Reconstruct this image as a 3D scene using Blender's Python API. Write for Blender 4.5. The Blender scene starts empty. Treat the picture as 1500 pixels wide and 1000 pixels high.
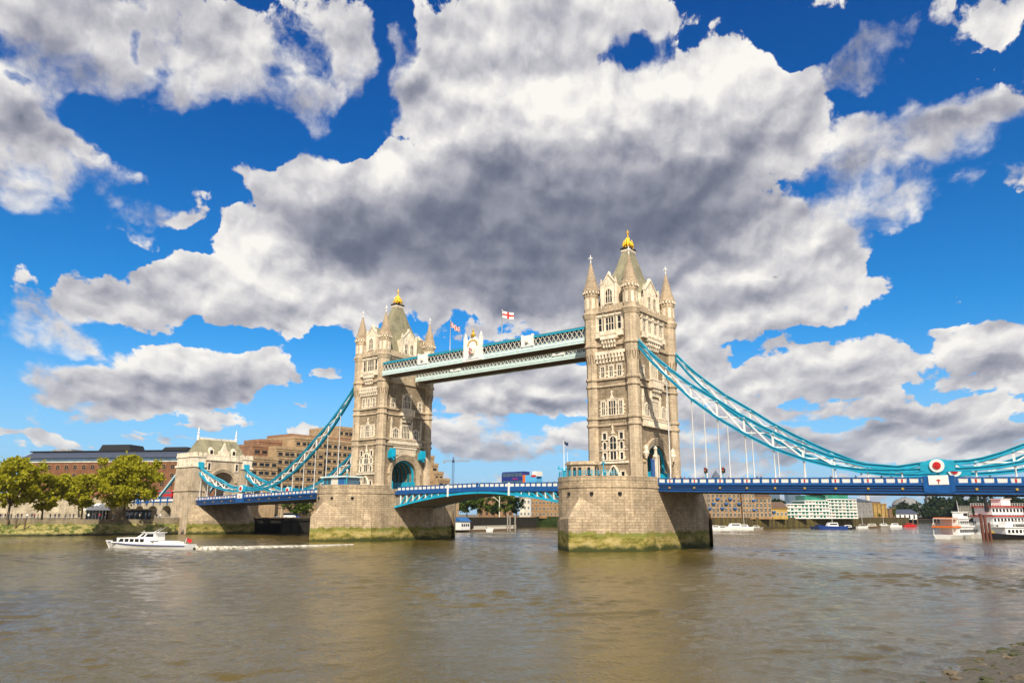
import bpy, bmesh, math, random
import numpy as np
from mathutils import Vector, Matrix
R = math.radians
PI = math.pi
random.seed(7)
rng = np.random.default_rng(11)
scene = bpy.context.scene
col = scene.collection

# ------------------------------------------------------------------ camera
YAW, PIT, ROLL, F = -.6663, .2285, .0028, 1088.13      # F in pixels of a 1500 px wide frame
CAM = Vector((126.154, -154.594, 7.11))
_f = Vector((math.sin(YAW)*math.cos(PIT), math.cos(YAW)*math.cos(PIT), math.sin(PIT)))
_r = Vector((math.cos(YAW), -math.sin(YAW), 0))
_u = _r.cross(_f)
_r2 = _r*math.cos(ROLL) + _u*math.sin(ROLL)
_u2 = -_r*math.sin(ROLL) + _u*math.cos(ROLL)
cam_data = bpy.data.cameras.new('camera')
cam = bpy.data.objects.new('camera', cam_data)
col.objects.link(cam)
M = Matrix((_r2, _u2, -_f)).transposed().to_4x4()
M.translation = CAM
cam.matrix_world = M
cam_data.sensor_width = 36
cam_data.lens = 36*F/1500
cam_data.clip_start = .5
cam_data.clip_end = 30000
scene.camera = cam

def ray(u, v):
    return _f*F + _r2*(u-750) - _u2*(v-500)
def at(u, v=753, x=None, y=None, z=None, d=None):
    """the place seen at (u, v) of the photograph on a plane x, y or z, or at the distance d along the ground"""
    k = ray(u, v)
    if x is not None: t = (x-CAM.x)/k.x
    elif y is not None: t = (y-CAM.y)/k.y
    elif z is not None: t = (z-CAM.z)/k.z
    else: t = d/math.hypot(k.x, k.y)
    return CAM + k*t

# ------------------------------------------------------------------ sun, exposure
SUN = Vector((.92, -1.0, 1.15)).normalized()           # direction towards the sun
SUN_EL = math.asin(SUN.z)
SUN_AZ = math.atan2(SUN.x, SUN.y)
sl = bpy.data.lights.new('sun', 'SUN')
sl.energy = 5.0
sl.angle = R(.5)
sl.color = (1.0, .90, .74)
sun = bpy.data.objects.new('sun', sl)
col.objects.link(sun)
sun.location = (150, -250, 300)
sun.rotation_euler = SUN.to_track_quat('Z', 'Y').to_euler()
scene.view_settings.view_transform = 'Standard'
scene.view_settings.look = 'None'
scene.view_settings.exposure = .20
scene.view_settings.gamma = 1
scene.view_settings.use_curve_mapping = False

# ------------------------------------------------------------------ node helper
def nd(nt, typ, ins=None, **props):
    n = nt.nodes.new(typ)
    for k, v in props.items(): setattr(n, k, v)
    for k, v in (ins or {}).items():
        s = n.inputs[k]
        if isinstance(v, bpy.types.NodeSocket): nt.links.new(v, s)
        elif isinstance(v, bpy.types.Node): nt.links.new(v.outputs[0], s)
        else: s.default_value = v
    return n
def mth(nt, op, a, b=None, c=None, clamp=False):
    ins = {0: a}
    if b is not None: ins[1] = b
    if c is not None: ins[2] = c
    return nd(nt, 'ShaderNodeMath', ins, operation=op, use_clamp=clamp).outputs[0]
def vmt(nt, op, a, b=None, out=0):
    ins = {0: a}
    if b is not None: ins[1] = b
    return nd(nt, 'ShaderNodeVectorMath', ins, operation=op).outputs[out]
def smooth(nt, x, a, b):
    return nd(nt, 'ShaderNodeMapRange', {0: x, 1: a, 2: b, 3: 0., 4: 1.}, interpolation_type='SMOOTHSTEP').outputs[0]
def mixc(nt, f, a, b, mode='MIX'):
    n = nt.nodes.new('ShaderNodeMix'); n.data_type = 'RGBA'; n.blend_type = mode
    for i, v in ((0, f), (6, a), (7, b)):
        if isinstance(v, bpy.types.NodeSocket): nt.links.new(v, n.inputs[i])
        elif isinstance(v, bpy.types.Node): nt.links.new(v.outputs[0], n.inputs[i])
        else: n.inputs[i].default_value = v if i == 0 else (tuple(v)+(1,))[:4]
    return n.outputs[2]
def ramp(nt, f, stops):
    n = nd(nt, 'ShaderNodeValToRGB', {0: f})
    e = n.color_ramp.elements
    while len(e) < len(stops): e.new(.5)
    for k, (p, c) in enumerate(stops):
        e[k].position = p; e[k].color = (tuple(c)+(1,))[:4]
    return n.outputs[0]

# ------------------------------------------------------------------ sky with clouds
def build_sky():
    world = bpy.data.worlds.new('World')
    scene.world = world
    world.use_nodes = True
    nt = world.node_tree
    nt.nodes.clear()
    tc = nd(nt, 'ShaderNodeTexCoord')
    d = vmt(nt, 'NORMALIZE', tc.outputs['Generated'])
    sep = nd(nt, 'ShaderNodeSeparateXYZ', {0: d})
    fh = (math.sin(YAW), math.cos(YAW)); rh = (math.cos(YAW), -math.sin(YAW))
    def lin(a, b):
        return mth(nt, 'MULTIPLY_ADD', sep.outputs[0], a, mth(nt, 'MULTIPLY', sep.outputs[1], b))
    az = mth(nt, 'MULTIPLY', mth(nt, 'ARCTAN2', lin(*rh), lin(*fh)), 180/PI)
    el = mth(nt, 'MULTIPLY', mth(nt, 'ARCSINE', sep.outputs[2]), 180/PI)
    P0 = nd(nt, 'ShaderNodeCombineXYZ', {0: az, 1: el}).outputs[0]
    # clouds low over the horizon lie farther off: finer and flatter there
    ex = mth(nt, 'POWER', 2.718, mth(nt, 'MULTIPLY', el, -.1))
    elf = mth(nt, 'MULTIPLY_ADD', ex, -15., el)
    azf = mth(nt, 'MULTIPLY', az, mth(nt, 'MULTIPLY_ADD', ex, .35, 1.))
    Q0 = nd(nt, 'ShaderNodeCombineXYZ', {0: azf, 1: elf}).outputs[0]
    w1 = nd(nt, 'ShaderNodeTexNoise', {'Vector': Q0, 'Scale': .22, 'Detail': 4., 'Roughness': .55}, noise_dimensions='2D').outputs['Color']
    wv = vmt(nt, 'MULTIPLY', vmt(nt, 'SUBTRACT', w1, (.5, .5, .5)), (3.2, 2.3, 0))
    P = vmt(nt, 'ADD', P0, wv)
    Q = vmt(nt, 'ADD', Q0, vmt(nt, 'MULTIPLY', wv, (.5, .5, 0)))
    def cnoise(vec):
        a = nd(nt, 'ShaderNodeTexNoise', {'Vector': vec, 'Scale': .17, 'Detail': 9., 'Roughness': .585}, noise_dimensions='2D').outputs['Fac']
        v = nd(nt, 'ShaderNodeTexVoronoi', {'Vector': vec, 'Scale': .42, 'Detail': 3.5, 'Roughness': .55, 'Lacunarity': 2.1},
               feature='F1', normalize=True, voronoi_dimensions='2D')
        return a, v.outputs['Distance']
    n1, b1 = cnoise(Q)
    n2, b2 = cnoise(vmt(nt, 'ADD', Q, (-.16, .50, 0)))
    def snoise(vec):
        a = nd(nt, 'ShaderNodeTexNoise', {'Vector': vec, 'Scale': .15, 'Detail': 2.5, 'Roughness': .5}, noise_dimensions='2D').outputs['Fac']
        c = nd(nt, 'ShaderNodeTexNoise', {'Vector': vec, 'Scale': .55, 'Detail': 4., 'Roughness': .6}, noise_dimensions='2D').outputs['Fac']
        return mth(nt, 'MULTIPLY_ADD', c, .17, a)
    s1 = snoise(Q); s2 = snoise(vmt(nt, 'ADD', Q, (-.35, 1.15, 0)))
    def ae(x, y):
        k = ray(x, y).normalized()
        return math.degrees(math.atan2(k.x*rh[0]+k.y*rh[1], k.x*fh[0]+k.y*fh[1])), math.degrees(math.asin(k.z))
    def field(blobs):
        V = P            # x, y: the direction; z: the sum so far
        for (x, y, rx, ry, a) in blobs:
            ca, ce = ae(x, y)
            a2 = ae(x+20, y)[0]; e2 = ae(x, y-20)[1]
            ka, ke = abs(a2-ca)/20, abs(e2-ce)/20
            q = vmt(nt, 'MULTIPLY', vmt(nt, 'SUBTRACT', V, (ca, ce, 0)), (1/(rx*ka), 1/(ry*ke), 0))
            d2 = vmt(nt, 'DOT_PRODUCT', q, q, 1)
            v = mth(nt, 'MULTIPLY_ADD', d2, -a, a, clamp=True)
            V = nd(nt, 'ShaderNodeVectorMath', {0: v, 1: (0,0,1), 2: V}, operation='MULTIPLY_ADD').outputs[0]
        return nd(nt, 'ShaderNodeSeparateXYZ', {0: V}).outputs[2]
    dens = field(CLOUDS)
    hole = field(HOLES)
    thin = field(THIN)
    dark = field(DARKS)
    lite = field(LIGHTS)
    # elsewhere than in front of the camera: scattered clouds
    off = nd(nt, 'ShaderNodeMapRange', {0: mth(nt, 'ABSOLUTE', az), 1: 38., 2: 48., 3: 0., 4: .42}).outputs[0]
    off2 = nd(nt, 'ShaderNodeMapRange', {0: el, 1: 42., 2: 50., 3: 0., 4: .42}).outputs[0]
    dens = mth(nt, 'MINIMUM', mth(nt, 'ADD', dens, mth(nt, 'MAXIMUM', off, off2)), .95)
    dens = mth(nt, 'ADD', dens, nd(nt, 'ShaderNodeMapRange', {0: el, 1: 2., 2: 17., 3: .12, 4: 0.}).outputs[0])
    dens = mth(nt, 'SUBTRACT', dens, hole)
    tex = mth(nt, 'ADD', mth(nt, 'MULTIPLY', mth(nt, 'SUBTRACT', n1, .5), 2.15),
              mth(nt, 'MULTIPLY', mth(nt, 'SUBTRACT', .40, b1), .85))
    D = mth(nt, 'ADD', dens, tex)
    edge = nd(nt, 'ShaderNodeMapRange', {0: thin, 1: 0., 2: .6, 3: .40, 4: 1.15}).outputs[0]
    alpha = nd(nt, 'ShaderNodeMapRange', {0: D, 1: .25, 2: edge, 3: 0., 4: 1.}, interpolation_type='SMOOTHSTEP').outputs[0]
    body = smooth(nt, D, .45, 1.35)
    # the side towards the sun is lit, thick undersides are grey
    rel = mth(nt, 'ADD', mth(nt, 'MULTIPLY', mth(nt, 'SUBTRACT', s1, s2), 2.0), mth(nt, 'ADD', mth(nt, 'MULTIPLY', mth(nt, 'SUBTRACT', b2, b1), .34), mth(nt, 'MULTIPLY', mth(nt, 'SUBTRACT', n1, n2), .85)))
    B = mth(nt, 'ADD', .775, mth(nt, 'MULTIPLY', rel, nd(nt, 'ShaderNodeMapRange', {0: dark, 1: 0., 2: 1.2, 3: .74, 4: .40}).outputs[0]))
    B = mth(nt, 'SUBTRACT', B, mth(nt, 'MULTIPLY', body, .13))
    B = mth(nt, 'SUBTRACT', B, mth(nt, 'MULTIPLY', mth(nt, 'SUBTRACT', 1., mth(nt, 'POWER', 2.718, mth(nt, 'MULTIPLY', dark, -1.0))), .58))
    B = mth(nt, 'ADD', B, mth(nt, 'MULTIPLY', mth(nt, 'MINIMUM', lite, 1.), .22))
    cc = ramp(nt, B, [(0, (.11, .135, .205)), (.2, (.195, .215, .29)), (.42, (.37, .38, .45)), (.66, (.64, .63, .67)), (.84, (.88, .86, .85)), (1, (1.08, 1.05, .99))])
    # clear air: the Nishita sky, its blue deepened as by a polarizer
    sky = nd(nt, 'ShaderNodeTexSky', sky_type='NISHITA', sun_disc=False, sun_elevation=SUN_EL, sun_rotation=SUN_AZ,
             air_density=1.0, dust_density=.3, ozone_density=2.0)
    g = ramp(nt, nd(nt, 'ShaderNodeMapRange', {0: el, 1: -2., 2: 46., 3: 0., 4: 1.}).outputs[0],
             [(0, (.50, .72, 1.0)), (.16, (.28, .70, 1.0)), (.34, (.07, .58, .97)), (.6, (.012, .42, .88)), (1, (.0, .28, .80))])
    blue = mixc(nt, 1., sky.outputs[0], g, 'MULTIPLY')
    blue = mixc(nt, mth(nt, 'MULTIPLY', smooth(nt, el, 13., -1.), .8), blue, tuple(x/SKYS*.70 for x in (.36, .60, .90)))
    blue = vmt(nt, 'SCALE', blue); blue.node.inputs['Scale'].default_value = SKYK
    # clouds near the horizon fade into the air
    hz = smooth(nt, el, 7.5, -1.)
    cw = mixc(nt, mth(nt, 'MULTIPLY', hz, .38), cc, (.46, .60, .76))
    cw = vmt(nt, 'SCALE', cw); cw.node.inputs['Scale'].default_value = CLK/SKYS
    out = mixc(nt, alpha, blue, cw)
    bg = nd(nt, 'ShaderNodeBackground', {'Color': out, 'Strength': SKYS})
    nd(nt, 'ShaderNodeOutputWorld', {0: bg.outputs[0]})
    world.cycles.sampling_method = 'MANUAL'
    world.cycles.sample_map_resolution = 512
SKYS = .10
SKYK = 1.22
CLK = .79
CLOUDS = [(1400,165,130,36,.5),(1310,200,110,60,.45),(1460,160,60,24,.35),(540,90,60,80,.55),(620,150,60,60,.5),(330,140,90,50,.5),(120,90,120,70,.5),
 (720,600,90,16,.5),(690,620,80,16,.45),(880,560,40,30,.5),(860,600,40,14,.4),(1180,640,160,20,.6),(1300,660,160,16,.5),(1440,665,100,14,.5),(1100,690,120,14,.5),(940,600,50,16,.3),
 (100,500,90,24,.5),(400,530,60,24,.6),(220,575,120,34,.6),(160,610,60,14,.4),(440,590,30,12,.5),(290,650,50,8,.3),(1300,580,60,14,.4),(1380,560,60,14,.4),(1010,570,90,20,.5),(1000,505,80,22,.4),
  # place in the photograph, radii, weight
 (70,50,190,110,.8),(270,70,170,105,.8),(430,80,140,90,.7),(520,40,80,60,.5),(460,150,70,45,.5),(250,150,60,40,.4),
 (690,60,120,120,.8),(820,30,170,80,.8),(930,25,110,60,.6),(610,90,45,80,.4),
 (690,190,130,110,.9),(830,190,170,120,.9),(1000,170,160,115,.9),(1110,160,110,95,.9),(1210,215,95,60,.8),(1090,85,70,45,.5),
 (820,290,290,100,.9),(1000,290,180,80,.8),(680,340,210,90,.9),(880,370,230,70,.9),(600,270,80,70,.6),
 (400,265,85,55,.7),(490,270,90,50,.7),(560,250,55,55,.6),(470,330,130,60,.8),(560,385,150,60,.9),
 (370,390,85,80,1.),(350,350,60,50,.7),(270,410,70,50,.7),(400,440,120,60,.9),(420,500,60,30,.6),(300,430,120,60,.8),(190,450,110,50,.7),(90,445,110,42,.6),(500,455,110,40,.6),(350,360,40,40,.5),(30,400,40,20,.4),
 (270,545,110,60,.8),(350,560,80,45,.7),(130,565,90,35,.6),(50,480,80,25,.35),(180,600,80,22,.5),(30,545,50,18,.4),
 (50,205,120,90,.75),(35,285,90,38,.6),(150,265,100,44,.65),(215,312,80,24,.55),(30,130,80,60,.5),
 (1010,390,170,90,.8),(1140,380,140,90,.8),(1120,330,180,50,.6),(1260,300,110,60,.55),(1330,245,150,75,.6),(1420,190,120,45,.5),(1360,300,90,40,.4),(1200,130,80,50,.5),
 (1180,440,110,45,.6),(1060,455,120,45,.7),(860,445,140,55,.8),(980,470,100,35,.6),(760,430,120,45,.7),(650,430,110,45,.7),(1290,425,30,25,.45),
 (1290,70,70,55,.38),(1250,100,50,40,.3),(1455,25,75,50,.6),(1370,20,60,30,.25),
 (740,490,110,25,.6),(820,470,60,30,.5),(930,480,90,40,.6),
 (1220,540,140,58,.9),(1110,560,90,30,.6),(1040,540,70,50,.7),(1330,545,60,25,.5),(1445,510,120,55,.8),(1480,545,60,35,.5),
 (1250,605,160,14,.5),(1400,600,130,24,.6),(1450,640,110,28,.6),(1330,630,120,18,.45),(1130,605,140,16,.5),
 (1050,655,230,34,.6),(1230,655,150,24,.5),(1060,600,90,20,.5),(1020,625,130,22,.5),
 (700,575,110,28,.6),(800,560,80,45,.7),(760,535,90,30,.5),(720,655,110,30,.6),(840,640,70,28,.6),(650,640,60,25,.45),(790,595,60,18,.5),
 (490,545,30,18,.5),(430,585,28,10,.5),(300,590,40,12,.4),(60,640,70,10,.45),(290,625,40,8,.35),(450,630,36,14,.45),(60,580,60,14,.35)]
HOLES = [(290,345,50,30,.5),(500,215,60,20,.4),(1040,500,50,10,.3),(720,500,60,14,.35),(600,60,16,60,.3),(260,500,90,12,.4),(600,640,60,30,.4),(950,640,60,30,.3),(1200,610,50,10,.25),(200,72,15,30,.75),(125,165,50,30,.6),(565,70,16,75,.7),(558,135,28,26,.7),(340,205,110,50,.8),(400,200,60,45,.7),(940,62,14,26,.5),(925,95,10,18,.45),(520,205,50,30,.6),
 (260,240,100,36,.7),(130,365,140,32,.7),(40,345,80,16,.4),(400,100,60,10,.25),(20,115,26,8,.5),(1180,60,90,45,.6),(1370,105,100,22,.5),(1430,350,110,100,.6),(1320,420,70,80,.4),
 (360,490,70,18,.8),(440,520,60,24,.7),(470,590,80,40,.8),(780,520,40,14,.5),(880,520,20,30,.3),(1180,490,60,18,.5),(1400,460,60,20,.6),(560,160,40,24,.4)]
THIN = [(230,120,330,130,.55),(940,75,60,60,.6),(420,170,150,70,.5),(80,300,200,60,.5),(60,560,200,80,.35),(560,100,60,110,.7),(330,150,110,60,.4),(50,270,140,80,.5),(1330,230,190,110,.8),(1290,80,130,80,.7),(150,280,140,60,.5),(40,300,90,50,.5),(1250,290,120,90,.6),(480,90,120,90,.4),(1400,190,120,60,.6),(100,130,120,70,.4),(60,480,130,60,.5),(700,650,200,60,.4),(1100,650,250,60,.4)]
DARKS = [(820,300,260,95,.9),(660,350,210,80,.95),(880,360,210,85,.9),(1020,290,150,60,.75),(480,335,130,50,.8),(570,390,130,50,.75),(860,430,130,60,.7),(1000,300,130,70,.4),
 (690,250,100,50,.4),(1080,230,120,40,.35),(1190,580,120,22,.6),(1150,385,110,22,.2),(1100,440,110,30,.45),(960,440,100,40,.4),(420,300,90,26,.35),
 (100,100,120,60,.45),(40,190,90,50,.3),(150,270,110,34,.4),(220,90,80,50,.15),(50,60,100,50,.2),(1290,80,90,70,.45),(1420,540,100,18,.5),(1060,665,220,32,.45),(1220,640,160,18,.4),(1300,610,180,14,.3),
 (260,480,150,28,.4),(300,585,130,22,.4),(150,590,100,16,.3),(760,540,110,24,.3),(740,665,120,18,.5),(1460,650,90,14,.5),(810,590,70,14,.45),(640,440,110,36,.5),(750,430,120,40,.5),(1180,260,100,28,.35)]
LIGHTS = [(370,400,80,60,.8),(1090,90,120,50,.5),(780,130,120,50,.5),(560,240,40,30,.6),(1090,110,140,60,.9),(870,140,150,70,.9),(700,150,100,60,.7),(380,390,80,65,1.),(290,420,90,40,.6),(560,260,50,36,.8),(1220,525,120,34,.9),(1030,530,70,36,.7),(270,525,90,36,.6),(1010,380,60,22,.5),(1150,350,90,26,.4),(1440,495,100,28,.6),(800,40,150,50,.3),(1230,205,50,30,.7),(420,440,70,40,.5)]
build_sky()

# ------------------------------------------------------------------ mesh helpers
OFF = {}
class MB:
    """collects faces in world space (or local space) and links them as ONE mesh object"""
    def __init__(s): s.v = []; s.f = []; s.m = []; s.sm = []
    def poly(s, pts, m=0, smooth=False):
        b = len(s.v); s.v += [tuple(p) for p in pts]
        s.f.append(tuple(range(b, b+len(pts)))); s.m.append(m); s.sm.append(smooth)
    def mesh(s, vs, fs, m=0, smooth=False):
        b = len(s.v); s.v += [tuple(p) for p in vs]
        for f in fs:
            s.f.append(tuple(b+i for i in f)); s.m.append(m); s.sm.append(smooth)
    def hexa(s, p, m=0):      # p: 4 bottom (ccw from above), 4 top
        s.mesh(p, [(3,2,1,0),(4,5,6,7),(0,1,5,4),(1,2,6,5),(2,3,7,6),(3,0,4,7)], m)
    def box(s, x0, x1, y0, y1, z0, z1, m=0):
        s.hexa([(x0,y0,z0),(x1,y0,z0),(x1,y1,z0),(x0,y1,z0),(x0,y0,z1),(x1,y0,z1),(x1,y1,z1),(x0,y1,z1)], m)
    def obox(s, c, a, b, z0, z1, m=0):   # horizontal oriented box: centre c, half vectors a, b
        c = Vector((c[0], c[1], 0)); a = Vector((a[0], a[1], 0)); b = Vector((b[0], b[1], 0))
        if a.cross(b).z < 0: b = -b
        q = [c-a-b, c+a-b, c+a+b, c-a+b]
        s.hexa([(p.x,p.y,z0) for p in q]+[(p.x,p.y,z1) for p in q], m)
    def prism(s, poly, z0, z1, m=0, cap=True):
        n = len(poly)
        A = sum(poly[i][0]*poly[(i+1)%n][1]-poly[(i+1)%n][0]*poly[i][1] for i in range(n))
        if A < 0: poly = poly[::-1]
        b = [(p[0],p[1],z0) for p in poly]; t = [(p[0],p[1],z1) for p in poly]
        fs = [(i, (i+1)%n, n+(i+1)%n, n+i) for i in range(n)]
        s.mesh(b+t, fs, m)
        if cap: s.poly(t, m); s.poly(b[::-1], m)
    def extrude(s, pts, vec, m=0):       # planar polygon pushed along vec
        n = len(pts); v = Vector(vec)
        p = [Vector(q) for q in pts]
        nm = Vector((0,0,0))
        for i in range(n): nm += p[i].cross(p[(i+1)%n])
        if nm.dot(v) > 0: p = p[::-1]
        q = [a+v for a in p]
        s.mesh(p+q, [(i, n+i, n+(i+1)%n, (i+1)%n) for i in range(n)], m)
        s.poly(p, m); s.poly(q[::-1], m)
    def bar(s, p, q, w, h, m=0, up=(0,0,1)):
        p = Vector(p); q = Vector(q); d = (q-p).normalized(); up = Vector(up)
        if abs(d.dot(up)) > .98: up = Vector((0,1,0)) if abs(d.y) < .9 else Vector((1,0,0))
        a = d.cross(up).normalized()*w/2; b = a.cross(d).normalized()*h/2
        s.hexa([p-a-b, p+a-b, q+a-b, q-a-b, p-a+b, p+a+b, q+a+b, q-a+b], m)
    def tube(s, pts, r, n=6, m=0, smooth=True):
        pts = [Vector(p) for p in pts]
        rs = r if isinstance(r, (list, tuple)) else [r]*len(pts)
        rings = []
        for i, p in enumerate(pts):
            d = (pts[min(i+1,len(pts)-1)]-pts[max(i-1,0)]).normalized()
            a = d.cross(Vector((0,0,1)))
            a = a.normalized() if a.length > .05 else Vector((1,0,0))
            b = d.cross(a).normalized()
            rings.append([p+(a*math.cos(2*PI*k/n)+b*math.sin(2*PI*k/n))*rs[i] for k in range(n)])
        s.loft(rings, m, smooth)
    def loft(s, rings, m=0, smooth=False, caps=True):
        n = len(rings[0]); vs = [p for r in rings for p in r]
        fs = [(i*n+k, i*n+(k+1)%n, (i+1)*n+(k+1)%n, (i+1)*n+k) for i in range(len(rings)-1) for k in range(n)]
        s.mesh(vs, fs, m, smooth)
        if caps: s.poly(rings[0][::-1], m); s.poly(rings[-1], m)
    def rev(s, c, prof, n=8, m=0, smooth=False, rot=None):  # prof: (radius, z) from bottom up
        rot = PI/n if rot is None else rot
        s.loft([[(c[0]+r*math.cos(rot+2*PI*k/n), c[1]+r*math.sin(rot+2*PI*k/n), z) for k in range(n)] for r, z in prof], m, smooth)
    def build(s, name, mats, parent=None, local=False):
        me = bpy.data.meshes.new(name)
        v = np.array(s.v, dtype=float)
        if parent is not None and not local: v = v-np.array(OFF.get(parent.name, (0,0,0)))
        me.from_pydata(v.tolist(), [], s.f)
        if not isinstance(mats, (list, tuple)): mats = [mats]
        for x in mats: me.materials.append(x)
        me.polygons.foreach_set('material_index', s.m)
        me.polygons.foreach_set('use_smooth', s.sm)
        me.update()
        o = bpy.data.objects.new(name, me)
        col.objects.link(o)
        if parent is not None:
            o.parent = parent
            OFF[o.name] = OFF.get(parent.name, (0,0,0)) if not local else (0,0,0)
        return o
def tag(o, label=None, cat=None, group=None, kind=None):
    for k, v in (('label', label), ('category', cat), ('group', group), ('kind', kind)):
        if v: o[k] = v
    return o
def thing(name, label, cat, loc=(0,0,0), rz=0, group=None):
    o = bpy.data.objects.new(name, None); col.objects.link(o)
    o.empty_display_size = .5
    o.location = loc; o.rotation_euler = (0,0,rz); OFF[o.name] = tuple(loc)
    return tag(o, label, cat, group)
def copy_tree(o, parent=None):
    c = o.copy(); col.objects.link(c)
    if parent is not None: c.parent = parent
    OFF[c.name] = OFF.get(o.name, (0,0,0))
    for ch in list(o.children): copy_tree(ch, c)
    return c
def again(o, loc, rz=0, label=None, group=None):
    c = copy_tree(o); c.location = loc; c.rotation_euler = (0,0,rz)
    if label: c['label'] = label
    if group: c['group'] = group
    return c
def piece(o, name, parent, loc=(0,0,0), rot=(0,0,0)):     # one more copy of a part under a parent
    c = copy_tree(o, parent); c.location = loc; c.rotation_euler = rot
    return c

# ------------------------------------------------------------------ materials
def new_mat(name):
    m = bpy.data.materials.new(name); m.use_nodes = True
    nt = m.node_tree; nt.nodes.clear()
    out = nd(nt, 'ShaderNodeOutputMaterial')
    b = nd(nt, 'ShaderNodeBsdfPrincipled')
    nt.links.new(b.outputs[0], out.inputs[0])
    return m, nt, b
def put(nt, b, name, v):
    if isinstance(v, bpy.types.NodeSocket): nt.links.new(v, b.inputs[name])
    else: b.inputs[name].default_value = v
def simple(name, c, rough=.6, metal=0., var=.18, scale=1.5, spec=.4):
    m, nt, b = new_mat(name)
    g = nd(nt, 'ShaderNodeNewGeometry')
    n = nd(nt, 'ShaderNodeTexNoise', {'Vector': g.outputs['Position'], 'Scale': scale, 'Detail': 5., 'Roughness': .6})
    k = ramp(nt, n.outputs['Fac'], [(.25, tuple(x*(1-var) for x in c)), (.5, c), (.75, tuple(min(1, x*(1+var)) for x in c))])
    put(nt, b, 'Base Color', k); put(nt, b, 'Roughness', rough); put(nt, b, 'Metallic', metal)
    put(nt, b, 'Specular IOR Level', spec)
    return m
def wall_uv(nt):
    g = nd(nt, 'ShaderNodeNewGeometry')
    t = vmt(nt, 'NORMALIZE', vmt(nt, 'CROSS_PRODUCT', (0,0,1), g.outputs['True Normal']))
    u = vmt(nt, 'DOT_PRODUCT', g.outputs['Position'], t, 1)
    z = nd(nt, 'ShaderNodeSeparateXYZ', {0: g.outputs['Position']}).outputs[2]
    return nd(nt, 'ShaderNodeCombineXYZ', {0: u, 1: z}).outputs[0], z, g
def masonry(name, c1, c2, mortar, bw=1.1, bh=.5, ms=.03, stain=.35, rough=.85, bump=.4, streak=True, algae=False, ns=.35):
    m, nt, b = new_mat(name)
    uv, z, g = wall_uv(nt)
    br = nd(nt, 'ShaderNodeTexBrick', {'Vector': uv, 'Color1': tuple(c1)+(1,), 'Color2': tuple(c2)+(1,), 'Mortar': tuple(mortar)+(1,),
            'Scale': 1., 'Mortar Size': ms, 'Mortar Smooth': .4, 'Bias': 0., 'Brick Width': bw, 'Row Height': bh})
    n = nd(nt, 'ShaderNodeTexNoise', {'Vector': g.outputs['Position'], 'Scale': ns, 'Detail': 7., 'Roughness': .65}).outputs['Fac']
    n2 = nd(nt, 'ShaderNodeTexNoise', {'Vector': g.outputs['Position'], 'Scale': 2.6, 'Detail': 5., 'Roughness': .7}).outputs['Fac']
    k = mixc(nt, 1., br.outputs['Color'], ramp(nt, n, [(.30, (1-stain*1.1,)*3), (.60, (1.14, 1.12, 1.08))]), 'MULTIPLY')
    k = mixc(nt, .8, k, ramp(nt, n2, [(.3, (.78, .76, .73)), (.62, (1.16, 1.15, 1.14))]), 'MULTIPLY')
    if streak:       # rain streaks running down
        sv = vmt(nt, 'MULTIPLY', uv, (1.6, .10, 1))
        s = nd(nt, 'ShaderNodeTexNoise', {'Vector': sv, 'Scale': 1., 'Detail': 4., 'Roughness': .6}).outputs['Fac']
        k = mixc(nt, .7, k, ramp(nt, s, [(.34, (.72, .67, .60)), (.54, (1.08, 1.07, 1.06))]), 'MULTIPLY')
    if algae:
        e = nd(nt, 'ShaderNodeTexNoise', {'Vector': vmt(nt, 'MULTIPLY', g.outputs['Position'], (1,1,.6)), 'Scale': .42, 'Detail': 7., 'Roughness': .68}).outputs['Fac']
        h = mth(nt, 'ADD', z, mth(nt, 'MULTIPLY', mth(nt, 'SUBTRACT', e, .5), 3.0))
        e2 = nd(nt, 'ShaderNodeTexNoise', {'Vector': vmt(nt, 'MULTIPLY', g.outputs['Position'], (.6,.6,1.3)), 'Scale': .5, 'Detail': 6., 'Roughness': .7}).outputs['Fac']
        gc = ramp(nt, e2, [(.30, (.06,.07,.012)), (.41, (.15,.14,.024)), (.50, (.33,.265,.075)), (.62, (.46,.37,.16))])
        wet = smooth(nt, h, 1.5, .35)
        gc = mixc(nt, wet, gc, (.045, .055, .014))
        # the tide line: dense green at the top of the belt
        topg = mth(nt, 'MULTIPLY', smooth(nt, h, 2.2, 3.1), smooth(nt, e2, .35, .6))
        gc = mixc(nt, mth(nt, 'MULTIPLY', topg, .8), gc, (.12, .17, .02))
        k = mixc(nt, smooth(nt, h, 3.9, 3.3), k, gc)
        dk = mixc(nt, .0, k, k)
    put(nt, b, 'Base Color', k); put(nt, b, 'Roughness', rough); put(nt, b, 'Specular IOR Level', .25)
    hgt = mth(nt, 'ADD', mth(nt, 'MULTIPLY', br.outputs['Fac'], -.6), mth(nt, 'MULTIPLY', n2, 1.))
    bp = nd(nt, 'ShaderNodeBump', {'Strength': bump, 'Distance': .12, 'Height': hgt})
    nt.links.new(bp.outputs[0], b.inputs['Normal'])
    return m
MT = {}
MT['granite'] = masonry('rough_granite', (.38,.305,.215), (.26,.21,.15), (.20,.16,.115), .95, .42, .035, .28, bump=.7)
MT['ashlar'] = masonry('granite_ashlar', (.53,.44,.325), (.43,.355,.26), (.30,.245,.18), 1.3, .62, .02, .25, bump=.25)
MT['portland'] = masonry('portland_stone', (.80,.73,.61), (.72,.65,.53), (.55,.48,.38), 1.2, .7, .015, .25, bump=.2)
MT['spire'] = masonry('spire_stone', (.50,.40,.285), (.42,.33,.235), (.27,.21,.15), .55, .4, .06, .25, bump=.6, streak=False)
MT['pier'] = masonry('pier_granite', (.51,.415,.295), (.38,.305,.215), (.24,.19,.135), 1.3, .56, .035, .34, bump=.55, algae=True, ns=.22)
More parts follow.
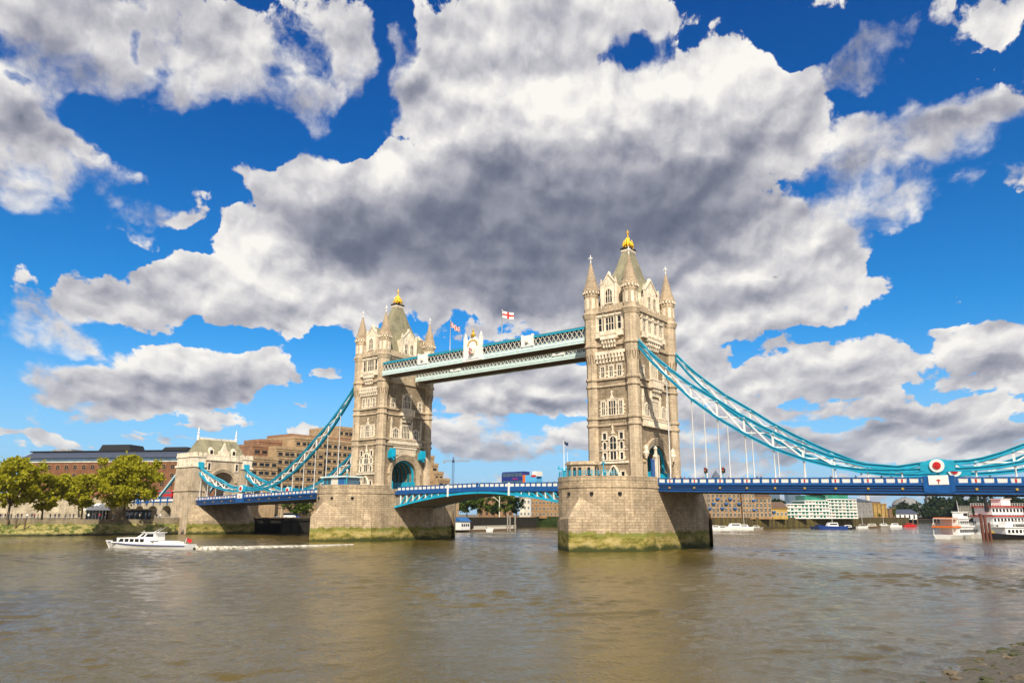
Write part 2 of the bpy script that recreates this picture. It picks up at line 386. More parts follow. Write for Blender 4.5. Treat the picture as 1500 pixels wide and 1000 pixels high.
MT['abut'] = masonry('abutment_granite', (.54,.455,.345), (.47,.39,.29), (.35,.285,.21), 1.3, .6, .025, .3, bump=.4)
MT['slate'] = masonry('green_slate', (.30,.285,.195), (.245,.235,.16), (.16,.155,.10), .45, .3, .02, .3, rough=.55, bump=.25, streak=True)
MT['teal'] = simple('teal_paint', (.014,.35,.52), .38, var=.22, scale=.8)
MT['cyan'] = simple('bright_cyan_paint', (.004,.36,.56), .38, var=.2, scale=.8)
MT['palet'] = simple('pale_teal_paint', (.66,.82,.80), .42, var=.14, scale=.9)
MT['deept'] = simple('deep_and_shaded_teal', (.01,.16,.20), .42, var=.2)
MT['blue'] = simple('blue_paint', (.008,.085,.29), .36, var=.2, scale=.8)
MT['dblue'] = simple('dark_blue_paint', (.008,.022,.07), .45, var=.2)
MT['white'] = simple('white_paint', (.80,.79,.76), .42, var=.07, scale=1.1)
MT['offw'] = simple('cream_paint', (.66,.62,.53), .5, var=.12)
MT['red'] = simple('red_paint', (.52,.02,.02), .38, var=.12)
MT['gilt'] = simple('gilding', (.85,.52,.06), .28, metal=.7, var=.2)
MT['gold'] = simple('gold_leaf', (1.0,.60,.04), .3, metal=.45, var=.15)
MT['glass'] = simple('dark_window_glass', (.012,.015,.02), .12, var=.5, scale=.6, spec=.4)
MT['bglass'] = simple('blue_tinted_glass', (.05,.10,.15), .06, var=.4, scale=.3, spec=.9)
MT['gglass'] = simple('green_tinted_glass', (.02,.20,.13), .1, var=.4, scale=.15, spec=.8)
MT['black'] = simple('black_paint', (.012,.012,.014), .5, var=.3)
MT['rubber'] = simple('black_rubber', (.015,.015,.015), .85, var=.3)
MT['asph'] = simple('asphalt', (.05,.05,.05), .9, var=.3, scale=3)
MT['pave'] = simple('paving_stone', (.33,.29,.24), .9, var=.25, scale=2)
MT['soffit'] = masonry('brown_soffit_boards', (.34,.225,.12), (.28,.18,.10), (.12,.08,.045), 2.2, .6, .05, .3, bump=.3, streak=False)
MT['steel'] = simple('grey_brown_steel', (.26,.235,.20), .6, var=.25)
MT['timber'] = simple('weathered_timber', (.13,.085,.05), .9, var=.35, scale=2.5)
MT['rustpile'] = simple('rusty_pile', (.13,.045,.03), .8, var=.4, scale=2.5)
MT['skin'] = simple('skin', (.50,.30,.21), .6, var=.08)

# ================================================================== THE BRIDGE (x along the roadway, y downstream, z above the river)
TX, PH = 41.15, 10.65
CX, CY = 5.2, 9.3                 # turret centres within a tower
def road_z(x):
    a = abs(x)
    return 13.55 if a < 52 else 13.5-(a-52)*.0235

# ---- piers
def pier_outline(k=1.0, pad=0.):
    pts = []
    w = PH+pad
    for i in range(13):
        t = PI*i/12
        pts.append((w*math.cos(t), 12.5+(11.5*k+pad)*math.sin(t)))
    return pts + [(-x, -y) for x, y in pts]
def make_pier(label, cx):
    t = thing('bridge_pier', label, 'bridge pier', (cx,0,0), 0, 'granite piers of the bridge')
    mb = MB()
    up = [(cx+x, y) for x, y in pier_outline()]
    mb.prism(up, -3, 13.9)
    mb.build('pier_body', MT['pier'], t)
    co = MB()
    co.prism([(cx+x, y) for x, y in pier_outline(1, .16)], 12.55, 12.95)
    n = len(up)
    a, b = pier_outline(1, .06), pier_outline(1, -.55)
    for i in range(n):          # parapet wall round the rounded ends only
        j = (i+1) % n
        if abs(a[i][1]) < 12.0 and abs(a[j][1]) < 12.0 or abs(a[i][1]-a[j][1]) > 20: continue
        q = [(cx+a[i][0],a[i][1]),(cx+a[j][0],a[j][1]),(cx+b[j][0],b[j][1]),(cx+b[i][0],b[i][1])]
        co.prism(q, 13.904, 14.85)
    for sx in (-1, 1):
        for sy in (-1, 1):
            x0 = cx+sx*PH; co.box(min(x0, x0-sx*.6), max(x0, x0-sx*.6), min(sy*9.95, sy*12.6), max(sy*9.95, sy*12.6), 13.906, 14.853)
    co.build('parapet', MT['pier'], t)
    for sy in (-1, 1):
        cw = MB()
        b = [(cx-PH-.15, sy*16.4), (cx, sy*28.2), (cx+PH+.15, sy*16.4)]
        mid = [(cx-PH*.62, sy*22.6), (cx+PH*.62, sy*22.6)]
        lo = [b[0], mid[0], b[1], mid[1], b[2]]
        lo = [b[0], (cx-PH*.6, sy*21.9), b[1], (cx+PH*.6, sy*21.9), b[2]]
        top = [(cx-PH*.9, sy*17.2, 8.6), (cx-PH*.52, sy*21.0, 9.9), (cx, sy*23.6, 10.9), (cx+PH*.52, sy*21.0, 9.9), (cx+PH*.9, sy*17.2, 8.6)]
        eave = [(p[0], p[1], z) for p, z in zip(lo, (5.6, 6.0, 6.4, 6.0, 5.6))]
        base = [(p[0], p[1], -3) for p in lo]
        q = base+eave+top
        fs = []
        for i in range(4):
            fs += [(i, i+1, 6+i, 5+i), (5+i, 6+i, 11+i, 10+i)]
        if sy > 0: fs = [f[::-1] for f in fs]
        cw.mesh(q, fs)
        cw.build('cutwater', MT['pier'], t)
    ol = pier_outline(1, .03)
    for i in (14, 16, 18, 20, 22):
        x, y = ol[i % len(ol)]
        dh = MB(); dh.obox((cx+x, y), (.28, 0), (0, .28), 11.0, 11.6)
        dh.build('drain_hole_shade', MT['black'], t)  # solid black block: the dark inside of a drain painted on the wall
    pv = MB(); pv.prism([(cx+x, y) for x, y in pier_outline(1, -.5)], 13.9, 13.98); pv.build('pavement', MT['pave'], t)
    return t
make_pier('granite pier under the nearer southern tower, algae belt at the waterline', TX)
make_pier('granite pier under the farther northern tower, algae belt at the waterline', -TX)

# ---- towers
NRM = {'W': ((0,-1),(1,0),9.8), 'E': ((0,1),(-1,0),9.8), 'O': ((1,0),(0,1),5.5), 'I': ((-1,0),(0,-1),5.5)}
def fp(fc, t, z, d=0.):
    n, tt, pl = NRM[fc]
    return (TX+n[0]*(pl+d)+tt[0]*t, n[1]*(pl+d)+tt[1]*t, z)
def fb(mb, fc, t0, t1, z0, z1, d0, d1, m=0):
    mb.hexa([fp(fc,t0,z0,d1), fp(fc,t1,z0,d1), fp(fc,t1,z0,d0), fp(fc,t0,z0,d0), fp(fc,t0,z1,d1), fp(fc,t1,z1,d1), fp(fc,t1,z1,d0), fp(fc,t0,z1,d0)], m)
def fpoly(mb, fc, pts, d0, d1, m=0):
    n = NRM[fc][0]
    mb.extrude([fp(fc, t, z, d0) for t, z in pts], (n[0]*(d1-d0), n[1]*(d1-d0), 0), m)
def arch_pts(hw, sp, rise, n=14, pointed=False):
    if pointed:
        out = []
        for i in range(n+1):
            s = -1+2*i/n
            out.append((s*hw, sp+rise*(1-abs(s)**1.7)))
        return out
    return [(-hw*math.cos(PI*i/n), sp+rise*math.sin(PI*i/n)) for i in range(n+1)]
def arch_band(mb, fc, hw, sp, rise, th, d0, d1, zbot=None, m=0, pointed=False, tc=0.):
    a = arch_pts(hw, sp, rise, 16, pointed); b = arch_pts(hw+th, sp, rise+th, 16, pointed)
    if zbot is not None:
        a = [(-hw, zbot)]+a+[(hw, zbot)]; b = [(-hw-th, zbot)]+b+[(hw+th, zbot)]
    for i in range(len(a)-1):
        q = [(a[i][0]+tc,a[i][1]), (a[i+1][0]+tc,a[i+1][1]), (b[i+1][0]+tc,b[i+1][1]), (b[i][0]+tc,b[i][1])]
        fpoly(mb, fc, q, d0, d1, m)
def window(par, fc, tc, z0, w, h, lights=2, trans=1, arch=False, sur=.24, hood=False, d=0., name='window', quoin=False):
    mb = MB()
    hw = w/2
    fb(mb, fc, tc-hw-sur, tc-hw, z0-.1, z0+h, d, d+.24); fb(mb, fc, tc+hw, tc+hw+sur, z0-.1, z0+h, d, d+.24)
    fb(mb, fc, tc-hw-sur-.08, tc+hw+sur+.08, z0-.32, z0-.1, d, d+.36)
    if arch:
        rise = w*.42
        arch_band(mb, fc, hw, z0+h-rise, rise, sur, d, d+.25, None, 0, True, tc)
        # spandrels closing the surround
    else:
        fb(mb, fc, tc-hw-sur, tc+hw+sur, z0+h, z0+h+sur*1.1, d, d+.26)
        fb(mb, fc, tc-hw-sur-.1, tc+hw+sur+.1, z0+h+sur*1.1, z0+h+sur*1.1+.12, d, d+.34)
    if quoin:
        for k in range(int(h/.8)):
            zz = z0+.1+k*.8
            for s in (-1, 1):
                x0, x1 = tc+s*(hw+sur), tc+s*(hw+sur+.28)
                fb(mb, fc, min(x0,x1), max(x0,x1), zz, zz+.4, d, d+.16)
    mw = .11 if w < 1.5 else .14
    for k in range(1, lights):
        x = tc-hw+w*k/lights
        fb(mb, fc, x-mw/2, x+mw/2, z0-.1, z0+h-(w*.10 if arch else 0), d+.05, d+.19)
    for k in range(1, trans+1):
        zz = z0+h*k/(trans+1)
        fb(mb, fc, tc-hw, tc+hw, zz-.07, zz+.07, d+.05, d+.17)
    if hood:
        zt = z0+h+sur*1.1+.1
        fpoly(mb, fc, [(tc-.5,zt),(tc+.5,zt),(tc+.14,zt+.8),(tc+.14,zt+1.3),(tc+.3,zt+1.45),(tc,zt+1.95),(tc-.3,zt+1.45),(tc-.14,zt+1.3),(tc-.14,zt+.8)], d+.02, d+.3)
    o = mb.build(name, MT['portland'], par)
    g = MB()
    if arch:
        fpoly(g, fc, [(tc-hw,z0-.1),(tc+hw,z0-.1)]+[(tc+q,zz) for q, zz in arch_pts(hw,z0+h-w*.42,w*.42,12,True)[::-1]], d+.01, d+.045)
    else: fb(g, fc, tc-hw, tc+hw, z0-.1, z0+h, d+.01, d+.045)
    g.build('pane', MT['glass'], o)
    return o
def gable(par, fc, tc, hw, z0, z1, zp, wins, stepped=False, dn=1.6):
    mb = MB()
    if stepped:
        pts = [(-hw,z0),(hw,z0),(hw,z1-1.2),(hw-.55,z1-1.2),(hw-.55,z1),(hw-1.1,z1),(hw-1.1,z1+.9)]
        zz, x = z1+.9, hw-1.1
        pts += [(x*.62, z1+.9+(zp-z1-.9)*.4), (x*.62, z1+.9+(zp-z1-.9)*.55), (.35, zp-.3), (.35, zp), (0, zp+.5)]
        pts = pts+[(-a, b) for a, b in pts[::-1][1:-1]]
    else:
        pts = [(-hw,z0),(hw,z0),(hw,z1),(.28,zp-.3),(.28,zp+.1),(0,zp+.6),(-.28,zp+.1),(-.28,zp-.3),(-hw,z1)]
    fpoly(mb, fc, [(tc+a,b) for a,b in pts], -.55, .12)
    for s in (-1, 1):       # corner pinnacles
        x = tc+s*(hw-.18)
        fb(mb, fc, x-.26, x+.26, z0, z1+.5, .12, .42)
        fpoly(mb, fc, [(x-.3,z1+.5),(x+.3,z1+.5),(x,z1+1.9)], .02, .5)
    # raking copings
    fpoly(mb, fc, [(tc-hw*.98,z1+.0),(tc-hw*.98,z1+.35),(tc,zp+.2),(tc,zp-.2)], .12, .36)
    fpoly(mb, fc, [(tc+hw*.98,z1+.0),(tc,zp-.2),(tc,zp+.2),(tc+hw*.98,z1+.35)], .12, .36)
    # blind tracery in the head
    for k in range(3):
        x = tc+(k-1)*hw*.34
        fb(mb, fc, x-.1, x+.1, z1+.1, z1+(zp-z1)*(.62-.3*abs(k-1)), .12, .26)
    # roof of the dormer running back into the main roof
    mb.mesh([fp(fc,tc-hw*.95,z1,-.55), fp(fc,tc,zp-.1,-.55), fp(fc,tc+hw*.95,z1,-.55), fp(fc,tc-hw*.95,z1,-3.2), fp(fc,tc,zp-.1,-3.6), fp(fc,tc+hw*.95,z1,-3.2)], [(0,1,4,3),(1,2,5,4)], 1)
    mb.mesh([fp(fc,tc-hw*.95,z0,-.55), fp(fc,tc-hw*.95,z1,-.55), fp(fc,tc-hw*.95,z1,-3.2), fp(fc,tc-hw*.95,z0,-3.2)], [(0,1,2,3)], 0)
    mb.mesh([fp(fc,tc+hw*.95,z0,-.55), fp(fc,tc+hw*.95,z1,-.55), fp(fc,tc+hw*.95,z1,-3.2), fp(fc,tc+hw*.95,z0,-3.2)], [(3,2,1,0)], 0)
    o = mb.build('dormer_gable', [MT['portland'], MT['slate']], par)
    for (a, zz, w, h, l) in wins: window(o, fc, tc+a, zz, w, h, l, 1, True, .2, d=.12)
    return o
def dentils(mb, fc, t0, t1, n, z0, z1, d0, d1, m=0, duty=.55):
    w = (t1-t0)/n
    for k in range(n): fb(mb, fc, t0+k*w, t0+k*w+w*duty, z0, z1, d0, d1, m)

T = thing('bridge_tower', 'nearer southern gothic stone tower with gilded crown on its roof', 'bridge tower', (TX,0,13.98), 0, 'gothic towers of the bridge')
# body: one block with the road arch driven through it
HW, SP, RI = 4.9, 18.4, 4.2
body = MB()
prof = [(-9.8,13.98),(-HW,13.98)]+arch_pts(HW,SP,RI,18)+[(HW,13.98),(9.8,13.98),(9.8,45.2),(-9.8,45.2)]
body.extrude([(TX-5.5,y,z) for y, z in prof], (11,0,0))
body.build('wall', MT['granite'], T)
ub = MB(); ub.box(TX-5.5, TX+5.5, -9.8, 9.8, 45.2, 53.4); ub.build('upper_wall', MT['ashlar'], T)
# string courses, cornice, parapet
st = MB()
for fc in 'WEOI':
    hwf = 5.4 if fc in 'WE' else 9.6
    for z0, z1, d in ((28.1,28.7,.34),(26.5,27.0,.28),(37.0,37.45,.34),(35.4,35.85,.28),(44.9,45.5,.38)):
        fb(st, fc, -hwf+.9, hwf-.9, z0, z1, 0, d)
    fb(st, fc, -hwf+.9, hwf-.9, 52.45, 52.8, 0, .42); fb(st, fc, -hwf+.9, hwf-.9, 52.8, 53.15, 0, .7)
    fb(st, fc, -hwf+.9, hwf-.9, 53.15, 53.9, .1, .45)
    n = 7 if fc in 'WE' else 15
    dentils(st, fc, -hwf+1.2, hwf-1.2, n, 53.9, 54.55, .1, .45)
    dentils(st, fc, -hwf+1., hwf-1., n*2, 52.1, 52.45, 0, .36)
st.build('string_course', MT['ashlar'], T)
# machicolation under the top stage (river faces), corbelled bays
for fc in 'WE':
    mb = MB()
    fb(mb, fc, -3.9, 3.9, 42.9, 43.6, 0, .62)
    dentils(mb, fc, -3.8, 3.9, 9, 41.9, 42.9, 0, .6, 0, .5)
    dentils(mb, fc, -3.8, 3.9, 9, 41.0, 41.9, 0, .32, 0, .5)
    mb.build('machicolation', MT['portland'], T)
def bay(fc, hw, z0, z1, ws, nb):
    mb = MB()
    dentils(mb, fc, -hw*.55, hw*.55, nb, z0-1.0, z0-.1, 0, .75, 0, .5)
    dentils(mb, fc, -hw*.5, hw*.5, nb, z0-1.9, z0-1.0, 0, .4, 0, .5)
    fb(mb, fc, -hw*.62, hw*.62, z0-.1, z0+.5, 0, .95)
    fb(mb, fc, -hw, hw, z0+.5, z0+.85, 0, .8)
    fb(mb, fc, -hw*.62, hw*.62, z0+.85, z0+1.9, .55, .9)
    for s in (-1, 1):
        fb(mb, fc, min(s*hw*.62, s*hw), max(s*hw*.62, s*hw), z0+.85, z0+1.7, .3, .66)
    dentils(mb, fc, -hw*.6, hw*.62, nb+3, z0+1.05, z0+1.65, .9, 1.0, 0, .6)
    fb(mb, fc, -hw-.1, hw+.1, z1-.1, z1+.3, 0, .5)
    o = mb.build('corbelled_bay', MT['portland'], T)
    for (t, w, l) in ws:
        window(o, fc, t, z0+2.2, w, z1-z0-2.6, l, 1, False, .26, d=.02)
        for s in (-1, 1):
            pm = MB()
            x = t+s*(w/2+.5)
            fb(pm, fc, x-.16, x+.16, z0+1.9, z1+.0, 0, .42); fpoly(pm, fc, [(x-.22,z1),(x+.22,z1),(x,z1+1.2)], .1, .5)
            pm.build('pilaster', MT['portland'], o)
for fc in 'WE':
    bay(fc, 3.6, 46.4, 52.0, [(0,2.1,3),(-2.55,.85,1),(2.55,.85,1)], 5)
    for t in (-2.2, 0, 2.2): window(T, fc, t, 37.75, .85, 2.3, 2, 1, False, .34, quoin=True)
    window(T, fc, 0, 29.1, 1.75, 3.0, 3, 1, False, .36, True, quoin=True)
    for s in (-1, 1): window(T, fc, 2.25*s, 29.1, .8, 2.9, 2, 1, False, .34, quoin=True)
    window(T, fc, 0, 19.1, 1.5, 1.7, 2, 0, False, .3)
    window(T, fc, 0, 21.3, 1.6, 2.9, 2, 1, True, .34, True)
    for s in (-1, 1):
        window(T, fc, 2.15*s, 19.1, .7, 1.4, 1, 0, False, .32, quoin=True); window(T, fc, 2.15*s, 21.4, .7, 1.5, 1, 0, True, .32, quoin=True); window(T, fc, 2.15*s, 23.6, .85, 1.3, 1, 0, False, .3)
        window(T, fc, 2.3*s, 15.1, .8, 1.2, 1, 0, False, .3, quoin=True)
    mb = MB()
    fb(mb, fc, -3.8, 3.8, 18.15, 18.6, 0, .3); fb(mb, fc, -3.6, 3.6, 20.95, 21.1, 0, .2)
    mb.build('window_band', MT['portland'], T)
    dr = MB()
    arch_band(dr, fc, 1.15, 15.6, 1.9, .3, 0, .4, 13.98, 0, True); arch_band(dr, fc, 1.45, 15.6, 1.9, .25, 0, .25, 13.98, 0, True)
    for k in (-.6, 0, .6): fb(dr, fc, k-.06, k+.06, 15.5, 17.2-abs(k), .05, .16)
    fb(dr, fc, -1.1, 1.1, 15.3, 15.55, .05, .2)
    o = dr.build('door_arch', MT['portland'], T)
    lf = MB(); fpoly(lf, fc, [(-1.15,13.98),(1.15,13.98)]+arch_pts(1.15,15.6,1.9,12,True)[::-1], .01, .05); lf.build('door', MT['black'], o)
    gable(T, fc, 0, 2.1, 53.0, 59.2, 62.2, [(0,55.1,1.7,3.3,3)])
# the road faces
for fc in 'OI':
    mb = MB()
    for k in range(4):
        arch_band(mb, fc, HW+.02+k*.34, SP, RI+k*.34, .34, 0, .14+.13*k, 13.98)
    arch_band(mb, fc, HW+1.38, SP+.02, RI+1.36, .26, 0, .68)
    mb.build('archivolt', MT['ashlar'], T)
    cb = MB()
    if fc == 'O':
        fb(cb, fc, -6.6, 6.6, 26.4, 26.75, 0, .75); fb(cb, fc, -6.6, 6.6, 26.75, 27.9, .3, .6); fb(cb, fc, -6.7, 6.7, 27.9, 28.2, 0, .72)
        dentils(cb, fc, -6.4, 6.4, 22, 26.9, 27.8, .6, .68, 0, .5)
    else:
        fb(cb, fc, -6.6, 6.6, 27.1, 28.0, 0, .42)
        for r in range(4):
            dentils(cb, fc, -4.4+(.23 if r % 2 else 0), 4.4+(.23 if r % 2 else 0), 19, 23.95+r*.45, 24.35+r*.45, 0, .2, 0, .5)
        fb(cb, fc, -4.6, 4.6, 25.85, 26.3, 0, .35)
    cb.build('balustrade_band', MT['portland'], T)
    window(T, fc, 0, 29.0, 3.0, 3.5, 5, 1, False, .4)
    for s in (-1, 1):
        window(T, fc, 4.1*s, 29.0, 1.9, 2.6, 3, 1, True, .36, quoin=True)
        window(T, fc, 5.6*s, 37.8, 1.2, 2.2, 2, 1, False, .3, quoin=True)
        for k in (2.2, 6.0):
            sp = MB()
            fb(sp, fc, s*k-.2, s*k+.2, 28.7, 33.2, 0, .45); fpoly(sp, fc, [(s*k-.28,33.2),(s*k+.28,33.2),(s*k,34.8)], .05, .5)
            sp.build('pilaster', MT['portland'], T)
    ow = window(T, fc, 0, 38.0, 2.9, 4.0, 5, 1, True, .42)
    oc = MB()
    dentils(oc, fc, -1.7, 1.9, 5, 33.6, 34.7, 0, .55, 0, .55); dentils(oc, fc, -2.0, 2.2, 5, 34.7, 35.5, 0, 1.0, 0, .55)
    fb(oc, fc, -2.6, 2.6, 35.5, 35.95, 0, 1.25); fb(oc, fc, -2.6, 2.6, 35.95, 37.2, .95, 1.2); fb(oc, fc, -2.75, 2.75, 37.2, 37.5, 0, 1.3)
    for s in (-1, 1): fb(oc, fc, min(2.3*s,2.6*s), max(2.3*s,2.6*s), 35.95, 37.2, 0, .95)
    dentils(oc, fc, -2.4, 2.5, 9, 36.1, 37.0, 1.2, 1.27, 0, .55)
    oc.build('balcony', MT['portland'], T)
    for s in (-1, 1):       # heraldic corbels beside the arch
        hb = MB()
        if fc == 'I':
            fpoly(hb, fc, [(s*6.1-.75,23.0),(s*6.1,22.2),(s*6.1+.75,23.0),(s*6.1+.8,24.8),(s*6.1+.55,25.6),(s*6.1-.55,25.6),(s*6.1-.8,24.8)], .7, 1.9)
            fb(hb, fc, s*6.1-.4, s*6.1+.4, 23.2, 25.0, 1.9, 2.25); fb(hb, fc, s*6.1-.6, s*6.1+.6, 22.8, 24.9, 0, .7)
            hb.build('shield_bracket', MT['cyan'], T)
        else:
            hb.rev(fp(fc, s*6.6, 0, .8), [(.2,19.2),(.55,19.9),(.75,20.4),(.5,20.9),(.55,21.5),(.15,22.2)], 7)
            hb.build('carved_corbel', MT['portland'], T)
bay('O', 5.6, 46.4, 51.6, [(-4.1,1.3,2),(-1.4,1.3,2),(1.4,1.3,2),(4.1,1.3,2)], 6)
gable(T, 'O', 0, 3.7, 53.0, 58.2, 61.9, [(-1.25,54.3,1.3,3.2,2),(1.25,54.3,1.3,3.2,2)], True)
gable(T, 'I', 0, 3.1, 53.0, 58.6, 61.9, [(-1.15,54.3,1.15,3.2,2),(1.15,54.3,1.15,3.2,2)], False)
# turrets
def turret(cx, cy, n):
    mb = MB()
    r1, r2 = 1.47, 1.78
    prof = [(1.75,13.98),(1.75,15.0),(r1+.05,15.3),(r1,15.4)]
    for z in (26.5, 28.1, 35.4, 37.0):
        prof += [(r1,z-.12),(r1+.3,z),(r1+.3,z+.45),(r1,z+.62)]
    prof += [(r1,40.6),(r2,43.2),(r2,44.8),(r2+.3,44.9),(r2+.3,45.4),(r2,45.6),(r2,51.6),(r2+.12,51.7),(r2+.36,52.5),(r2+.5,52.8),(r2+.42,53.1),(r2,53.4),(r2-.02,57.2),(r2+.1,57.3),(r2+.1,57.6),(r2,57.7),(r2,58.1),(r2+.28,58.5),(r2+.34,58.85)]
    mb.rev((cx,cy), prof, 8)
    o = mb.build('turret', MT['ashlar'], T)
    sp = MB()
    sp.rev((cx,cy), [(r2+.28,58.85),(r2+.1,59.2),(1.3,61.2),(.72,63.6),(.26,65.6),(.12,66.0)], 10)
    sp.build('spire', MT['spire'], o)
    dt = MB()
    for k in range(16):
        a = 2*PI*k/16
        p = Vector((cx+(r2+.2)*math.cos(a), cy+(r2+.2)*math.sin(a), 0))
        dt.obox(p, (.13*math.cos(a), .13*math.sin(a)), (-.17*math.sin(a), .17*math.cos(a)), 57.95, 58.5)
    for k in range(8):
        a = PI*k/4
        c_, s_ = math.cos(a), math.sin(a)
        ap = r2*math.cos(PI/8)+.02
        pm = MB(); pm.obox((cx+ap*c_, cy+ap*s_), (.05*c_, .05*s_), (-.34*s_, .34*c_), 54.2, 56.7); pm.build('panel', MT['portland'], o)
    dt.build('dentil_ring', MT['portland'], o)
    fi = MB()
    fi.rev((cx,cy), [(.16,65.9),(.3,66.05),(.12,66.25),(.12,66.7),(.26,66.85),(.13,67.0),(.1,67.9),(.02,68.1)], 8)
    fi.box(cx-.5, cx+.5, cy-.1, cy+.1, 67.1, 67.35); fi.box(cx-.1, cx+.1, cy-.5, cy+.5, 67.12, 67.33)
    fi.build('cross_finial', MT['white'], o)
    sl = MB()
    for k in range(8):
        a = PI*k/4
        c_, s_ = math.cos(a), math.sin(a)
        for s in (-.28, .28):
            p0 = Vector((cx+1.40*c_-s*s_*.6, cy+1.40*s_+s*c_*.6, 41.1)); p1 = Vector((cx+1.64*c_-s*s_*1.5, cy+1.64*s_+s*c_*1.5, 43.0))
            sl.bar(p0, p1, .12, .12)
    sl.build('groove_shade', MT['timber'], o)  # raised dark bars, the shade of carved grooves given as colour
k = 0
for sx in (-1, 1):
    for sy in (-1, 1): turret(TX+sx*CX, sy*CY, k); k += 1
# main roof, cresting and crown
rf = MB()
b = [(TX-5.0,-9.0,53.4),(TX+5.0,-9.0,53.4),(TX+5.0,9.0,53.4),(TX-5.0,9.0,53.4)]
m_ = [(TX-3.55,-6.5,58.6),(TX+3.55,-6.5,58.6),(TX+3.55,6.5,58.6),(TX-3.55,6.5,58.6)]
m2 = [(TX-1.9,-3.4,65.2),(TX+1.9,-3.4,65.2),(TX+1.9,3.4,65.2),(TX-1.9,3.4,65.2)]
t_ = [(TX-.95,-1.4,70.2),(TX+.95,-1.4,70.2),(TX+.95,1.4,70.2),(TX-.95,1.4,70.2)]
rf.loft([b,m_,m2,t_])
ro = rf.build('roof', MT['slate'], T)
ct = MB()
ct.box(TX-1.05, TX+1.05, -1.5, 1.5, 69.4, 70.2, 0); ct.box(TX-1.15, TX+1.15, -1.6, 1.6, 70.2, 70.7, 0)
for i in range(5):
    for s in (-1, 1): ct.box(TX+s*1.08-.03, TX+s*1.08+.03, -1.3+i*.56, -1.02+i*.56, 69.6, 69.95, 1)
for i in range(4):
    for s in (-1, 1): ct.box(TX-1.0+i*.56, TX-.72+i*.56, s*1.53-.03, s*1.53+.03, 69.6, 69.95, 1)
ct.build('roof_curb', [MT['portland'], MT['black']], ro)
bl = MB(); bl.box(TX-1.25, TX+1.25, -1.72, 1.72, 70.703, 71.15)
bl.build('balustrade', MT['black'], ro)
cr = MB()
for k in range(12):
    a = 2*PI*k/12
    p = Vector((TX+1.0*math.cos(a), 1.4*math.sin(a), 71.1)); q = Vector((TX+.8*math.cos(a), 1.1*math.sin(a), 73.5 if k % 2 else 72.8))
    cr.tube([p, p.lerp(q,.4)+Vector((.28*math.cos(a), .28*math.sin(a), 0)), q], [.13,.21,.05], 6)
for k in range(6):
    a = 2*PI*k/6
    p = Vector((TX+.5*math.cos(a), .7*math.sin(a), 71.3)); q = Vector((TX+.3*math.cos(a), .35*math.sin(a), 74.1))
    cr.tube([p, p.lerp(q,.45)+Vector((.2*math.cos(a), .2*math.sin(a), 0)), q], [.15,.24,.06], 6)
cr.rev((TX,0), [(.4,71.4),(.5,72.6),(.28,73.4),(.4,73.8),(.14,74.2),(.16,75.0),(.3,75.2),(.12,75.4),(.03,76.3)], 8)
cr.box(TX-.35, TX+.35, -.07, .07, 75.5, 75.68); cr.box(TX-.07, TX+.07, -.35, .35, 75.52, 75.66)
cr.build('gilded_crown', MT['gold'], ro)
# flying bits behind the parapet: chimney stacks beside the gables
for (x, y) in ((-3.2,-7.6),(3.2,-7.6),(-3.2,7.6),(3.2,7.6)):
    ch = MB(); ch.box(TX+x-.45, TX+x+.45, y-.45, y+.45, 53.4, 60.2); ch.box(TX+x-.6, TX+x+.6, y-.6, y+.6, 60.2, 60.6)
    ch.build('chimney_stack', MT['ashlar'], T)
# teal steel ribs and gates inside the road arch
for i in range(6):
    mb = MB()
    xx = -4.6+i*1.8
    a = arch_pts(HW-.03, SP, RI-.03, 14); b2 = arch_pts(HW-.5, SP, RI-.5, 14)
    a = [(-HW+.03,13.98)]+a+[(HW-.03,13.98)]; b2 = [(-HW+.5,13.98)]+b2+[(HW-.5,13.98)]
    for j in range(len(a)-1):
        mb.extrude([(TX+xx,a[j][0],a[j][1]),(TX+xx,a[j+1][0],a[j+1][1]),(TX+xx,b2[j+1][0],b2[j+1][1]),(TX+xx,b2[j][0],b2[j][1])], (.5,0,0))
    mb.build('arch_rib', MT['teal' if i in (0,5) else 'deept'], T)  # inner ribs darker: the shade of the passage is put into their colour
for s in (-1, 1):
    mb = MB(); y0, y1 = sorted((s*4.0, s*4.86)); mb.box(TX-5.2, TX+5.9, y0, y1, 13.98, 16.4)
    for i in range(8): mb.box(TX-5.0+i*1.35, TX-4.5+i*1.35, y0-.05, y1+.05, 14.1, 16.2)
    mb.build('side_gate', MT['teal'], T)
bg = MB(); fb(bg, 'O', -4.4, -2.9, 13.98, 19.2, .7, .95); bg.build('blue_banner', MT['blue'], T)
pl = MB(); fb(pl, 'O', -2.9, -1.9, 13.98, 19.6, .4, 1.6); pl.rev(fp('O', -2.4, 0, 1.0), [(.75,19.6),(.75,20.0),(.45,20.3),(.3,21.2),(.5,21.6),(.1,22.2)], 8)
pl.build('gate_pillar', MT['portland'], T)
again(T, (-TX,0,13.98), PI, 'farther northern gothic stone tower, its inner face crossed by the walkway shadow')

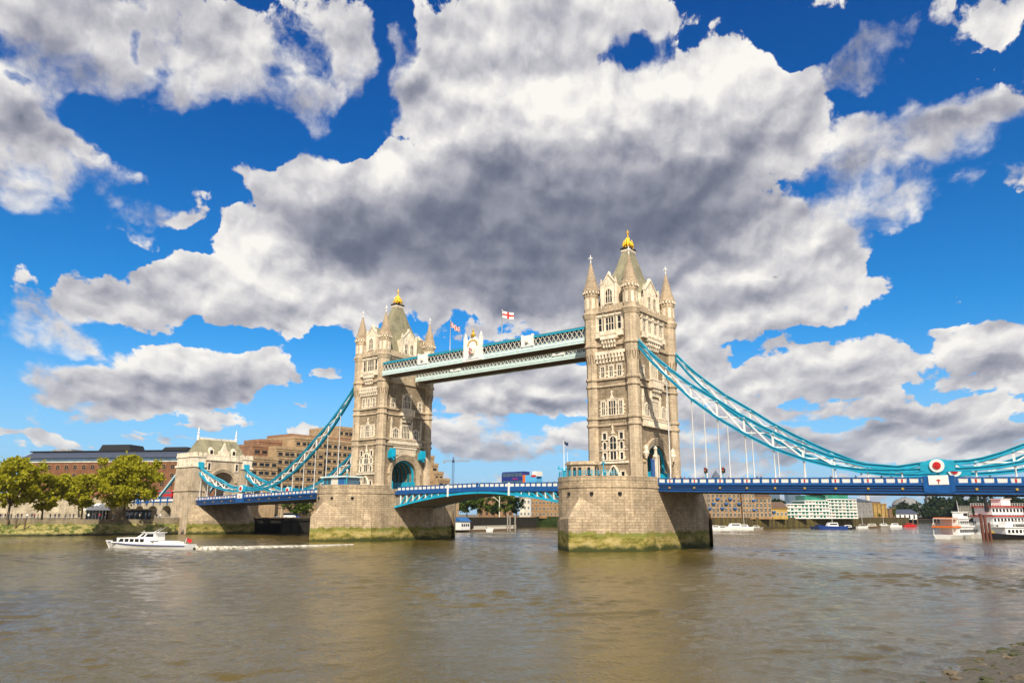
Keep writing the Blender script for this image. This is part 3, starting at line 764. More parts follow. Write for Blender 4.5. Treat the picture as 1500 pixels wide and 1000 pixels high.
# ---- high level walkways
WZ0, WZT = 46.2, 50.1
def walkway(y0, y1, label, crest):
    t = thing('high_walkway', label, 'walkway', (0,(y0+y1)/2,WZ0), 0, 'high level walkways between the towers')
    X = 34.6
    mb = MB(); mb.box(-X, X, y0+.25, y1-.25, WZ0+.15, WZ0+.5); mb.build('soffit', MT['soffit'], t)
    for nm, ya, s in (('side_frame', y0, -1), ('side_frame', y1, 1)):
        mb = MB()
        def sb(x0, x1, z0, z1, d0, d1, m=0):
            a, b = sorted((ya-s*d0, ya-s*d1)); mb.box(x0, x1, a, b, z0, z1, m)
        sb(-X, X, WZ0, WZ0+.38, -.0, .5, 0); sb(-X, X, WZ0+.38, WZ0+.52, .12, .5, 1); sb(-X, X, WZ0+.52, WZ0+1.2, .06, .5, 0)
        sb(-X, X, WZ0+1.2, WZ0+1.36, .0, .5, 0)
        sb(-X, X, WZT-.5, WZT-.1, .1, .5, 2)
        fr = mb.build('side_girder', [MT['palet'], MT['deept'], MT['teal']], t)
        lt = MB()
        n = 52; w = 2*X/n
        for k in range(n):
            xa, xb = -X+k*w, -X+(k+1)*w
            ym = ya-s*.3
            lt.bar((xa,ym,WZ0+1.36),(xb,ym,WZT-.45), .11, .2, 0, (0,1,0)); lt.bar((xb,ym-s*.05,WZ0+1.36),(xa,ym-s*.05,WZT-.45), .11, .2, 0, (0,1,0))
        lt.build('lattice', MT['offw'], fr)
    ins = MB(); ins.box(-X, X, y0+1.2, y1-1.2, WZ0+.5, WZT-.4); ins.build('corridor_glazing', MT['bglass'], t)
    rf = MB(); rf.loft([[(x,y0+.05,WZT-.1),(x,y1-.05,WZT-.1),(x,y1-1.6,WZT+.55),(x,y0+1.6,WZT+.55)] for x in (-X, X)]); rf.build('roof', MT['deept'], t)
    for cx in (-18.2, 18.2):
        mb = MB(); mb.box(cx-1.6, cx+1.6, y0-.12, y0+.28, WZ0+1.37, WZT+.3)
        for s in (-1.6, 1.6): mb.box(cx+s-.22, cx+s+.22, y0-.22, y0+.3, WZ0+1.37, WZT+.55)
        mb.box(cx-.75, cx+.75, y0-.2, y0-.12, WZ0+2.0, WZT-.4)
        o = mb.build('crest_panel', MT['white'], t)
        e = MB(); e.rev((cx, y0-.26), [(.05,WZ0+2.1),(.45,WZ0+2.3),(.5,WZ0+2.8),(.1,WZ0+3.2)], 8); e.build('emblem', MT['offw'], o)
    if crest:
        mb = MB()
        pts = [(-2.3,WZ0+.6),(2.3,WZ0+.6),(2.3,WZT+1.6),(1.4,WZT+1.8),(.7,WZT+2.5),(-.7,WZT+2.5),(-1.4,WZT+1.8),(-2.3,WZT+1.6)]
        mb.extrude([(x+.4,y0-.3,z) for x, z in pts], (0,.6,0))
        for s in (-2.7, 2.7):
            mb.box(.4+s-.38, .4+s+.38, y0-.45, y0+.35, WZ0+.3, WZT+2.6); mb.rev((.4+s,y0-.05), [(.5,WZT+2.6),(.55,WZT+2.9),(.2,WZT+3.1),(.3,WZT+3.4),(.05,WZT+3.7)], 8)
        mb.box(-3.0, 3.8, y0-.55, y0+.3, WZ0-.1, WZ0+.3)
        o = mb.build('coat_of_arms', MT['white'], t)
        e = MB()
        for k in range(9):
            a = PI*k/8
            e.box(.4+1.55*math.cos(a)-.2, .4+1.55*math.cos(a)+.2, y0-.42, y0-.3, WZT+.3+1.3*math.sin(a)-.2, WZT+.3+1.3*math.sin(a)+.2)
        e.rev((.4,y0-.1), [(.55,WZT+2.4),(.75,WZT+2.9),(.45,WZT+3.4),(.2,WZT+3.9),(.3,WZT+4.2),(.04,WZT+4.7)], 8)
        e.build('gilt_crest', MT['gilt'], o)
        sh = MB(); sh.rev((.4,y0-.32), [(.1,WZ0+1.2),(.8,WZ0+1.8),(1.0,WZ0+2.6),(.95,WZ0+3.4),(.2,WZ0+3.6)], 10)
        sh.build('shield', MT['offw'], o)
        rs = MB()
        for (dx, dz) in ((-.35,2.2),(.4,2.7),(-.1,3.0),(.1,1.8)): rs.box(.4+dx-.18, .4+dx+.18, y0-1.38, y0-1.25, WZ0+dz-.15, WZ0+dz+.15)
        rs.build('red_charge', MT['red'], o)
walkway(-11.1, -5.6, 'nearer high walkway with white lattice sides and a coat of arms at its middle', True)
walkway(2.3, 8.0, 'farther high walkway with white lattice, half hidden below the nearer one', False)

# flags on the nearer walkway
def flag_mesh(par, w, h, kind, droop):
    mb = MB(); nx, nz = 22, 14
    def P(i, j):
        a, b = i/nx, j/nz
        return (a*w, .12*math.sin(a*9+b)*a*w*.6, -b*h-droop*a*w*(1+.12*math.sin(5*a))+.05*math.sin(8*a))
    for i in range(nx):
        for j in range(nz):
            a, b = (i+.5)/nx, (j+.5)/nz
            if kind == 'cross': m = 1 if abs(a-.5) < .075 or abs(b-.5) < .125 else 0
            elif kind == 'union':
                x, y = (a-.5)*2, (b-.5)
                dd = min(abs(y-x*.5), abs(y+x*.5))
                if abs(y) < .09 or abs(x) < .10: m = 1
                elif abs(y) < .16 or abs(x) < .18: m = 0
                elif dd < .05: m = 1
                elif dd < .11: m = 0
                else: m = 2
            elif kind == 'ensign': m = 2 if a < .45 and b < .5 and (i+j) % 2 else 1
            else: m = 2
            mb.poly([P(i,j),P(i,j+1),P(i+1,j+1),P(i+1,j)], m, True)
    return mb.build('flag', [MT['white'], MT['red'], MT['dblue']], par, True)
def flagpole(loc, top, w, h, kind, label, rz, droop, dz=.1):
    t = thing('flagpole', label, 'flagpole', loc, rz, 'flags flying above the walkway' if kind in ('cross','union') else None)
    mb = MB(); H = top-loc[2]
    mb.rev((0,0), [(.13,0),(.09,H),(.17,H+.02),(.17,H+.18),(.03,H+.25)], 8, 0, True); mb.build('pole', MT['white'], t, True)
    f = flag_mesh(t, w, h, kind, droop); f.location = (.1,0,H-dz)
    return t
VR = math.atan2(_r.y, _r.x)
pa = at(660,470,y=-10.2); pb = at(735.5,455,y=-10.2)
flagpole((pa.x,-10.2,WZ0+1.4), pa.z, 2.6, 1.6, 'union', 'white pole flying a drooping red, white and blue flag above the walkway', VR, .75)
flagpole((pb.x,-10.2,WZ0+1.4), pb.z, 2.9, 1.75, 'cross', 'white pole flying a white flag with a red cross above the walkway', VR, .18)

# ---- suspension chains
UP = [(47.0,46.0),(47.85,45.5),(50.2,42.7),(52.8,40.1),(55.7,37.5),(60,33.9),(65.9,29.9),(70,26.9),(74.25,24.15),(78,22),(81.4,20.15),(86.8,17.66),(92.7,15.9),(98,15.25),(102,15.75),(104.1,15.85),(106.5,15.8),(108.8,15.84),(110.8,16.15),(113.8,17.0),(116.7,18.1),(122,19.5),(127.5,21.4),(131.5,23.0),(135.3,24.8)]
LO = [(47.0,45.0),(48.1,43.9),(51.2,39.9),(54.8,36.1),(60,30.9),(65.6,26.4),(71.4,22.6),(76.5,19.7),(82,17.4),(87.1,15.85),(91.7,15.05),(96.2,14.75),(100.5,14.75),(104.1,14.75),(107.5,14.65),(110.7,14.75),(113.5,15.0),(116.4,15.5),(120,16.1),(123.7,17.0),(127.5,18.6),(131.1,20.6),(135.3,24.0)]
def interp(tab, x):
    return float(np.interp(x, [a for a, _ in tab], [b for _, b in tab]))
LX, LZ = 104.1, 15.25
def make_chain(label):
    t = thing('suspension_chain', label, 'suspension chain', (LX,-9.3,LZ), 0, 'curved suspension chains of the side spans')
    y = -9.3
    def chord(tab, name, dep):
        mb = MB()
        xs = sorted(set([a for a, _ in tab]+list(np.linspace(47.0, 135.3, 60))))
        for a, b in zip(xs[:-1], xs[1:]):
            za, zb = interp(tab, a), interp(tab, b)
            for (dz, w, h, m) in ((dep/2, .78, .16, 0), (-dep/2, .78, .16, 0), (0, .34, dep-.1, 1)):
                mb.hexa([(a,y-w/2,za+dz-h/2),(b,y-w/2,zb+dz-h/2),(b,y+w/2,zb+dz-h/2),(a,y+w/2,za+dz-h/2),(a,y-w/2,za+dz+h/2),(b,y-w/2,zb+dz+h/2),(b,y+w/2,zb+dz+h/2),(a,y+w/2,za+dz+h/2)], m)
        mb.build(name, [MT['teal'], MT['teal']], t)
    chord(UP, 'upper_chord', .62); chord(LO, 'lower_chord', .54)
    nodes = [54.48+5.5*k for k in range(9)]+[109.6, 115.1, 120.6, 126.1, 131.0]
    br = MB()
    for a in nodes[:9]:
        zl, zu = interp(LO, a), interp(UP, a)
        if zu-zl > .9: br.bar((a,y,zl),(a,y,zu), .34, .3)
    seq = [49.8]+nodes[:8]
    for a, b in zip(seq[:-1], seq[1:]):
        br.bar((a,y-.08,interp(UP,a)-.2),(b,y-.08,interp(LO,b)+.2), .32, .24); br.bar((a,y+.08,interp(LO,a)+.2),(b,y+.08,interp(UP,b)-.2), .26, .22)
    br.build('bracing', MT['white'], t); br = MB()
    for a in nodes[9:]:
        zl, zu = interp(LO, a), interp(UP, a)
        if zu-zl > .9: br.bar((a,y,zl),(a,y,zu), .34, .3)
    seq = nodes[9:]
    for a, b in zip(seq[:-1], seq[1:]):
        br.bar((a,y-.08,interp(UP,a)-.2),(b,y-.08,interp(LO,b)+.2), .32, .24); br.bar((a,y+.08,interp(LO,a)+.2),(b,y+.08,interp(UP,b)-.2), .32, .22)
    br.build('bracing', MT['white'], t)
    for a in nodes:
        mb = MB(); zt = interp(LO, a)-.2; zb = road_z(a)+.9
        mb.rev((a,y), [(.13,zb),(.13,zt-.4),(.2,zt-.3),(.2,zt)], 7, 0, True); mb.box(a-.22, a+.22, y-.2, y+.2, zb, zb+.35)
        mb.build('hanger_rod', MT['white'], t)
    lk = MB()
    for s in (-1, 1):       # eye plates round the pin
        lk.extrude([(LX-2.6,y+s*.3,LZ-.7),(LX-1,y+s*.3,LZ-1.0),(LX+1,y+s*.3,LZ-1.0),(LX+2.6,y+s*.3,LZ-.75),(LX+2.6,y+s*.3,LZ+.75),(LX+1.,y+s*.3,LZ+1.15),(LX-1.,y+s*.3,LZ+1.15),(LX-2.6,y+s*.3,LZ+.6)], (0,s*.14,0))
    lk.build('eye_plate', MT['teal'], t)
    for s in (-1, 1):
        def disc(r, d0, d1, n=28):
            m = MB(); m.extrude([(LX+r*math.cos(2*PI*k/n), y+s*d0, LZ+.12+r*math.sin(2*PI*k/n)) for k in range(n)], (0,s*(d1-d0),0)); return m
        o = disc(1.12, .44, .72).build('joint_disc', MT['white'], t)
        disc(1.28, .44, .6).build('rim', MT['teal'], o); disc(.62, .72, .86).build('red_boss', MT['red'], o); disc(.3, .86, .95, 12).build('pin_cap', MT['red'], o)
    return t
C0 = make_chain('nearest suspension chain, on the upstream side right of the southern tower')
again(C0, (LX,9.3,LZ), 0, 'suspension chain on the far side of the span right of the southern tower')
again(C0, (-LX,-9.3,LZ), PI, 'suspension chain on the upstream side left of the northern tower')
again(C0, (-LX,9.3,LZ), PI, 'suspension chain on the far side of the span left of the northern tower')

# ---- side span decks
def parapet_frame(mb, xs, y, s, zf, m=0):
    """blue frame of a parapet along the polyline xs at y, s = outward side"""
    for a, b in zip(xs[:-1], xs[1:]):
        for (z0, z1, w) in ((0,.22,.3),(1.0,1.18,.34)):
            mb.hexa([(a,y-w/2,zf(a)+z0),(b,y-w/2,zf(b)+z0),(b,y+w/2,zf(b)+z0),(a,y+w/2,zf(a)+z0),(a,y-w/2,zf(a)+z1),(b,y-w/2,zf(b)+z1),(b,y+w/2,zf(b)+z1),(a,y+w/2,zf(a)+z1)], m)
        z = zf(a)
        mb.box(a-.18, a+.18, y-.15, y+.15, z+.22, z+1.0, m)
def panel_proto(w):
    mb = MB()
    mb.box(-w/2, w/2, -.06, .06, 0, .76, 0)
    for k in range(4):
        x = -w/2+w*(k+.5)/4
        for dz in (.2, .55): mb.box(x-.06, x+.06, -.085, .085, dz-.09, dz+.09, 1)
    return mb
def side_span(label):
    t = thing('side_span_deck', label, 'bridge deck', (0,0,13.5), 0, 'blue painted side span decks')
    X0, X1 = 51.85, 136.0
    xs = [X0+k*(X1-X0)/30 for k in range(31)]
    rd = MB()
    for a, b in zip(xs[:-1], xs[1:]):
        za, zb = road_z(a)-.12, road_z(b)-.12
        rd.hexa([(a,-9.2,za-.5),(b,-9.2,zb-.5),(b,9.2,zb-.5),(a,9.2,za-.5),(a,-9.2,za),(b,-9.2,zb),(b,9.2,zb),(a,9.2,za)])
    rd.build('roadway', MT['asph'], t)
    for s in (-1, 1):
        y = s*9.75
        g = MB()
        for a, b in zip(xs[:-1], xs[1:]):
            za, zb = road_z(a), road_z(b)
            for (z0, z1, w, m) in ((-.25,.02,.62,0),(-1.35,-.25,.22,1),(-1.1,-.95,.4,0),(-1.62,-1.35,.6,0),(-.62,-.5,.36,0)):
                g.hexa([(a,y-w/2,za+z0),(b,y-w/2,zb+z0),(b,y+w/2,zb+z0),(a,y+w/2,za+z0),(a,y-w/2,za+z1),(b,y-w/2,zb+z1),(b,y+w/2,zb+z1),(a,y+w/2,za+z1)], m)
        g.build('girder', [MT['blue'], MT['dblue']], t)
        p = MB()
        px = []
        for k in range(15):
            a = 54.48+5.5*k-2.75
            px += [a, a+5.5/3, a+11/3]
        px = [X0]+[a for a in px if X0+.5 < a < X1-.5]+[X1]
        parapet_frame(p, px, y, s, road_z)
        po = p.build('parapet', MT['blue'], t)
        proto = None
        for a, b in zip(px[:-1], px[1:]):
            c = (a+b)/2
            if abs(c-LX) < 1.9: continue
            if proto is None:
                q = panel_proto(1.3).build('parapet_panel', [MT['white'], MT['offw']], po, True)
                proto = q
            else: q = piece(proto, 'parapet_panel', po)
            q.location = (c, y, road_z(c)+.23-13.5)
            if b-a < 1.2: q.scale = (.6,1,1)
        for k in range(15):
            a = 54.48+5.5*k
            if abs(a-LX) < 1: continue
            m = MB(); m.box(a-.13, a+.13, y-s*.1-.22, y-s*.1+.22, road_z(a)+.3, road_z(a)+.85); m.build('red_badge', MT['red'], po)
            m = MB(); m.extrude([(a+.2*math.cos(2*PI*i/10), y+s*.1, road_z(a)-.8+.2*math.sin(2*PI*i/10)) for i in range(10)], (0,s*.28,0)); m.build('gilt_rosette', MT['gilt'], t)
        lk = MB(); z = road_z(LX)
        lk.box(LX-2.2, LX+2.2, y-.35, y+.35, z-1.5, z+1.3); lk.box(LX-2.35, LX-1.75, y-.42, y+.42, z-1.3, z+1.4); lk.box(LX+1.75, LX+2.35, y-.42, y+.42, z-1.3, z+1.4)
        lo = lk.build('link_housing', MT['blue'], t)
        lp = MB(); a, b = sorted((y+s*.36, y+s*.44)); lp.box(LX-1.5, LX+1.5, a, b, z-.1, z+1.45)
        pn = lp.build('emblem_panel', MT['white'], lo)
        sw = MB(); a, b = sorted((y+s*.44, y+s*.5)); sw.box(LX-.07, LX+.07, a, b, z+.05, z+.85); sw.box(LX-.3, LX+.3, a, b, z+.55, z+.7)
        sw.build('red_sword', MT['red'], lo)
    cb = MB()
    for k in range(31):
        x = 53.2+2.75*k
        if x > 135: break
        cb.box(x-.25, x+.25, -9.4, 9.4, road_z(x)-1.5, road_z(x)-.63)
    for yy in (-5, 0, 5):
        for a, b in zip(xs[:-1], xs[1:]):
            cb.hexa([(a,yy-.3,road_z(a)-1.5),(b,yy-.3,road_z(b)-1.5),(b,yy+.3,road_z(b)-1.5),(a,yy+.3,road_z(a)-1.5),(a,yy-.3,road_z(a)-.64),(b,yy-.3,road_z(b)-.64),(b,yy+.3,road_z(b)-.64),(a,yy+.3,road_z(a)-.64)])
    cb.build('cross_beam', MT['steel'], t)
    return t
S0 = side_span('blue side span deck with white panels between the southern tower and the right picture edge')
again(S0, (0,0,13.5), PI, 'blue side span deck with white panels between the northern tower and the arched gatehouse')

# ---- bascules
def bas_lo(a):      # lower chord height at distance a from midspan
    return 12.35-3.55*(a/30.5)**1.75
def bascule(label):
    t = thing('bascule_leaf', label, 'bascule leaf', (0,0,13.5), 0, 'opening bascule leaves')
    X0, X1 = .12, 30.45
    top = lambda x: 13.75-.0145*x
    xs = [X0+(X1-X0)*k/16 for k in range(17)]
    rd = MB()
    for a, b in zip(xs[:-1], xs[1:]):
        rd.hexa([(a,-7.6,top(a)-.75),(b,-7.6,top(b)-.75),(b,7.6,top(b)-.75),(a,7.6,top(a)-.75),(a,-7.6,top(a)-.2),(b,-7.6,top(b)-.2),(b,7.6,top(b)-.2),(a,7.6,top(a)-.2)])
    rd.build('roadway', MT['asph'], t)
    sf = MB()
    for yy in (-7.3,-4.9,-2.45,0,2.45,4.9,7.3):
        for a, b in zip(xs[:-1], xs[1:]):
            sf.hexa([(a,yy-.35,bas_lo(a)+.05),(b,yy-.35,bas_lo(b)+.05),(b,yy+.35,bas_lo(b)+.05),(a,yy+.35,bas_lo(a)+.05),(a,yy-.35,top(a)-.76),(b,yy-.35,top(b)-.76),(b,yy+.35,top(b)-.76),(a,yy+.35,top(a)-.76)])
    for a, b in zip(xs[:-1], xs[1:]):
        sf.hexa([(a,-7.2,bas_lo(a)+.5),(b,-7.2,bas_lo(b)+.5),(b,7.2,bas_lo(b)+.5),(a,7.2,bas_lo(a)+.5),(a,-7.2,bas_lo(a)+.62),(b,-7.2,bas_lo(b)+.62),(b,7.2,bas_lo(b)+.62),(a,7.2,bas_lo(a)+.62)])
    sf.build('soffit_girder', MT['steel'], t)
    for s in (-1, 1):
        y = s*7.9
        g = MB()
        for a, b in zip(xs[:-1], xs[1:]):
            for (f0, f1, w, m) in ((lambda x: top(x)-.9, lambda x: top(x)-.02, .55, 0), (lambda x: top(x)-.98, lambda x: top(x)-.9, .7, 2), (lambda x: bas_lo(x)-.08, lambda x: bas_lo(x)+.42, .62, 1)):
                g.hexa([(a,y-w/2,f0(a)),(b,y-w/2,f0(b)),(b,y+w/2,f0(b)),(a,y+w/2,f0(a)),(a,y-w/2,f1(a)),(b,y-w/2,f1(b)),(b,y+w/2,f1(b)),(a,y+w/2,f1(a))], m)
        # solid web near midspan
        for a, b in zip(xs[:9], xs[1:10]):
            g.hexa([(a,y-.12,bas_lo(a)+.3),(b,y-.12,bas_lo(b)+.3),(b,y+.12,bas_lo(b)+.3),(a,y+.12,bas_lo(a)+.3),(a,y-.12,top(a)-.9),(b,y-.12,top(b)-.9),(b,y+.12,top(b)-.9),(a,y+.12,top(a)-.9)], 3)
        g.build('girder', [MT['blue'], MT['cyan'], MT['dblue'], MT['deept']], t)
        d = MB()
        ds = [11.5+2.4*k for k in range(9)]
        for a, b in zip(ds[:-1], ds[1:]):
            if b > 30.4: break
            d.bar((b,y,bas_lo(b)+.3),(a,y,top(a)-.95), .34, .3, 0, (0,1,0)); d.bar((b,y,bas_lo(b)+.3),(b,y,top(b)-.95), .3, .3, 1)
        d.build('web_member', [MT['cyan'], MT['palet']], t)
        p = MB()
        px = [X0+.4+k*1.62 for k in range(19)]
        parapet_frame(p, px, y, s, top)
        po = p.build('parapet', MT['blue'], t)
        proto = None
        for a, b in zip(px[:-1], px[1:]):
            c = (a+b)/2
            if proto is None: q = proto = panel_proto(1.3).build('parapet_panel', [MT['white'], MT['offw']], po, True)
            else: q = piece(proto, 'parapet_panel', po)
            q.location = (c, y, top(c)+.23-13.5)
        m = MB(); a, b = sorted((y+s*.2, y+s*.5)); m.box(X0+9.9, X0+10.35, a, b, top(10)-2.0, top(10)+1.15); m.build('white_post', MT['white'], t)
    return t
B0 = bascule('right hand bascule leaf carrying the blue bus, reaching left from the southern pier')
again(B0, (0,0,13.5), PI, 'left hand bascule leaf reaching right from the northern pier')

# ================================================================== RIVER AND LAND
def water_mat():
    m, nt, b = new_mat('river_water')
    g = nd(nt, 'ShaderNodeNewGeometry')
    p = vmt(nt, 'MULTIPLY', g.outputs['Position'], (1,1,0))
    rot = nd(nt, 'ShaderNodeVectorRotate', {'Vector': p, 'Angle': .62}, rotation_type='Z_AXIS').outputs[0]
    def nz(sc, str_, det, rough=.55):
        return nd(nt, 'ShaderNodeTexNoise', {'Vector': vmt(nt, 'MULTIPLY', rot, str_), 'Scale': sc, 'Detail': det, 'Roughness': rough}, noise_dimensions='2D').outputs['Fac']
    big = nz(.020, (.5,2.4,1), 5.); fine = nz(2.4, (.85,1.25,1), 4., .6)
    patch = smooth(nt, big, .38, .62)
    h = mth(nt, 'MULTIPLY', fine, mth(nt, 'MULTIPLY_ADD', patch, .05, .06))
    bp = nd(nt, 'ShaderNodeBump', {'Strength': 1., 'Distance': 1., 'Height': h})
    nt.links.new(bp.outputs[0], b.inputs['Normal'])
    c = ramp(nt, big, [(.3, (.080,.058,.010)), (.7, (.116,.084,.016))])
    put(nt, b, 'Base Color', c); put(nt, b, 'Roughness', mth(nt, 'MULTIPLY_ADD', patch, .03, .04)); put(nt, b, 'IOR', 1.33); put(nt, b, 'Specular IOR Level', .55)
    return m
MT['water'] = water_mat()
def river():
    """one sheet: real waves near the camera's shore, getting coarser and flatter far out"""
    r0, r1 = 7., 520.
    rs = [r0]
    while rs[-1] < r1: rs.append(rs[-1]+.16+.0019*rs[-1])
    rs = np.array(rs); th = np.linspace(-R(41), R(41), 760)+YAW
    Rr, T = np.meshgrid(rs, th, indexing='ij')
    X = CAM.x+Rr*np.sin(T); Y = CAM.y+Rr*np.cos(T); Z = np.zeros_like(X)
    g = np.random.default_rng(42)
    patch = np.zeros_like(X)
    for k in range(7):
        a = g.uniform(0, 6.28); l = g.uniform(25, 90)
        patch += np.sin((X*np.cos(a)*.6+Y*np.sin(a)*1.2)*6.28/l+g.uniform(0, 6.28))
    amp = np.clip(.95+.26*patch, .4, 1.7)
    step = .18+.0019*Rr
    for k in range(54):
        l = .8*(6.5/.8)**((k+.5)/54)
        a = -.45+g.normal()*.65
        s = .0165*(1.3 if l < 2.6 else .62)
        ph = (X*np.cos(a)+Y*np.sin(a))*6.28318/l+g.uniform(0, 6.28)+.5*np.sin(X*.05*g.uniform(.5,1.5)+Y*.04)
        ok = np.clip((l/step-2.6)/2., 0, 1)
        Z += s*l/6.28*np.sin(ph)*ok
    Z *= amp*np.clip((500-Rr)/160, 0, 1)
    Z = Z+.35*Z*np.abs(Z)/.12          # peaked crests
    n, m = X.shape
    co = np.stack([X, Y, Z], -1).reshape(-1, 3)
    idx = np.arange(n*m).reshape(n, m)
    q = np.stack([idx[:-1,:-1], idx[:-1,1:], idx[1:,1:], idx[1:,:-1]], -1).reshape(-1, 4)[:, ::-1]
    # the flat rest of the river round that sector
    ring = [tuple(idx[:,0]), tuple(idx[-1,:]), tuple(idx[::-1,-1]), tuple(idx[0,::-1])]
    out = np.array([(-6000,-500,0),(6000,-500,0),(6000,12000,0),(-6000,12000,0)], float)
    left, right = co[idx[-1,0]], co[idx[-1,-1]]
    base = len(co)
    dl = np.array([math.sin(th[0]), math.cos(th[0])]); dr = np.array([math.sin(th[-1]), math.cos(th[-1])])
    eL = (CAM.x+9000*dl[0], CAM.y+9000*dl[1], 0); eR = (CAM.x+9000*dr[0], CAM.y+9000*dr[1], 0)
    eF = (CAM.x+13000*math.sin(YAW), CAM.y+13000*math.cos(YAW), 0)
    eB = [(CAM.x-9000*math.sin(YAW)*.04+k*7000*math.cos(YAW), CAM.y-360-k*7000*math.sin(YAW), 0) for k in (-1, 1)]
    extra = [eL, eF, eR, eB[1], eB[0]]
    co = np.concatenate([co, np.array(extra)])
    L_, F_, R_, BR, BL = range(base, base+5)
    polys = [list(idx[-1,:])+[R_, F_, L_], list(idx[:,0])+[L_, BL], [BR, R_]+list(idx[::-1,-1]), [BL, BR]+list(idx[0,::-1])]
    me = bpy.data.meshes.new('river_water')
    lt = [4]*len(q)+[len(p) for p in polys]
    vi = np.concatenate([q.ravel()]+[np.array(p) for p in polys])
    me.vertices.add(len(co)); me.vertices.foreach_set('co', co.ravel())
    me.loops.add(len(vi)); me.loops.foreach_set('vertex_index', vi)
    me.polygons.add(len(lt)); ls = np.concatenate([[0], np.cumsum(lt)[:-1]]); me.polygons.foreach_set('loop_start', ls)
    me.polygons.foreach_set('use_smooth', [True]*len(q)+[False]*len(polys))
    me.update(calc_edges=True); me.materials.append(MT['water'])
    o = bpy.data.objects.new('river_water', me); col.objects.link(o); o['kind'] = 'structure'
river()
mb = MB(); mb.poly([(-9000,-600,-3),(9000,-600,-3),(9000,16000,-3),(-9000,16000,-3)])
MT['mud'] = simple('river_mud', (.10,.075,.03), .8, var=.4, scale=.6)
tag(mb.build('ground', MT['mud']), kind='structure')
MT['land'] = simple('town_ground', (.16,.14,.105), .95, var=.3, scale=.3)
MT['quay'] = masonry('quay_wall_stone', (.30,.26,.18), (.25,.21,.15), (.12,.10,.07), 1.4, .6, .03, .35, bump=.5, algae=True)
MT['dquay'] = masonry('dark_and_shaded_timber', (.030,.027,.020), (.022,.02,.016), (.008,.008,.007), .5, 4., .05, .3, bump=.6)  # dark timber, blackened further by painting in the shade under the span
LZT = 5.4
e1 = [at(u,753,d=q) for u, q in ((790,470),(900,440),(1040,430),(1110,455),(1190,500),(1255,540),(1330,660),(1345,900),(1420,1000),(1520,1080),(1800,1500))]
BANK = [(-300,-520),(-215,-250),(-154.5,-65),(-138.6,-14),(-138.6,12),(-134.5,14),(-134.5,200)]+[(p.x,p.y) for p in e1]
mb = MB()
far = [(7000,3000),(7000,12000),(-7000,12000),(-7000,-520)]
mb.poly([(x,y,LZT) for x, y in BANK+far])
mb.build('north_bank', MT['land'])['kind'] = 'structure'
def wall_strip(name, pts, z0, z1, th, mats, label, cat, coping=.35, group=None):
    mb = MB()
    for a, b in zip(pts[:-1], pts[1:]):
        a = Vector((a[0],a[1],0)); b = Vector((b[0],b[1],0)); n = (b-a).cross(Vector((0,0,1))).normalized()
        q = [a, b, b-n*th, a-n*th]
        mb.hexa([(p.x,p.y,z0) for p in q]+[(p.x,p.y,z1) for p in q], 0)
        q = [a+n*.15, b+n*.15, b-n*(th+.1), a-n*(th+.1)]
        mb.hexa([(p.x,p.y,z1) for p in q]+[(p.x,p.y,z1+coping) for p in q], 1)
    return tag(mb.build(name, mats), label, cat, group)
wall_strip('embankment_wall', BANK[0:5], -2, LZT+.05, .8, [MT['quay'], MT['pave']], 'low embankment wall with pale coping above the green foreshore', 'river wall')
wall_strip('quay_wall', BANK[5:7], -2, LZT, .6, [MT['dquay'], MT['timber']], 'dark timber faced quay wall under the northern side span, shade put into its colour', 'river wall')
MT['ivy'] = masonry('ivy_covered_wall', (.03,.065,.012), (.05,.09,.015), (.02,.03,.01), .6, .8, .1, .5, bump=.9)
wall_strip('quay_wall', [BANK[6], BANK[7], BANK[8]], -2, LZT+.3, .6, [MT['ivy'], MT['timber']], 'ivy green quay wall seen below the bascules', 'river wall')
MT['pilew'] = masonry('timber_piled_wall', (.16,.13,.035), (.07,.055,.03), (.02,.018,.012), .9, 9., .16, .3, bump=.9)
wall_strip('quay_wall', BANK[8:14], -2, LZT, .6, [MT['pilew'], MT['timber']], 'timber piled quay wall below the brick flats at the river bend', 'river wall')
wall_strip('quay_wall', BANK[14:18], -2, LZT-2, .6, [MT['dquay'], MT['timber']], 'distant dark river wall beyond the moored riverboats', 'river wall')

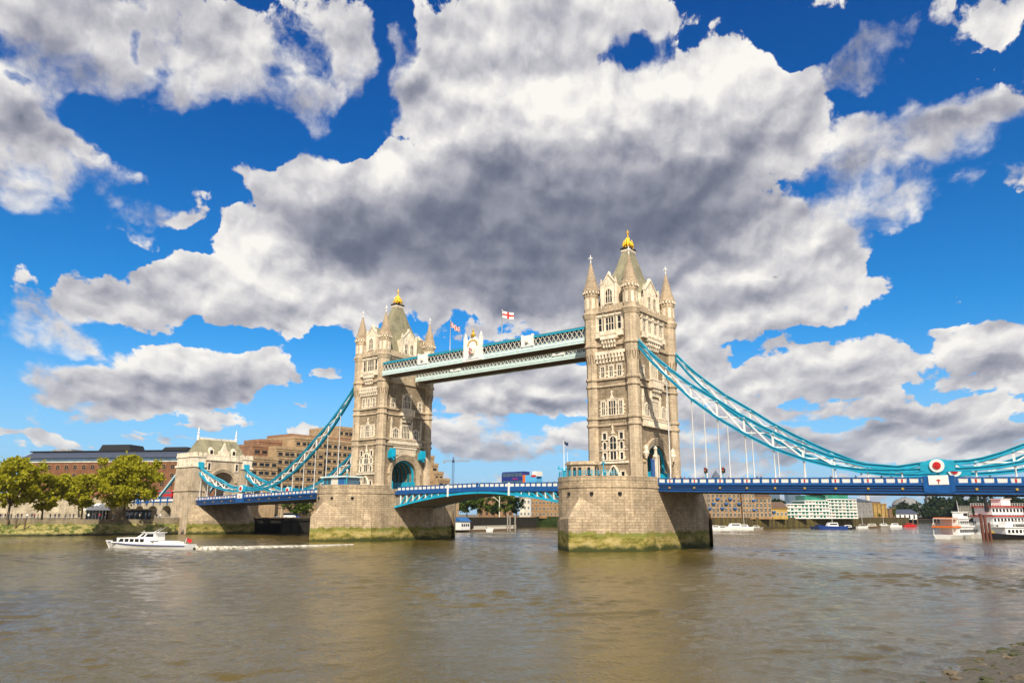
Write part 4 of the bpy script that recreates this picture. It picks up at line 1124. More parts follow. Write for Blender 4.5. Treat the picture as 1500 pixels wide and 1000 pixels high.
def foreshore(name, edge, wid, ztop, mat, n=60, seed=1, amp=.5):
    r = np.random.default_rng(seed)
    mb = MB(); m_ = 9
    pts = []
    L = [0]
    for a, b in zip(edge[:-1], edge[1:]): L.append(L[-1]+math.dist(a, b))
    for i in range(n+1):
        s = L[-1]*i/n
        x = float(np.interp(s, L, [e[0] for e in edge])); y = float(np.interp(s, L, [e[1] for e in edge]))
        nx, ny = wid
        for j in range(m_):
            t = j/(m_-1)
            k = amp*(r.random()-.5)
            pts.append((x+nx*t+k*.7, y+ny*t+(r.random()-.5)*amp, -.5+(ztop+.5)*t**.8+k*(.9 if 0 < j < m_-1 else .2)))
    fs = [(i*m_+j, (i+1)*m_+j, (i+1)*m_+j+1, i*m_+j+1) for i in range(n) for j in range(m_-1)]
    mb.mesh(pts, fs)
    return mb.build(name, mat)
def algae_ground():
    m, nt, b = new_mat('algae_rubble')
    g = nd(nt, 'ShaderNodeNewGeometry')
    n = nd(nt, 'ShaderNodeTexNoise', {'Vector': g.outputs['Position'], 'Scale': .35, 'Detail': 8., 'Roughness': .7}).outputs['Fac']
    n2 = nd(nt, 'ShaderNodeTexVoronoi', {'Vector': g.outputs['Position'], 'Scale': 1.1, 'Detail': 2.}).outputs['Distance']
    z = nd(nt, 'ShaderNodeSeparateXYZ', {0: g.outputs['Position']}).outputs[2]
    k = ramp(nt, n, [(.32, (.05,.075,.012)), (.45, (.10,.12,.018)), (.53, (.30,.255,.075)), (.64, (.40,.34,.16))])
    k = mixc(nt, smooth(nt, z, .9, .2), k, (.03,.03,.012))
    k = mixc(nt, .75, k, ramp(nt, n2, [(.0, (.35,.35,.35)), (.4, (1.1,1.1,1.1))]), 'MULTIPLY')
    put(nt, b, 'Base Color', k); put(nt, b, 'Roughness', .85)
    bp = nd(nt, 'ShaderNodeBump', {'Strength': .9, 'Distance': .4, 'Height': n2}); nt.links.new(bp.outputs[0], b.inputs['Normal'])
    return m
MT['algae'] = algae_ground()
foreshore('foreshore', [(-293,-525),(-208,-252),(-148.3,-66),(-132.6,-15)], (-6,1.5), 3.6, MT['algae'], 150)['kind'] = 'structure'
# near shore in the lower right corner
def near_shore():
    mb = MB()
    N, K = 46, 26
    vs = []
    A = at(1362,1004,z=0); B = at(1512,943,z=0)
    d = (B-A); n = Vector((d.y,-d.x,0)).normalized()
    for i in range(N+1):
        for j in range(K+1):
            p = A+d*(-.25+1.9*i/N)+n*(-1.2+14*j/K)
            z = .02+.15*(-1.2+14*j/K)+.10*math.sin(i*1.7+j)*math.cos(j*1.3-i*.6)+rng.random()*.08
            vs.append((p.x,p.y,z))
    mb.mesh(vs, [(i*(K+1)+j, i*(K+1)+j+1, (i+1)*(K+1)+j+1, (i+1)*(K+1)+j) for i in range(N) for j in range(K)], 0, True)
    mb.build('shingle_beach', MT['beach'])['kind'] = 'structure'
    protos = []
    for q in range(4):
        bm = bmesh.new(); bmesh.ops.create_icosphere(bm, subdivisions=2, radius=1)
        for v in bm.verts:
            k = .75+.5*rng.random(); v.co *= k; v.co.z *= .5
        me = bpy.data.meshes.new('stone'); bm.to_mesh(me); bm.free(); me.materials.append(MT['stonea'] if q % 2 else MT['stoneb']); protos.append(me)
    for k in range(170):
        i = rng.random()**.8; w = rng.random()
        p = A+d*(-.1+1.4*i)+n*(-1.4+5.5*w*w)
        o = bpy.data.objects.new('stone', protos[k % 4]); col.objects.link(o)
        s = .09+.30*rng.random()**2.0
        o.scale = (s*1.3, s, s*.9); o.rotation_euler = (0,0,6.3*rng.random())
        o.location = (p.x, p.y, -.02+.15*(-1.4+5.5*w*w)+.05)
        tag(o, 'wet algae covered stone on the shingle in the near corner of the shore', 'stone', 'stones on the near shore')
MT['beach'] = simple('wet_shingle', (.10,.08,.042), .5, var=.6, scale=5)
MT['stonea'] = simple('mossy_stone', (.05,.055,.014), .6, var=.5, scale=5)
MT['stoneb'] = simple('brown_stone', (.13,.10,.06), .55, var=.5, scale=5)
near_shore()

# ================================================================== TREES
def leaf_mat(name, c, c2):
    m, nt, b = new_mat(name)
    g = nd(nt, 'ShaderNodeNewGeometry')
    n = nd(nt, 'ShaderNodeTexNoise', {'Vector': g.outputs['Position'], 'Scale': .45, 'Detail': 4., 'Roughness': .65}).outputs['Fac']
    r = g.outputs['Random Per Island']
    k = mixc(nt, mth(nt, 'ADD', mth(nt, 'MULTIPLY', n, .55), mth(nt, 'MULTIPLY', r, .45)), c, c2)
    put(nt, b, 'Base Color', k); put(nt, b, 'Roughness', .6); put(nt, b, 'Specular IOR Level', .2)
    tr = nd(nt, 'ShaderNodeBsdfTranslucent', {'Color': k})
    mx = nd(nt, 'ShaderNodeMixShader', {0: .40}); nt.links.new(b.outputs[0], mx.inputs[1]); nt.links.new(tr.outputs[0], mx.inputs[2])
    nt.links.new(mx.outputs[0], [x for x in nt.nodes if x.type == 'OUTPUT_MATERIAL'][0].inputs[0])
    return m
MT['leaf_y'] = leaf_mat('spring_leaf', (.235,.238,.011), (.46,.43,.022))
MT['leaf_g'] = leaf_mat('green_leaf', (.045,.085,.012), (.13,.18,.02))
MT['leaf_d'] = leaf_mat('dark_leaf', (.012,.030,.010), (.035,.060,.018))
MT['bark'] = simple('tree_bark', (.10,.075,.05), .9, var=.4, scale=2)
def leaves(clusters, size, dens, r):
    """many small leaf quads in clumps: centre, radii"""
    V = []
    for (c, rad) in clusters:
        n = max(8, int(dens*rad[0]*rad[1]))
        u = r.normal(size=(n,3)); u /= np.linalg.norm(u, axis=1)[:,None]
        k = (r.random(n)**.45)[:,None]
        V.append(np.array(c)+u*k*np.array(rad)*(1+.22*r.normal(size=(n,1))))
    P = np.concatenate(V); n = len(P)
    a = r.normal(size=(n,3)); a /= np.linalg.norm(a, axis=1)[:,None]
    b = np.cross(a, r.normal(size=(n,3))); b /= np.linalg.norm(b, axis=1)[:,None]
    s = (size*(.6+.8*r.random((n,1))))
    q = np.stack([P-a*s, P-b*s*.6, P+a*s, P+b*s*.6], 1).reshape(-1,3)
    return q
def tree(x, y, z, h, w, label, leaf, seed, group, trunk_h=.3, name='plane_tree', dens=32, size=.48, nclump=54):
    r = np.random.default_rng(seed)
    t = thing(name, label, 'tree', (x,y,z), 0, group)
    tr = MB(); H0 = h*trunk_h
    lean = r.normal()*.03*h
    tops = []
    tr.tube([(0,0,-.2),(lean*.3,0,H0*.5),(lean*.6,0,H0)], [.035*h*.75,.026*h*.75,.022*h*.75], 8)
    for k in range(7):
        a = 2*PI*k/7+r.random(); l = w*(.22+.16*r.random())
        p0 = Vector((lean*.6,0,H0*(.85+.15*r.random()))); p1 = Vector((lean+l*.55*math.cos(a), l*.55*math.sin(a), H0+(h-H0)*(.28+.15*r.random()))); p2 = Vector((lean+l*math.cos(a), l*math.sin(a), H0+(h-H0)*(.5+.28*r.random())))
        tr.tube([p0,p1,p2], [.014*h,.009*h,.004*h], 6); tops += [p1,p2]
        for q in range(2):
            b = a+r.normal()*.8; p3 = p2+Vector((math.cos(b),math.sin(b),.5+r.random()))*w*.1; tr.tube([p1.lerp(p2,.5+.2*q),p3], [.006*h,.002*h], 5); tops.append(p3)
    tr.build('trunk', MT['bark'], t, True)
    cl = []
    for k in range(nclump):
        a = 2*PI*r.random(); el = r.random()
        zz = H0*.8+(h-H0*.8)*(el**.85)
        f = math.sin(PI*min(1,max(0.06,(zz-H0*.75)/(h-H0*.72)))**.8)
        rr = w*.47*f*(.35+.65*math.sqrt(r.random()))*(1+.15*r.normal())
        s = w*(.075+.07*r.random())
        cl.append(((lean+rr*math.cos(a), rr*math.sin(a), min(zz,h-s*.5)), (s,s,s*.72)))
    for p in tops: s = w*.085; cl.append(((p.x,p.y,p.z), (s,s,s*.8)))
    q = leaves(cl, size, dens, r)
    me = bpy.data.meshes.new('crown'); n = len(q)//4
    me.vertices.add(len(q)); me.vertices.foreach_set('co', q.ravel()); me.loops.add(len(q)); me.loops.foreach_set('vertex_index', np.arange(len(q)))
    me.polygons.add(n); me.polygons.foreach_set('loop_start', np.arange(n)*4); me.update(calc_edges=True); me.materials.append(leaf)
    o = bpy.data.objects.new('crown', me); col.objects.link(o); o.parent = t
    return t
def tree_at(u, vbase, vtop, d, wpx, label, leaf, seed, group, **kw):
    p = at(u, d=d); k = d/math.hypot(F, u-750)
    return tree(p.x, p.y, LZT, at(u, vtop, d=d).z-LZT-wpx*k*.045, wpx*k, label, leaf, seed, group, **kw)
GT = 'trees along the left embankment'
tree_at(180, 757, 664, 272, 88, 'largest yellow green plane tree, standing alone beside the arched gatehouse', MT['leaf_y'], 3, GT, trunk_h=.27, nclump=75)
tree_at(120, 757, 692, 272, 60, 'small thin crowned yellow green tree left of the largest plane tree', MT['leaf_y'], 4, GT, trunk_h=.36)
tree_at(62, 757, 692, 268, 66, 'yellow green tree third from the gatehouse, its dark trunk before the stone wall', MT['leaf_y'], 5, GT, trunk_h=.3)
tree_at(12, 757, 667, 262, 78, 'tall yellow green tree at the left picture edge', MT['leaf_y'], 6, GT, trunk_h=.25, nclump=65)
GB = 'trees on the bank below the bascules'
for k, (u, vt, w, lf, lab) in enumerate(((684,718,44,'leaf_g','broad green tree below the left bascule, nearest the northern pier'),(703,726,34,'leaf_g','green tree below the bascules, second from the northern pier'),(741,722,40,'leaf_g','green tree below the bascules right of the white mast'),(757,728,26,'leaf_d','small dark tree below the right bascule beside the white fronted house'),(724,738,20,'leaf_d','small dark bush below the bascules before the brown flats'))):
    tree_at(u, 757, vt, 430, w, lab, MT[lf], 20+k, GB, name='broadleaf_tree', dens=10, size=.7, nclump=30)
GS = 'trees under the left side span'
for k, (u, vt, w, lab) in enumerate(((372,734,26,'bright tree seen under the deck beside the gatehouse foot'),(405,730,32,'dark green tree seen under the deck left of the lamp'),(425,728,34,'largest green tree seen under the deck of the northern span'),(444,732,26,'tree seen under the deck close to the northern pier'))):
    tree_at(u, 757, vt, 335, w, lab, MT['leaf_g'], 30+k, GS, name='broadleaf_tree', dens=12, size=.6, nclump=30, trunk_h=.2)
tree_at(1143, 757, 730, 560, 26, 'dark tree behind the low yellow house at the river bend', MT['leaf_d'], 41, None, name='broadleaf_tree', dens=8, size=.9, nclump=26)
tree_at(1303, 764, 744, 640, 18, 'green tree between the ochre warehouse and the white boathouse', MT['leaf_g'], 42, None, name='broadleaf_tree', dens=8, size=1., nclump=26)
tree_at(1283, 764, 752, 600, 12, 'small bush at the foot of the ochre warehouse', MT['leaf_g'], 43, None, name='bush', dens=8, size=.8, nclump=20)
# far wood along the bend: one mass
def far_wood():
    r = np.random.default_rng(77); cl = []
    for k in range(150):
        u = 1312+230*r.random(); d = 900+500*r.random()
        p = at(u, d=d); h = (8+17*r.random())*(1.15 if u > 1460 else 1)
        if 1336 < u < 1358: h *= .6
        for j in range(4): cl.append(((p.x+r.normal()*5, p.y+r.normal()*5, LZT-1+h*(.25+.22*j)), (9-j*1.6,9-j*1.6,h*.2)))
    q = leaves(cl, 1.9, 2.6, r); n = len(q)//4
    me = bpy.data.meshes.new('far_woodland'); me.vertices.add(len(q)); me.vertices.foreach_set('co', q.ravel()); me.loops.add(len(q)); me.loops.foreach_set('vertex_index', np.arange(len(q)))
    me.polygons.add(n); me.polygons.foreach_set('loop_start', np.arange(n)*4); me.update(calc_edges=True); me.materials.append(MT['leaf_d'])
    o = bpy.data.objects.new('far_woodland', me); col.objects.link(o); tag(o, kind='stuff', label='dark band of distant trees at the river bend', cat='woodland')
far_wood()

# ================================================================== BUILDINGS
def M_(name, c, **k): MT[name] = masonry(name+'_walling', c, tuple(x*.85 for x in c), tuple(x*.7 for x in c), k.pop('bw',.9), k.pop('bh',.35), .03, k.pop('stain',.25), bump=.25, **k)
M_('redbrick', (.215,.10,.055)); M_('tanbrick', (.36,.22,.11)); M_('concrete', (.42,.31,.19), bw=3., bh=3.3); M_('concrete2', (.30,.175,.11), bw=3., bh=3.3)
M_('brownbrick', (.25,.155,.085)); M_('ochre', (.46,.31,.10)); M_('palewall', (.62,.60,.52), bw=4, bh=3); M_('stonewall', (.50,.44,.33), bw=1.2, bh=.5, stain=.4); M_('yellow', (.50,.34,.10)); M_('greywall', (.24,.25,.27), bw=3, bh=3)
MT['blueroof'] = simple('dark_blue_slate', (.048,.060,.095), .45, var=.3)
MT['brownroof'] = simple('brown_roof_tile', (.12,.075,.05), .8, var=.3)
MT['bluebal'] = simple('bright_blue_paint', (.02,.12,.34), .45, var=.2)
def front(u0, d0, u1, d1):
    a = at(u0, d=d0); b = at(u1, d=d1)
    rz = math.atan2(b.y-a.y, b.x-a.x)
    return a, rz, math.hypot(b.x-a.x, b.y-a.y)
def win_proto(w, h, frame, glass, arch=False, par=None, sill=True, deep=.12):
    mb = MB()
    if arch:
        a = [(-w/2,0),(w/2,0)]+[(w/2*math.cos(PI*i/8), h-w*.3+w*.3*math.sin(PI*i/8)) for i in range(9)]
        mb.extrude([(x,-.06,z) for x, z in a], (0,.12,0), 1)
        for i in range(8):
            x0, z0 = a[2+i]; x1, z1 = a[3+i]
            mb.extrude([(x0,-.14,z0),(x1,-.14,z1),(x1*1.2,-.14,z1+.22),(x0*1.2,-.14,z0+.22)], (0,.2,0), 0)
    else:
        mb.box(-w/2, w/2, -.05, .06, 0, h, 1)
        mb.box(-w/2-.1, w/2+.1, -deep, .06, h, h+.14, 0)
    if sill: mb.box(-w/2-.12, w/2+.12, -deep-.05, .06, -.16, 0, 0)
    mb.box(-.05, .05, -.09, .02, 0, h, 0); mb.box(-w/2, w/2, -.085, .02, h*.52, h*.52+.08, 0)
    for s in (-1, 1): mb.box(min(s*w/2,s*w/2+s*.1), max(s*w/2,s*w/2+s*.1), -deep, .05, 0, h, 0)
    return mb.build('window', [frame, glass], par, True)
def grid(par, proto, pts):
    first = True
    for (x, y, z) in pts:
        o = proto if first else piece(proto, 'window', par)
        o.location = (x, y, z); first = False
def block(par, name, x0, x1, y0, y1, z0, z1, mat, cap=.0, capmat=None):
    mb = MB(); mb.box(x0, x1, y0, y1, z0, z1, 0)
    if cap: mb.box(x0-.35, x1+.35, y0-.35, y1+.35, z1, z1+cap, 1)
    return mb.build(name, [mat, capmat or mat], par, True)
def zat(v, d, u): return at(u, v, d=d).z
def house(name, label, cat, u0, d0, u1, d1, dep, vtop, mat, rows, cols, ww, wh, frame, glass, roof=None, group=None, z0=None, skip=0, arch=False, capmat=None, cap=.5):
    a, rz, L = front(u0, d0, u1, d1)
    H = zat(vtop, (d0+d1)/2, (u0+u1)/2)-LZT
    t = thing(name, label, cat, (a.x,a.y,LZT), rz, group)
    block(t, 'wall', 0, L, 0, dep, -.5, H, mat, cap, capmat or mat)
    if rows and cols:
        pr = win_proto(ww, wh, frame, glass, arch, t)
        fh = H/(rows+.25)
        grid(t, pr, [(L*(c+.5)/cols, 0, fh*(r+.35)) for r in range(rows) for c in range(cols) if not (skip and (c % skip == skip-1))])
    if roof:
        mb = MB(); kind, rh, rm = roof
        z = H+cap
        if kind == 'hip': mb.loft([[(-.6,-.6,z),(L+.6,-.6,z),(L+.6,dep+.6,z),(-.6,dep+.6,z)], [(dep*.35,dep*.45,z+rh),(L-dep*.35,dep*.45,z+rh),(L-dep*.35,dep*.55,z+rh),(dep*.35,dep*.55,z+rh)]])
        elif kind == 'gable': mb.extrude([(-.3,-.4,z),(L+.3,-.4,z),(L/2,-.4,z+rh)], (0,dep,0))
        elif kind == 'slab': mb.box(L*.12, L*.88, dep*.2, dep*.8, z, z+rh)
        elif kind == 'ridge': mb.extrude([(-.4,-.6,z),(-.4,dep+.6,z),(-.4,dep/2,z+rh)], (L+.8,0,0))
        mb.build('roof', rm, t, True)
    return t, L, H
# the brick warehouse with glazed mansard
a, rz, L = front(18, 415, 348, 352)
t = thing('brick_warehouse', 'long red brick warehouse with arched windows and a dark glazed roof storey behind the trees', 'warehouse', (a.x,a.y,LZT), rz)
Hb = zat(677, 385, 180)-LZT
block(t, 'wall', 0, L, 0, 26, -.5, Hb, MT['redbrick'], .5, MT['palewall'])
pr = win_proto(1.75, 2.0, MT['tanbrick'], MT['glass'], True, t)
nc = int(L/4.25)
keep = []
for r_ in range(6):
    for c in range(nc):
        x = L*(c+.5)/nc; u = 18+330*(c+.5)/nc
        if (u > 225 or 90 < u < 140 and r_ >= 4 or r_ == 5) and not (u > 262 and r_ < 4 and u < 300): keep.append((x, 0, Hb-3.1-3.85*(5-r_)))
grid(t, pr, keep[:100])
mb = MB(); z = Hb+.5
mb.box(.6, L-.6, .8, 25.2, z, z+1.6, 1)
mb.loft([[(.0,.2,z+1.6),(L,.2,z+1.6),(L,25.8,z+1.6),(0,25.8,z+1.6)], [(3,3.8,z+4.6),(L-3,3.8,z+4.6),(L-3,22,z+4.6),(3,22,z+4.6)]], 0)
mb.box(1.5, L-1.5, 3.2, 22.5, z+4.6, z+5.1, 2)
rf_ = mb.build('mansard_roof', [MT['blueroof'], MT['bglass'], MT['black']], t, True)
for (u0, u1, h) in ((122,170,3.0),(218,256,1.6),(48,80,1.2)):
    m = MB(); xa, xb = L*(u0-18)/330, L*(u1-18)/330; m.loft([[(xa,6,z+5.1),(xb,6,z+5.1),(xb,18,z+5.1),(xa,18,z+5.1)],[(xa+1,7,z+5.1+h),(xb-1,7,z+5.1+h),(xb-1,17,z+5.1+h),(xa+1,17,z+5.1+h)]]); m.build('plant_room', MT['black'] if h > 1.3 else MT['greywall'], rf_, True)
# the stepped concrete hotel, facade along the river
t = thing('concrete_hotel', 'large stepped tan concrete hotel with rows of dark windows behind the northern tower', 'hotel', (-142,0,LZT), 0)
def wing(u0, u1, vt, mat, off=0., rows=None, dep=24, wins=True, name='wing', cap=1.0):
    X = -142-off
    ya, yb = at(u0, x=X).y, at(u1, x=X).y
    p = at((u0+u1)/2, vt, x=X); H = p.z-LZT
    mb = MB(); mb.box(-off-dep, -off, ya, yb, -.3, H-1.2, 0); mb.box(-off-dep, -off+.25, ya-.1, yb+.1, H-1.2, H, 0)
    fl = 3.35; n = int((H-1.5)/fl)
    for k in range(n):
        z = H-1.5-fl*(k+1)
        if z < 1: break
        mb.box(-off, -off+.22, ya, yb, z+fl-.55, z+fl-.3, 0)
    o = mb.build(name, mat, t, True)
    return o, X, ya, yb, H
for (u0, u1, vt, mt, off, dep, rws) in ((360,402,668,'concrete',0,22,3),(362,397,650,'concrete2',10,14,1),(372,420,644,'concrete2',18,12,0),(398,470,655,'concrete',4,24,8),(418,520,639,'concrete2',14,18,0),(424,540,643,'concrete',9,24,10),(488,560,627,'concrete',16,22,3),(560,640,700,'concrete',6,24,0),(590,634,665,'concrete',12,24,0),(630,640,678,'concrete',9,20,3),(634,648,690,'concrete',6,20,3),(640,658,700,'concrete',3,20,3),(600,672,720,'concrete',0,20,0)):
    o, X, ya, yb, H = wing(u0, u1, vt, MT[mt], off, None, dep)
    for r_ in range(rws):
        z = H-1.5-3.35*(r_+1)+.9
        if z < 3: break
        m = MB(); m.box(-off-.05, -off+.06, ya+.8, yb-.6, z, z+1.35, 1)
        n = max(1, int((yb-ya-1.4)/2.7))
        for c in range(n+1):
            y = ya+.8+(yb-ya-1.4)*c/n
            w = .55 if c % 2 else .2
            m.box(-off, -off+.17, y-w, y+w, z-.05, z+1.4, 0)
        m.box(-off, -off+.24, ya+.7, yb-.5, z-.2, z, 0)
        m.build('ribbon_window', [MT[mt], MT['glass']], o, True)
m = MB(); m.box(-30,-22,at(372,x=-164).y,at(384,x=-164).y,30,33.5); m.build('roof_plant', MT['concrete2'], t, True)
# buildings seen below the bascules
GH = 'buildings beyond the bascules'
def GLS(): return MT['glass']
house('brown_flats', 'brown flats with paired windows behind the white mast below the bascules', 'flats', 700, 470, 752, 470, 14, 716, MT['brownbrick'], 4, 6, 1.5, 1.7, MT['brownbrick'], GLS(), ('hip',3,MT['brownroof']), GH)
house('white_house', 'narrow white fronted house with a dark roof below the right bascule', 'house', 761, 465, 777, 465, 10, 729, MT['palewall'], 3, 3, 1.1, 1.7, MT['white'], GLS(), ('hip',3.4,MT['blueroof']), GH)
house('brick_terrace', 'long tan brick building with three rows of small windows left of the southern pier', 'flats', 778, 470, 850, 460, 14, 722, MT['tanbrick'], 4, 13, 1.2, 1.5, MT['palewall'], GLS(), ('hip',3,MT['blueroof']), GH)
# right bank
GR = 'riverside buildings seen below the right side span'
t_, L, H = house('brick_flats', 'brown brick flats with bright blue balconies right of the southern pier', 'flats', 1030, 440, 1092, 452, 16, 722, MT['tanbrick'], 5, 10, 1.4, 1.8, MT['palewall'], GLS(), ('hip',3.2,MT['blueroof']), GR)
bp_ = None
fh = H/5.25
for r_ in range(4):
    for c in range(9):
        if (r_*2+c) % 3 != 0 or r_ == 0: continue
        mb = MB(); mb.box(-1.3,1.3,-1.3,0,0,.15); mb.box(-1.3,1.3,-1.32,-1.22,.15,1.15); mb.box(-1.3,-1.2,-1.2,0,.15,1.15); mb.box(1.2,1.3,-1.2,0,.15,1.15)
        if bp_ is None: bp_ = q = mb.build('balcony', MT['bluebal'], t_, True)
        else: q = piece(bp_, 'balcony', t_)
        q.location = (L*(c+.5)/10, 0, fh*(r_+.9)); q.scale = (.85,.8,.7)
t_, L, H = house('brick_tower_flats', 'taller brown brick block with a blue balcony stack right of the blue balconied flats', 'flats', 1088, 449, 1107, 452, 12, 715, MT['tanbrick'], 6, 4, 1.1, 1.6, MT['palewall'], GLS(), ('slab',2,MT['blueroof']), GR)
for r_ in range(1,5,2):
    q = piece(bp_, 'balcony', t_); q.location = (L*.9, 0, H/6.25*(r_+.6))
house('gabled_brick_house', 'square brown brick block with a pale gabled roof at the river bend', 'flats', 1107, 455, 1131, 458, 14, 729, MT['tanbrick'], 4, 4, 1.3, 1.9, MT['palewall'], GLS(), ('gable',3.6,MT['brownroof']), GR)
t_, L, H = house('yellow_house', 'low yellow house with a grey roof between brick and white flats', 'house', 1130, 466, 1154, 472, 10, 745, MT['yellow'], 1, 4, 1.3, 1.8, MT['white'], GLS(), ('ridge',3.6,MT['brownroof']), GR)
q = piece(bp_, 'balcony', t_); q.location = (1.5,0,3.2)
def glass_block(label, u0, d0, u1, d1, vt, floors, cols, seed):
    a, rz, L = front(u0, d0, u1, d1); H = zat(vt, (d0+d1)/2, (u0+u1)/2)-LZT
    t = thing('riverside_apartments', label, 'apartments', (a.x,a.y,LZT), rz, GR)
    r = np.random.default_rng(seed); fh = H/floors
    mb = MB(); mb.box(.4, L-.4, 1.2, 15, 0, H); mb.build('glazing', MT['gglass'], t, True)
    for k in range(floors+1):
        mb = MB(); mb.box(0, L, 0, 15.4, k*fh-.25, k*fh+.25); o = mb.build('floor_slab', MT['white'], t, True)
    for c in range(cols+1):
        mb = MB(); mb.box(L*c/cols-.22, L*c/cols+.22, .5, 1.3, 0, H-.3); mb.build('column', MT['white'], t, True)
    for k in range(floors):
        for c in range(cols):
            if r.random() < .35:
                mb = MB(); x = L*(c+.5)/cols; w = L/cols*.4; mb.box(x-w, x+w, 1.0, 1.25, k*fh+.3, (k+1)*fh-.3); mb.build('wall_panel', MT['palewall'], t, True)
    return t, L, H
t_, L, H = glass_block('white framed apartment block, lowest and leftmost of the green glass row', 1154, 482, 1186, 490, 738, 4, 6, 1)
t_, L, H = glass_block('white and green glass apartments with a curved green roof above', 1182, 496, 1216, 505, 733, 5, 7, 2)
mb = MB()
for i in range(8):
    x0, x1 = L*i/8, L*(i+1)/8; f = lambda x: H+5.5-2.6*(x/L)**1.5
    mb.hexa([(x0,-.5,f(x0)-.5),(x1,-.5,f(x1)-.5),(x1,14,f(x1)-.5),(x0,14,f(x0)-.5),(x0,-.5,f(x0)),(x1,-.5,f(x1)),(x1,14,f(x1)),(x0,14,f(x0))])
mb.build('curved_roof', MT['gglass'], t_, True)
mb = MB(); mb.box(1, L-1, 2, 12, H+.25, H+3.2); mb.build('penthouse', MT['gglass'], t_, True)
t_, L, H = glass_block('tallest stepped green glass apartments at the right of the row', 1214, 508, 1257, 530, 731, 6, 8, 3)
mb = MB(); mb.box(0, L*.8, 2, 12, H+.25, H+4.0); mb.build('penthouse', MT['gglass'], t_, True)
house('grey_warehouse', 'grey narrow warehouse beside the stepped glass apartments', 'warehouse', 1256, 560, 1279, 580, 14, 735, MT['greywall'], 4, 5, 1.2, 1.7, MT['palewall'], GLS(), ('hip',2,MT['blueroof']), GR)
t_, L, H = house('ochre_warehouse', 'square ochre warehouse with a tall chimney at the bend', 'warehouse', 1277, 590, 1300, 610, 14, 738, MT['ochre'], 4, 4, 1.3, 1.8, MT['ochre'], GLS(), ('slab',1.2,MT['brownroof']), GR)
mb = MB(); mb.rev((L*.45,7), [(1.4,H),(1.1,H+11)], 10); mb.build('chimney', MT['palewall'], t_, True)
house('brown_warehouse', 'small brown warehouse right of the ochre one', 'warehouse', 1299, 630, 1311, 640, 12, 745, MT['brownbrick'], 3, 2, 1.4, 1.8, MT['brownbrick'], GLS(), None, GR)
# boathouse on posts
a, rz, L = front(1309, 690, 1343, 700)
t = thing('boathouse', 'white boathouse with a dark roof on posts over the water at the bend', 'boathouse', (a.x,a.y,2), rz)
for k in range(6):
    mb = MB(); mb.box(L*k/5-.5, L*k/5+.5, 0, .8, -3, 3); mb.build('post', MT['timber'], t, True)
block(t, 'wall', 0, L, 0, 10, 2, 6.6, MT['white'])
for k in range(5): block(t, 'door', L*(k+.2)/5, L*(k+.55)/5, -.1, .1, 2.4, 5.6, MT['black'])
mb = MB(); mb.loft([[(-1,-1,6.6),(L+1,-1,6.6),(L+1,11,6.6),(-1,11,6.6)],[(2,4,10),(L-2,4,10),(L-2,6,10),(2,6,10)]]); mb.build('roof', MT['blueroof'], t, True)
p = at(1329, d=980)
t = thing('domed_gasholder', 'dark round building with a low dome on the far bank', 'round building', (p.x,p.y,LZT), 0)
mb = MB(); mb.rev((0,0), [(15,0),(15,13),(15.5,13.4)], 24); mb.build('drum', MT['greywall'], t, True)
mb = MB(); mb.rev((0,0), [(15,13.4),(13,17.5),(8,20.5),(.5,22)], 24, 0, True); mb.build('dome', MT['greywall'], t, True)
p = at(1364, d=1050)
t = thing('church_tower', 'slender pale tower with a thin spire rising from the distant trees', 'tower', (p.x,p.y,LZT), .5)
mb = MB(); mb.box(-4.5,4.5,-4.5,4.5,0,21); mb.box(-5,5,-5,5,21,21.8); mb.box(-3.5,3.5,-3.5,3.5,21.8,26); mb.build('shaft', MT['greywall'], t, True)
mb = MB(); mb.rev((0,0), [(1.6,26),(.9,30),(.1,39)], 8); mb.build('spire', MT['blueroof'], t, True)
for s in (-1.6,1.6):
    mb = MB(); mb.box(s-.7,s+.7,-4.65,-4.4,9,17); mb.build('louvre', MT['black'], t, True)
house('far_block', 'distant brown flats among the dark trees beyond the boathouse', 'flats', 1380, 1000, 1392, 1000, 15, 744, MT['concrete2'], 5, 3, 2, 2, MT['concrete2'], GLS(), None)
house('far_block', 'distant grey flats behind the black funnelled paddle steamer', 'flats', 1404, 900, 1424, 900, 15, 741, MT['greywall'], 6, 5, 2, 1.8, MT['palewall'], GLS(), None)
# the far office towers
GC = 'distant office towers'
def sky_tower(label, u, d, wpx, vtop, pyr=0., mat='bglass'):
    p = at(u, d=d); k = d/F; w = wpx*k/2; H = at(u, vtop, d=d).z
    t = thing('office_tower', label, 'office tower', (p.x,p.y,0), -YAW*0+VR, GC)
    mb = MB(); mb.box(-w,w,-w,w,0,H)
    for i in range(26): mb.box(-w-.4,w+.4,-w-.4,w+.4,H*(i+.7)/26,H*(i+.8)/26,1)
    mb.build('shaft', [MT[mat], MT['greywall']], t, True)
    if pyr:
        mb = MB(); mb.rev((0,0), [(w*1.41,H),(.3,H+pyr*k)], 4); mb.build('pyramid_roof', MT['blueroof'], t, True)
sky_tower('far blue tower with a pyramid roof peeping over the right deck', 1052, 3600, 10, 698, 9)
sky_tower('far blue glass tower under the deck, left of the tower pair', 1116, 3600, 17, 712)
sky_tower('far blue glass tower under the deck above the gabled brick block', 1134, 3500, 14, 714)
sky_tower('far blue glass tower under the deck above the white framed flats', 1163, 3700, 16, 716)
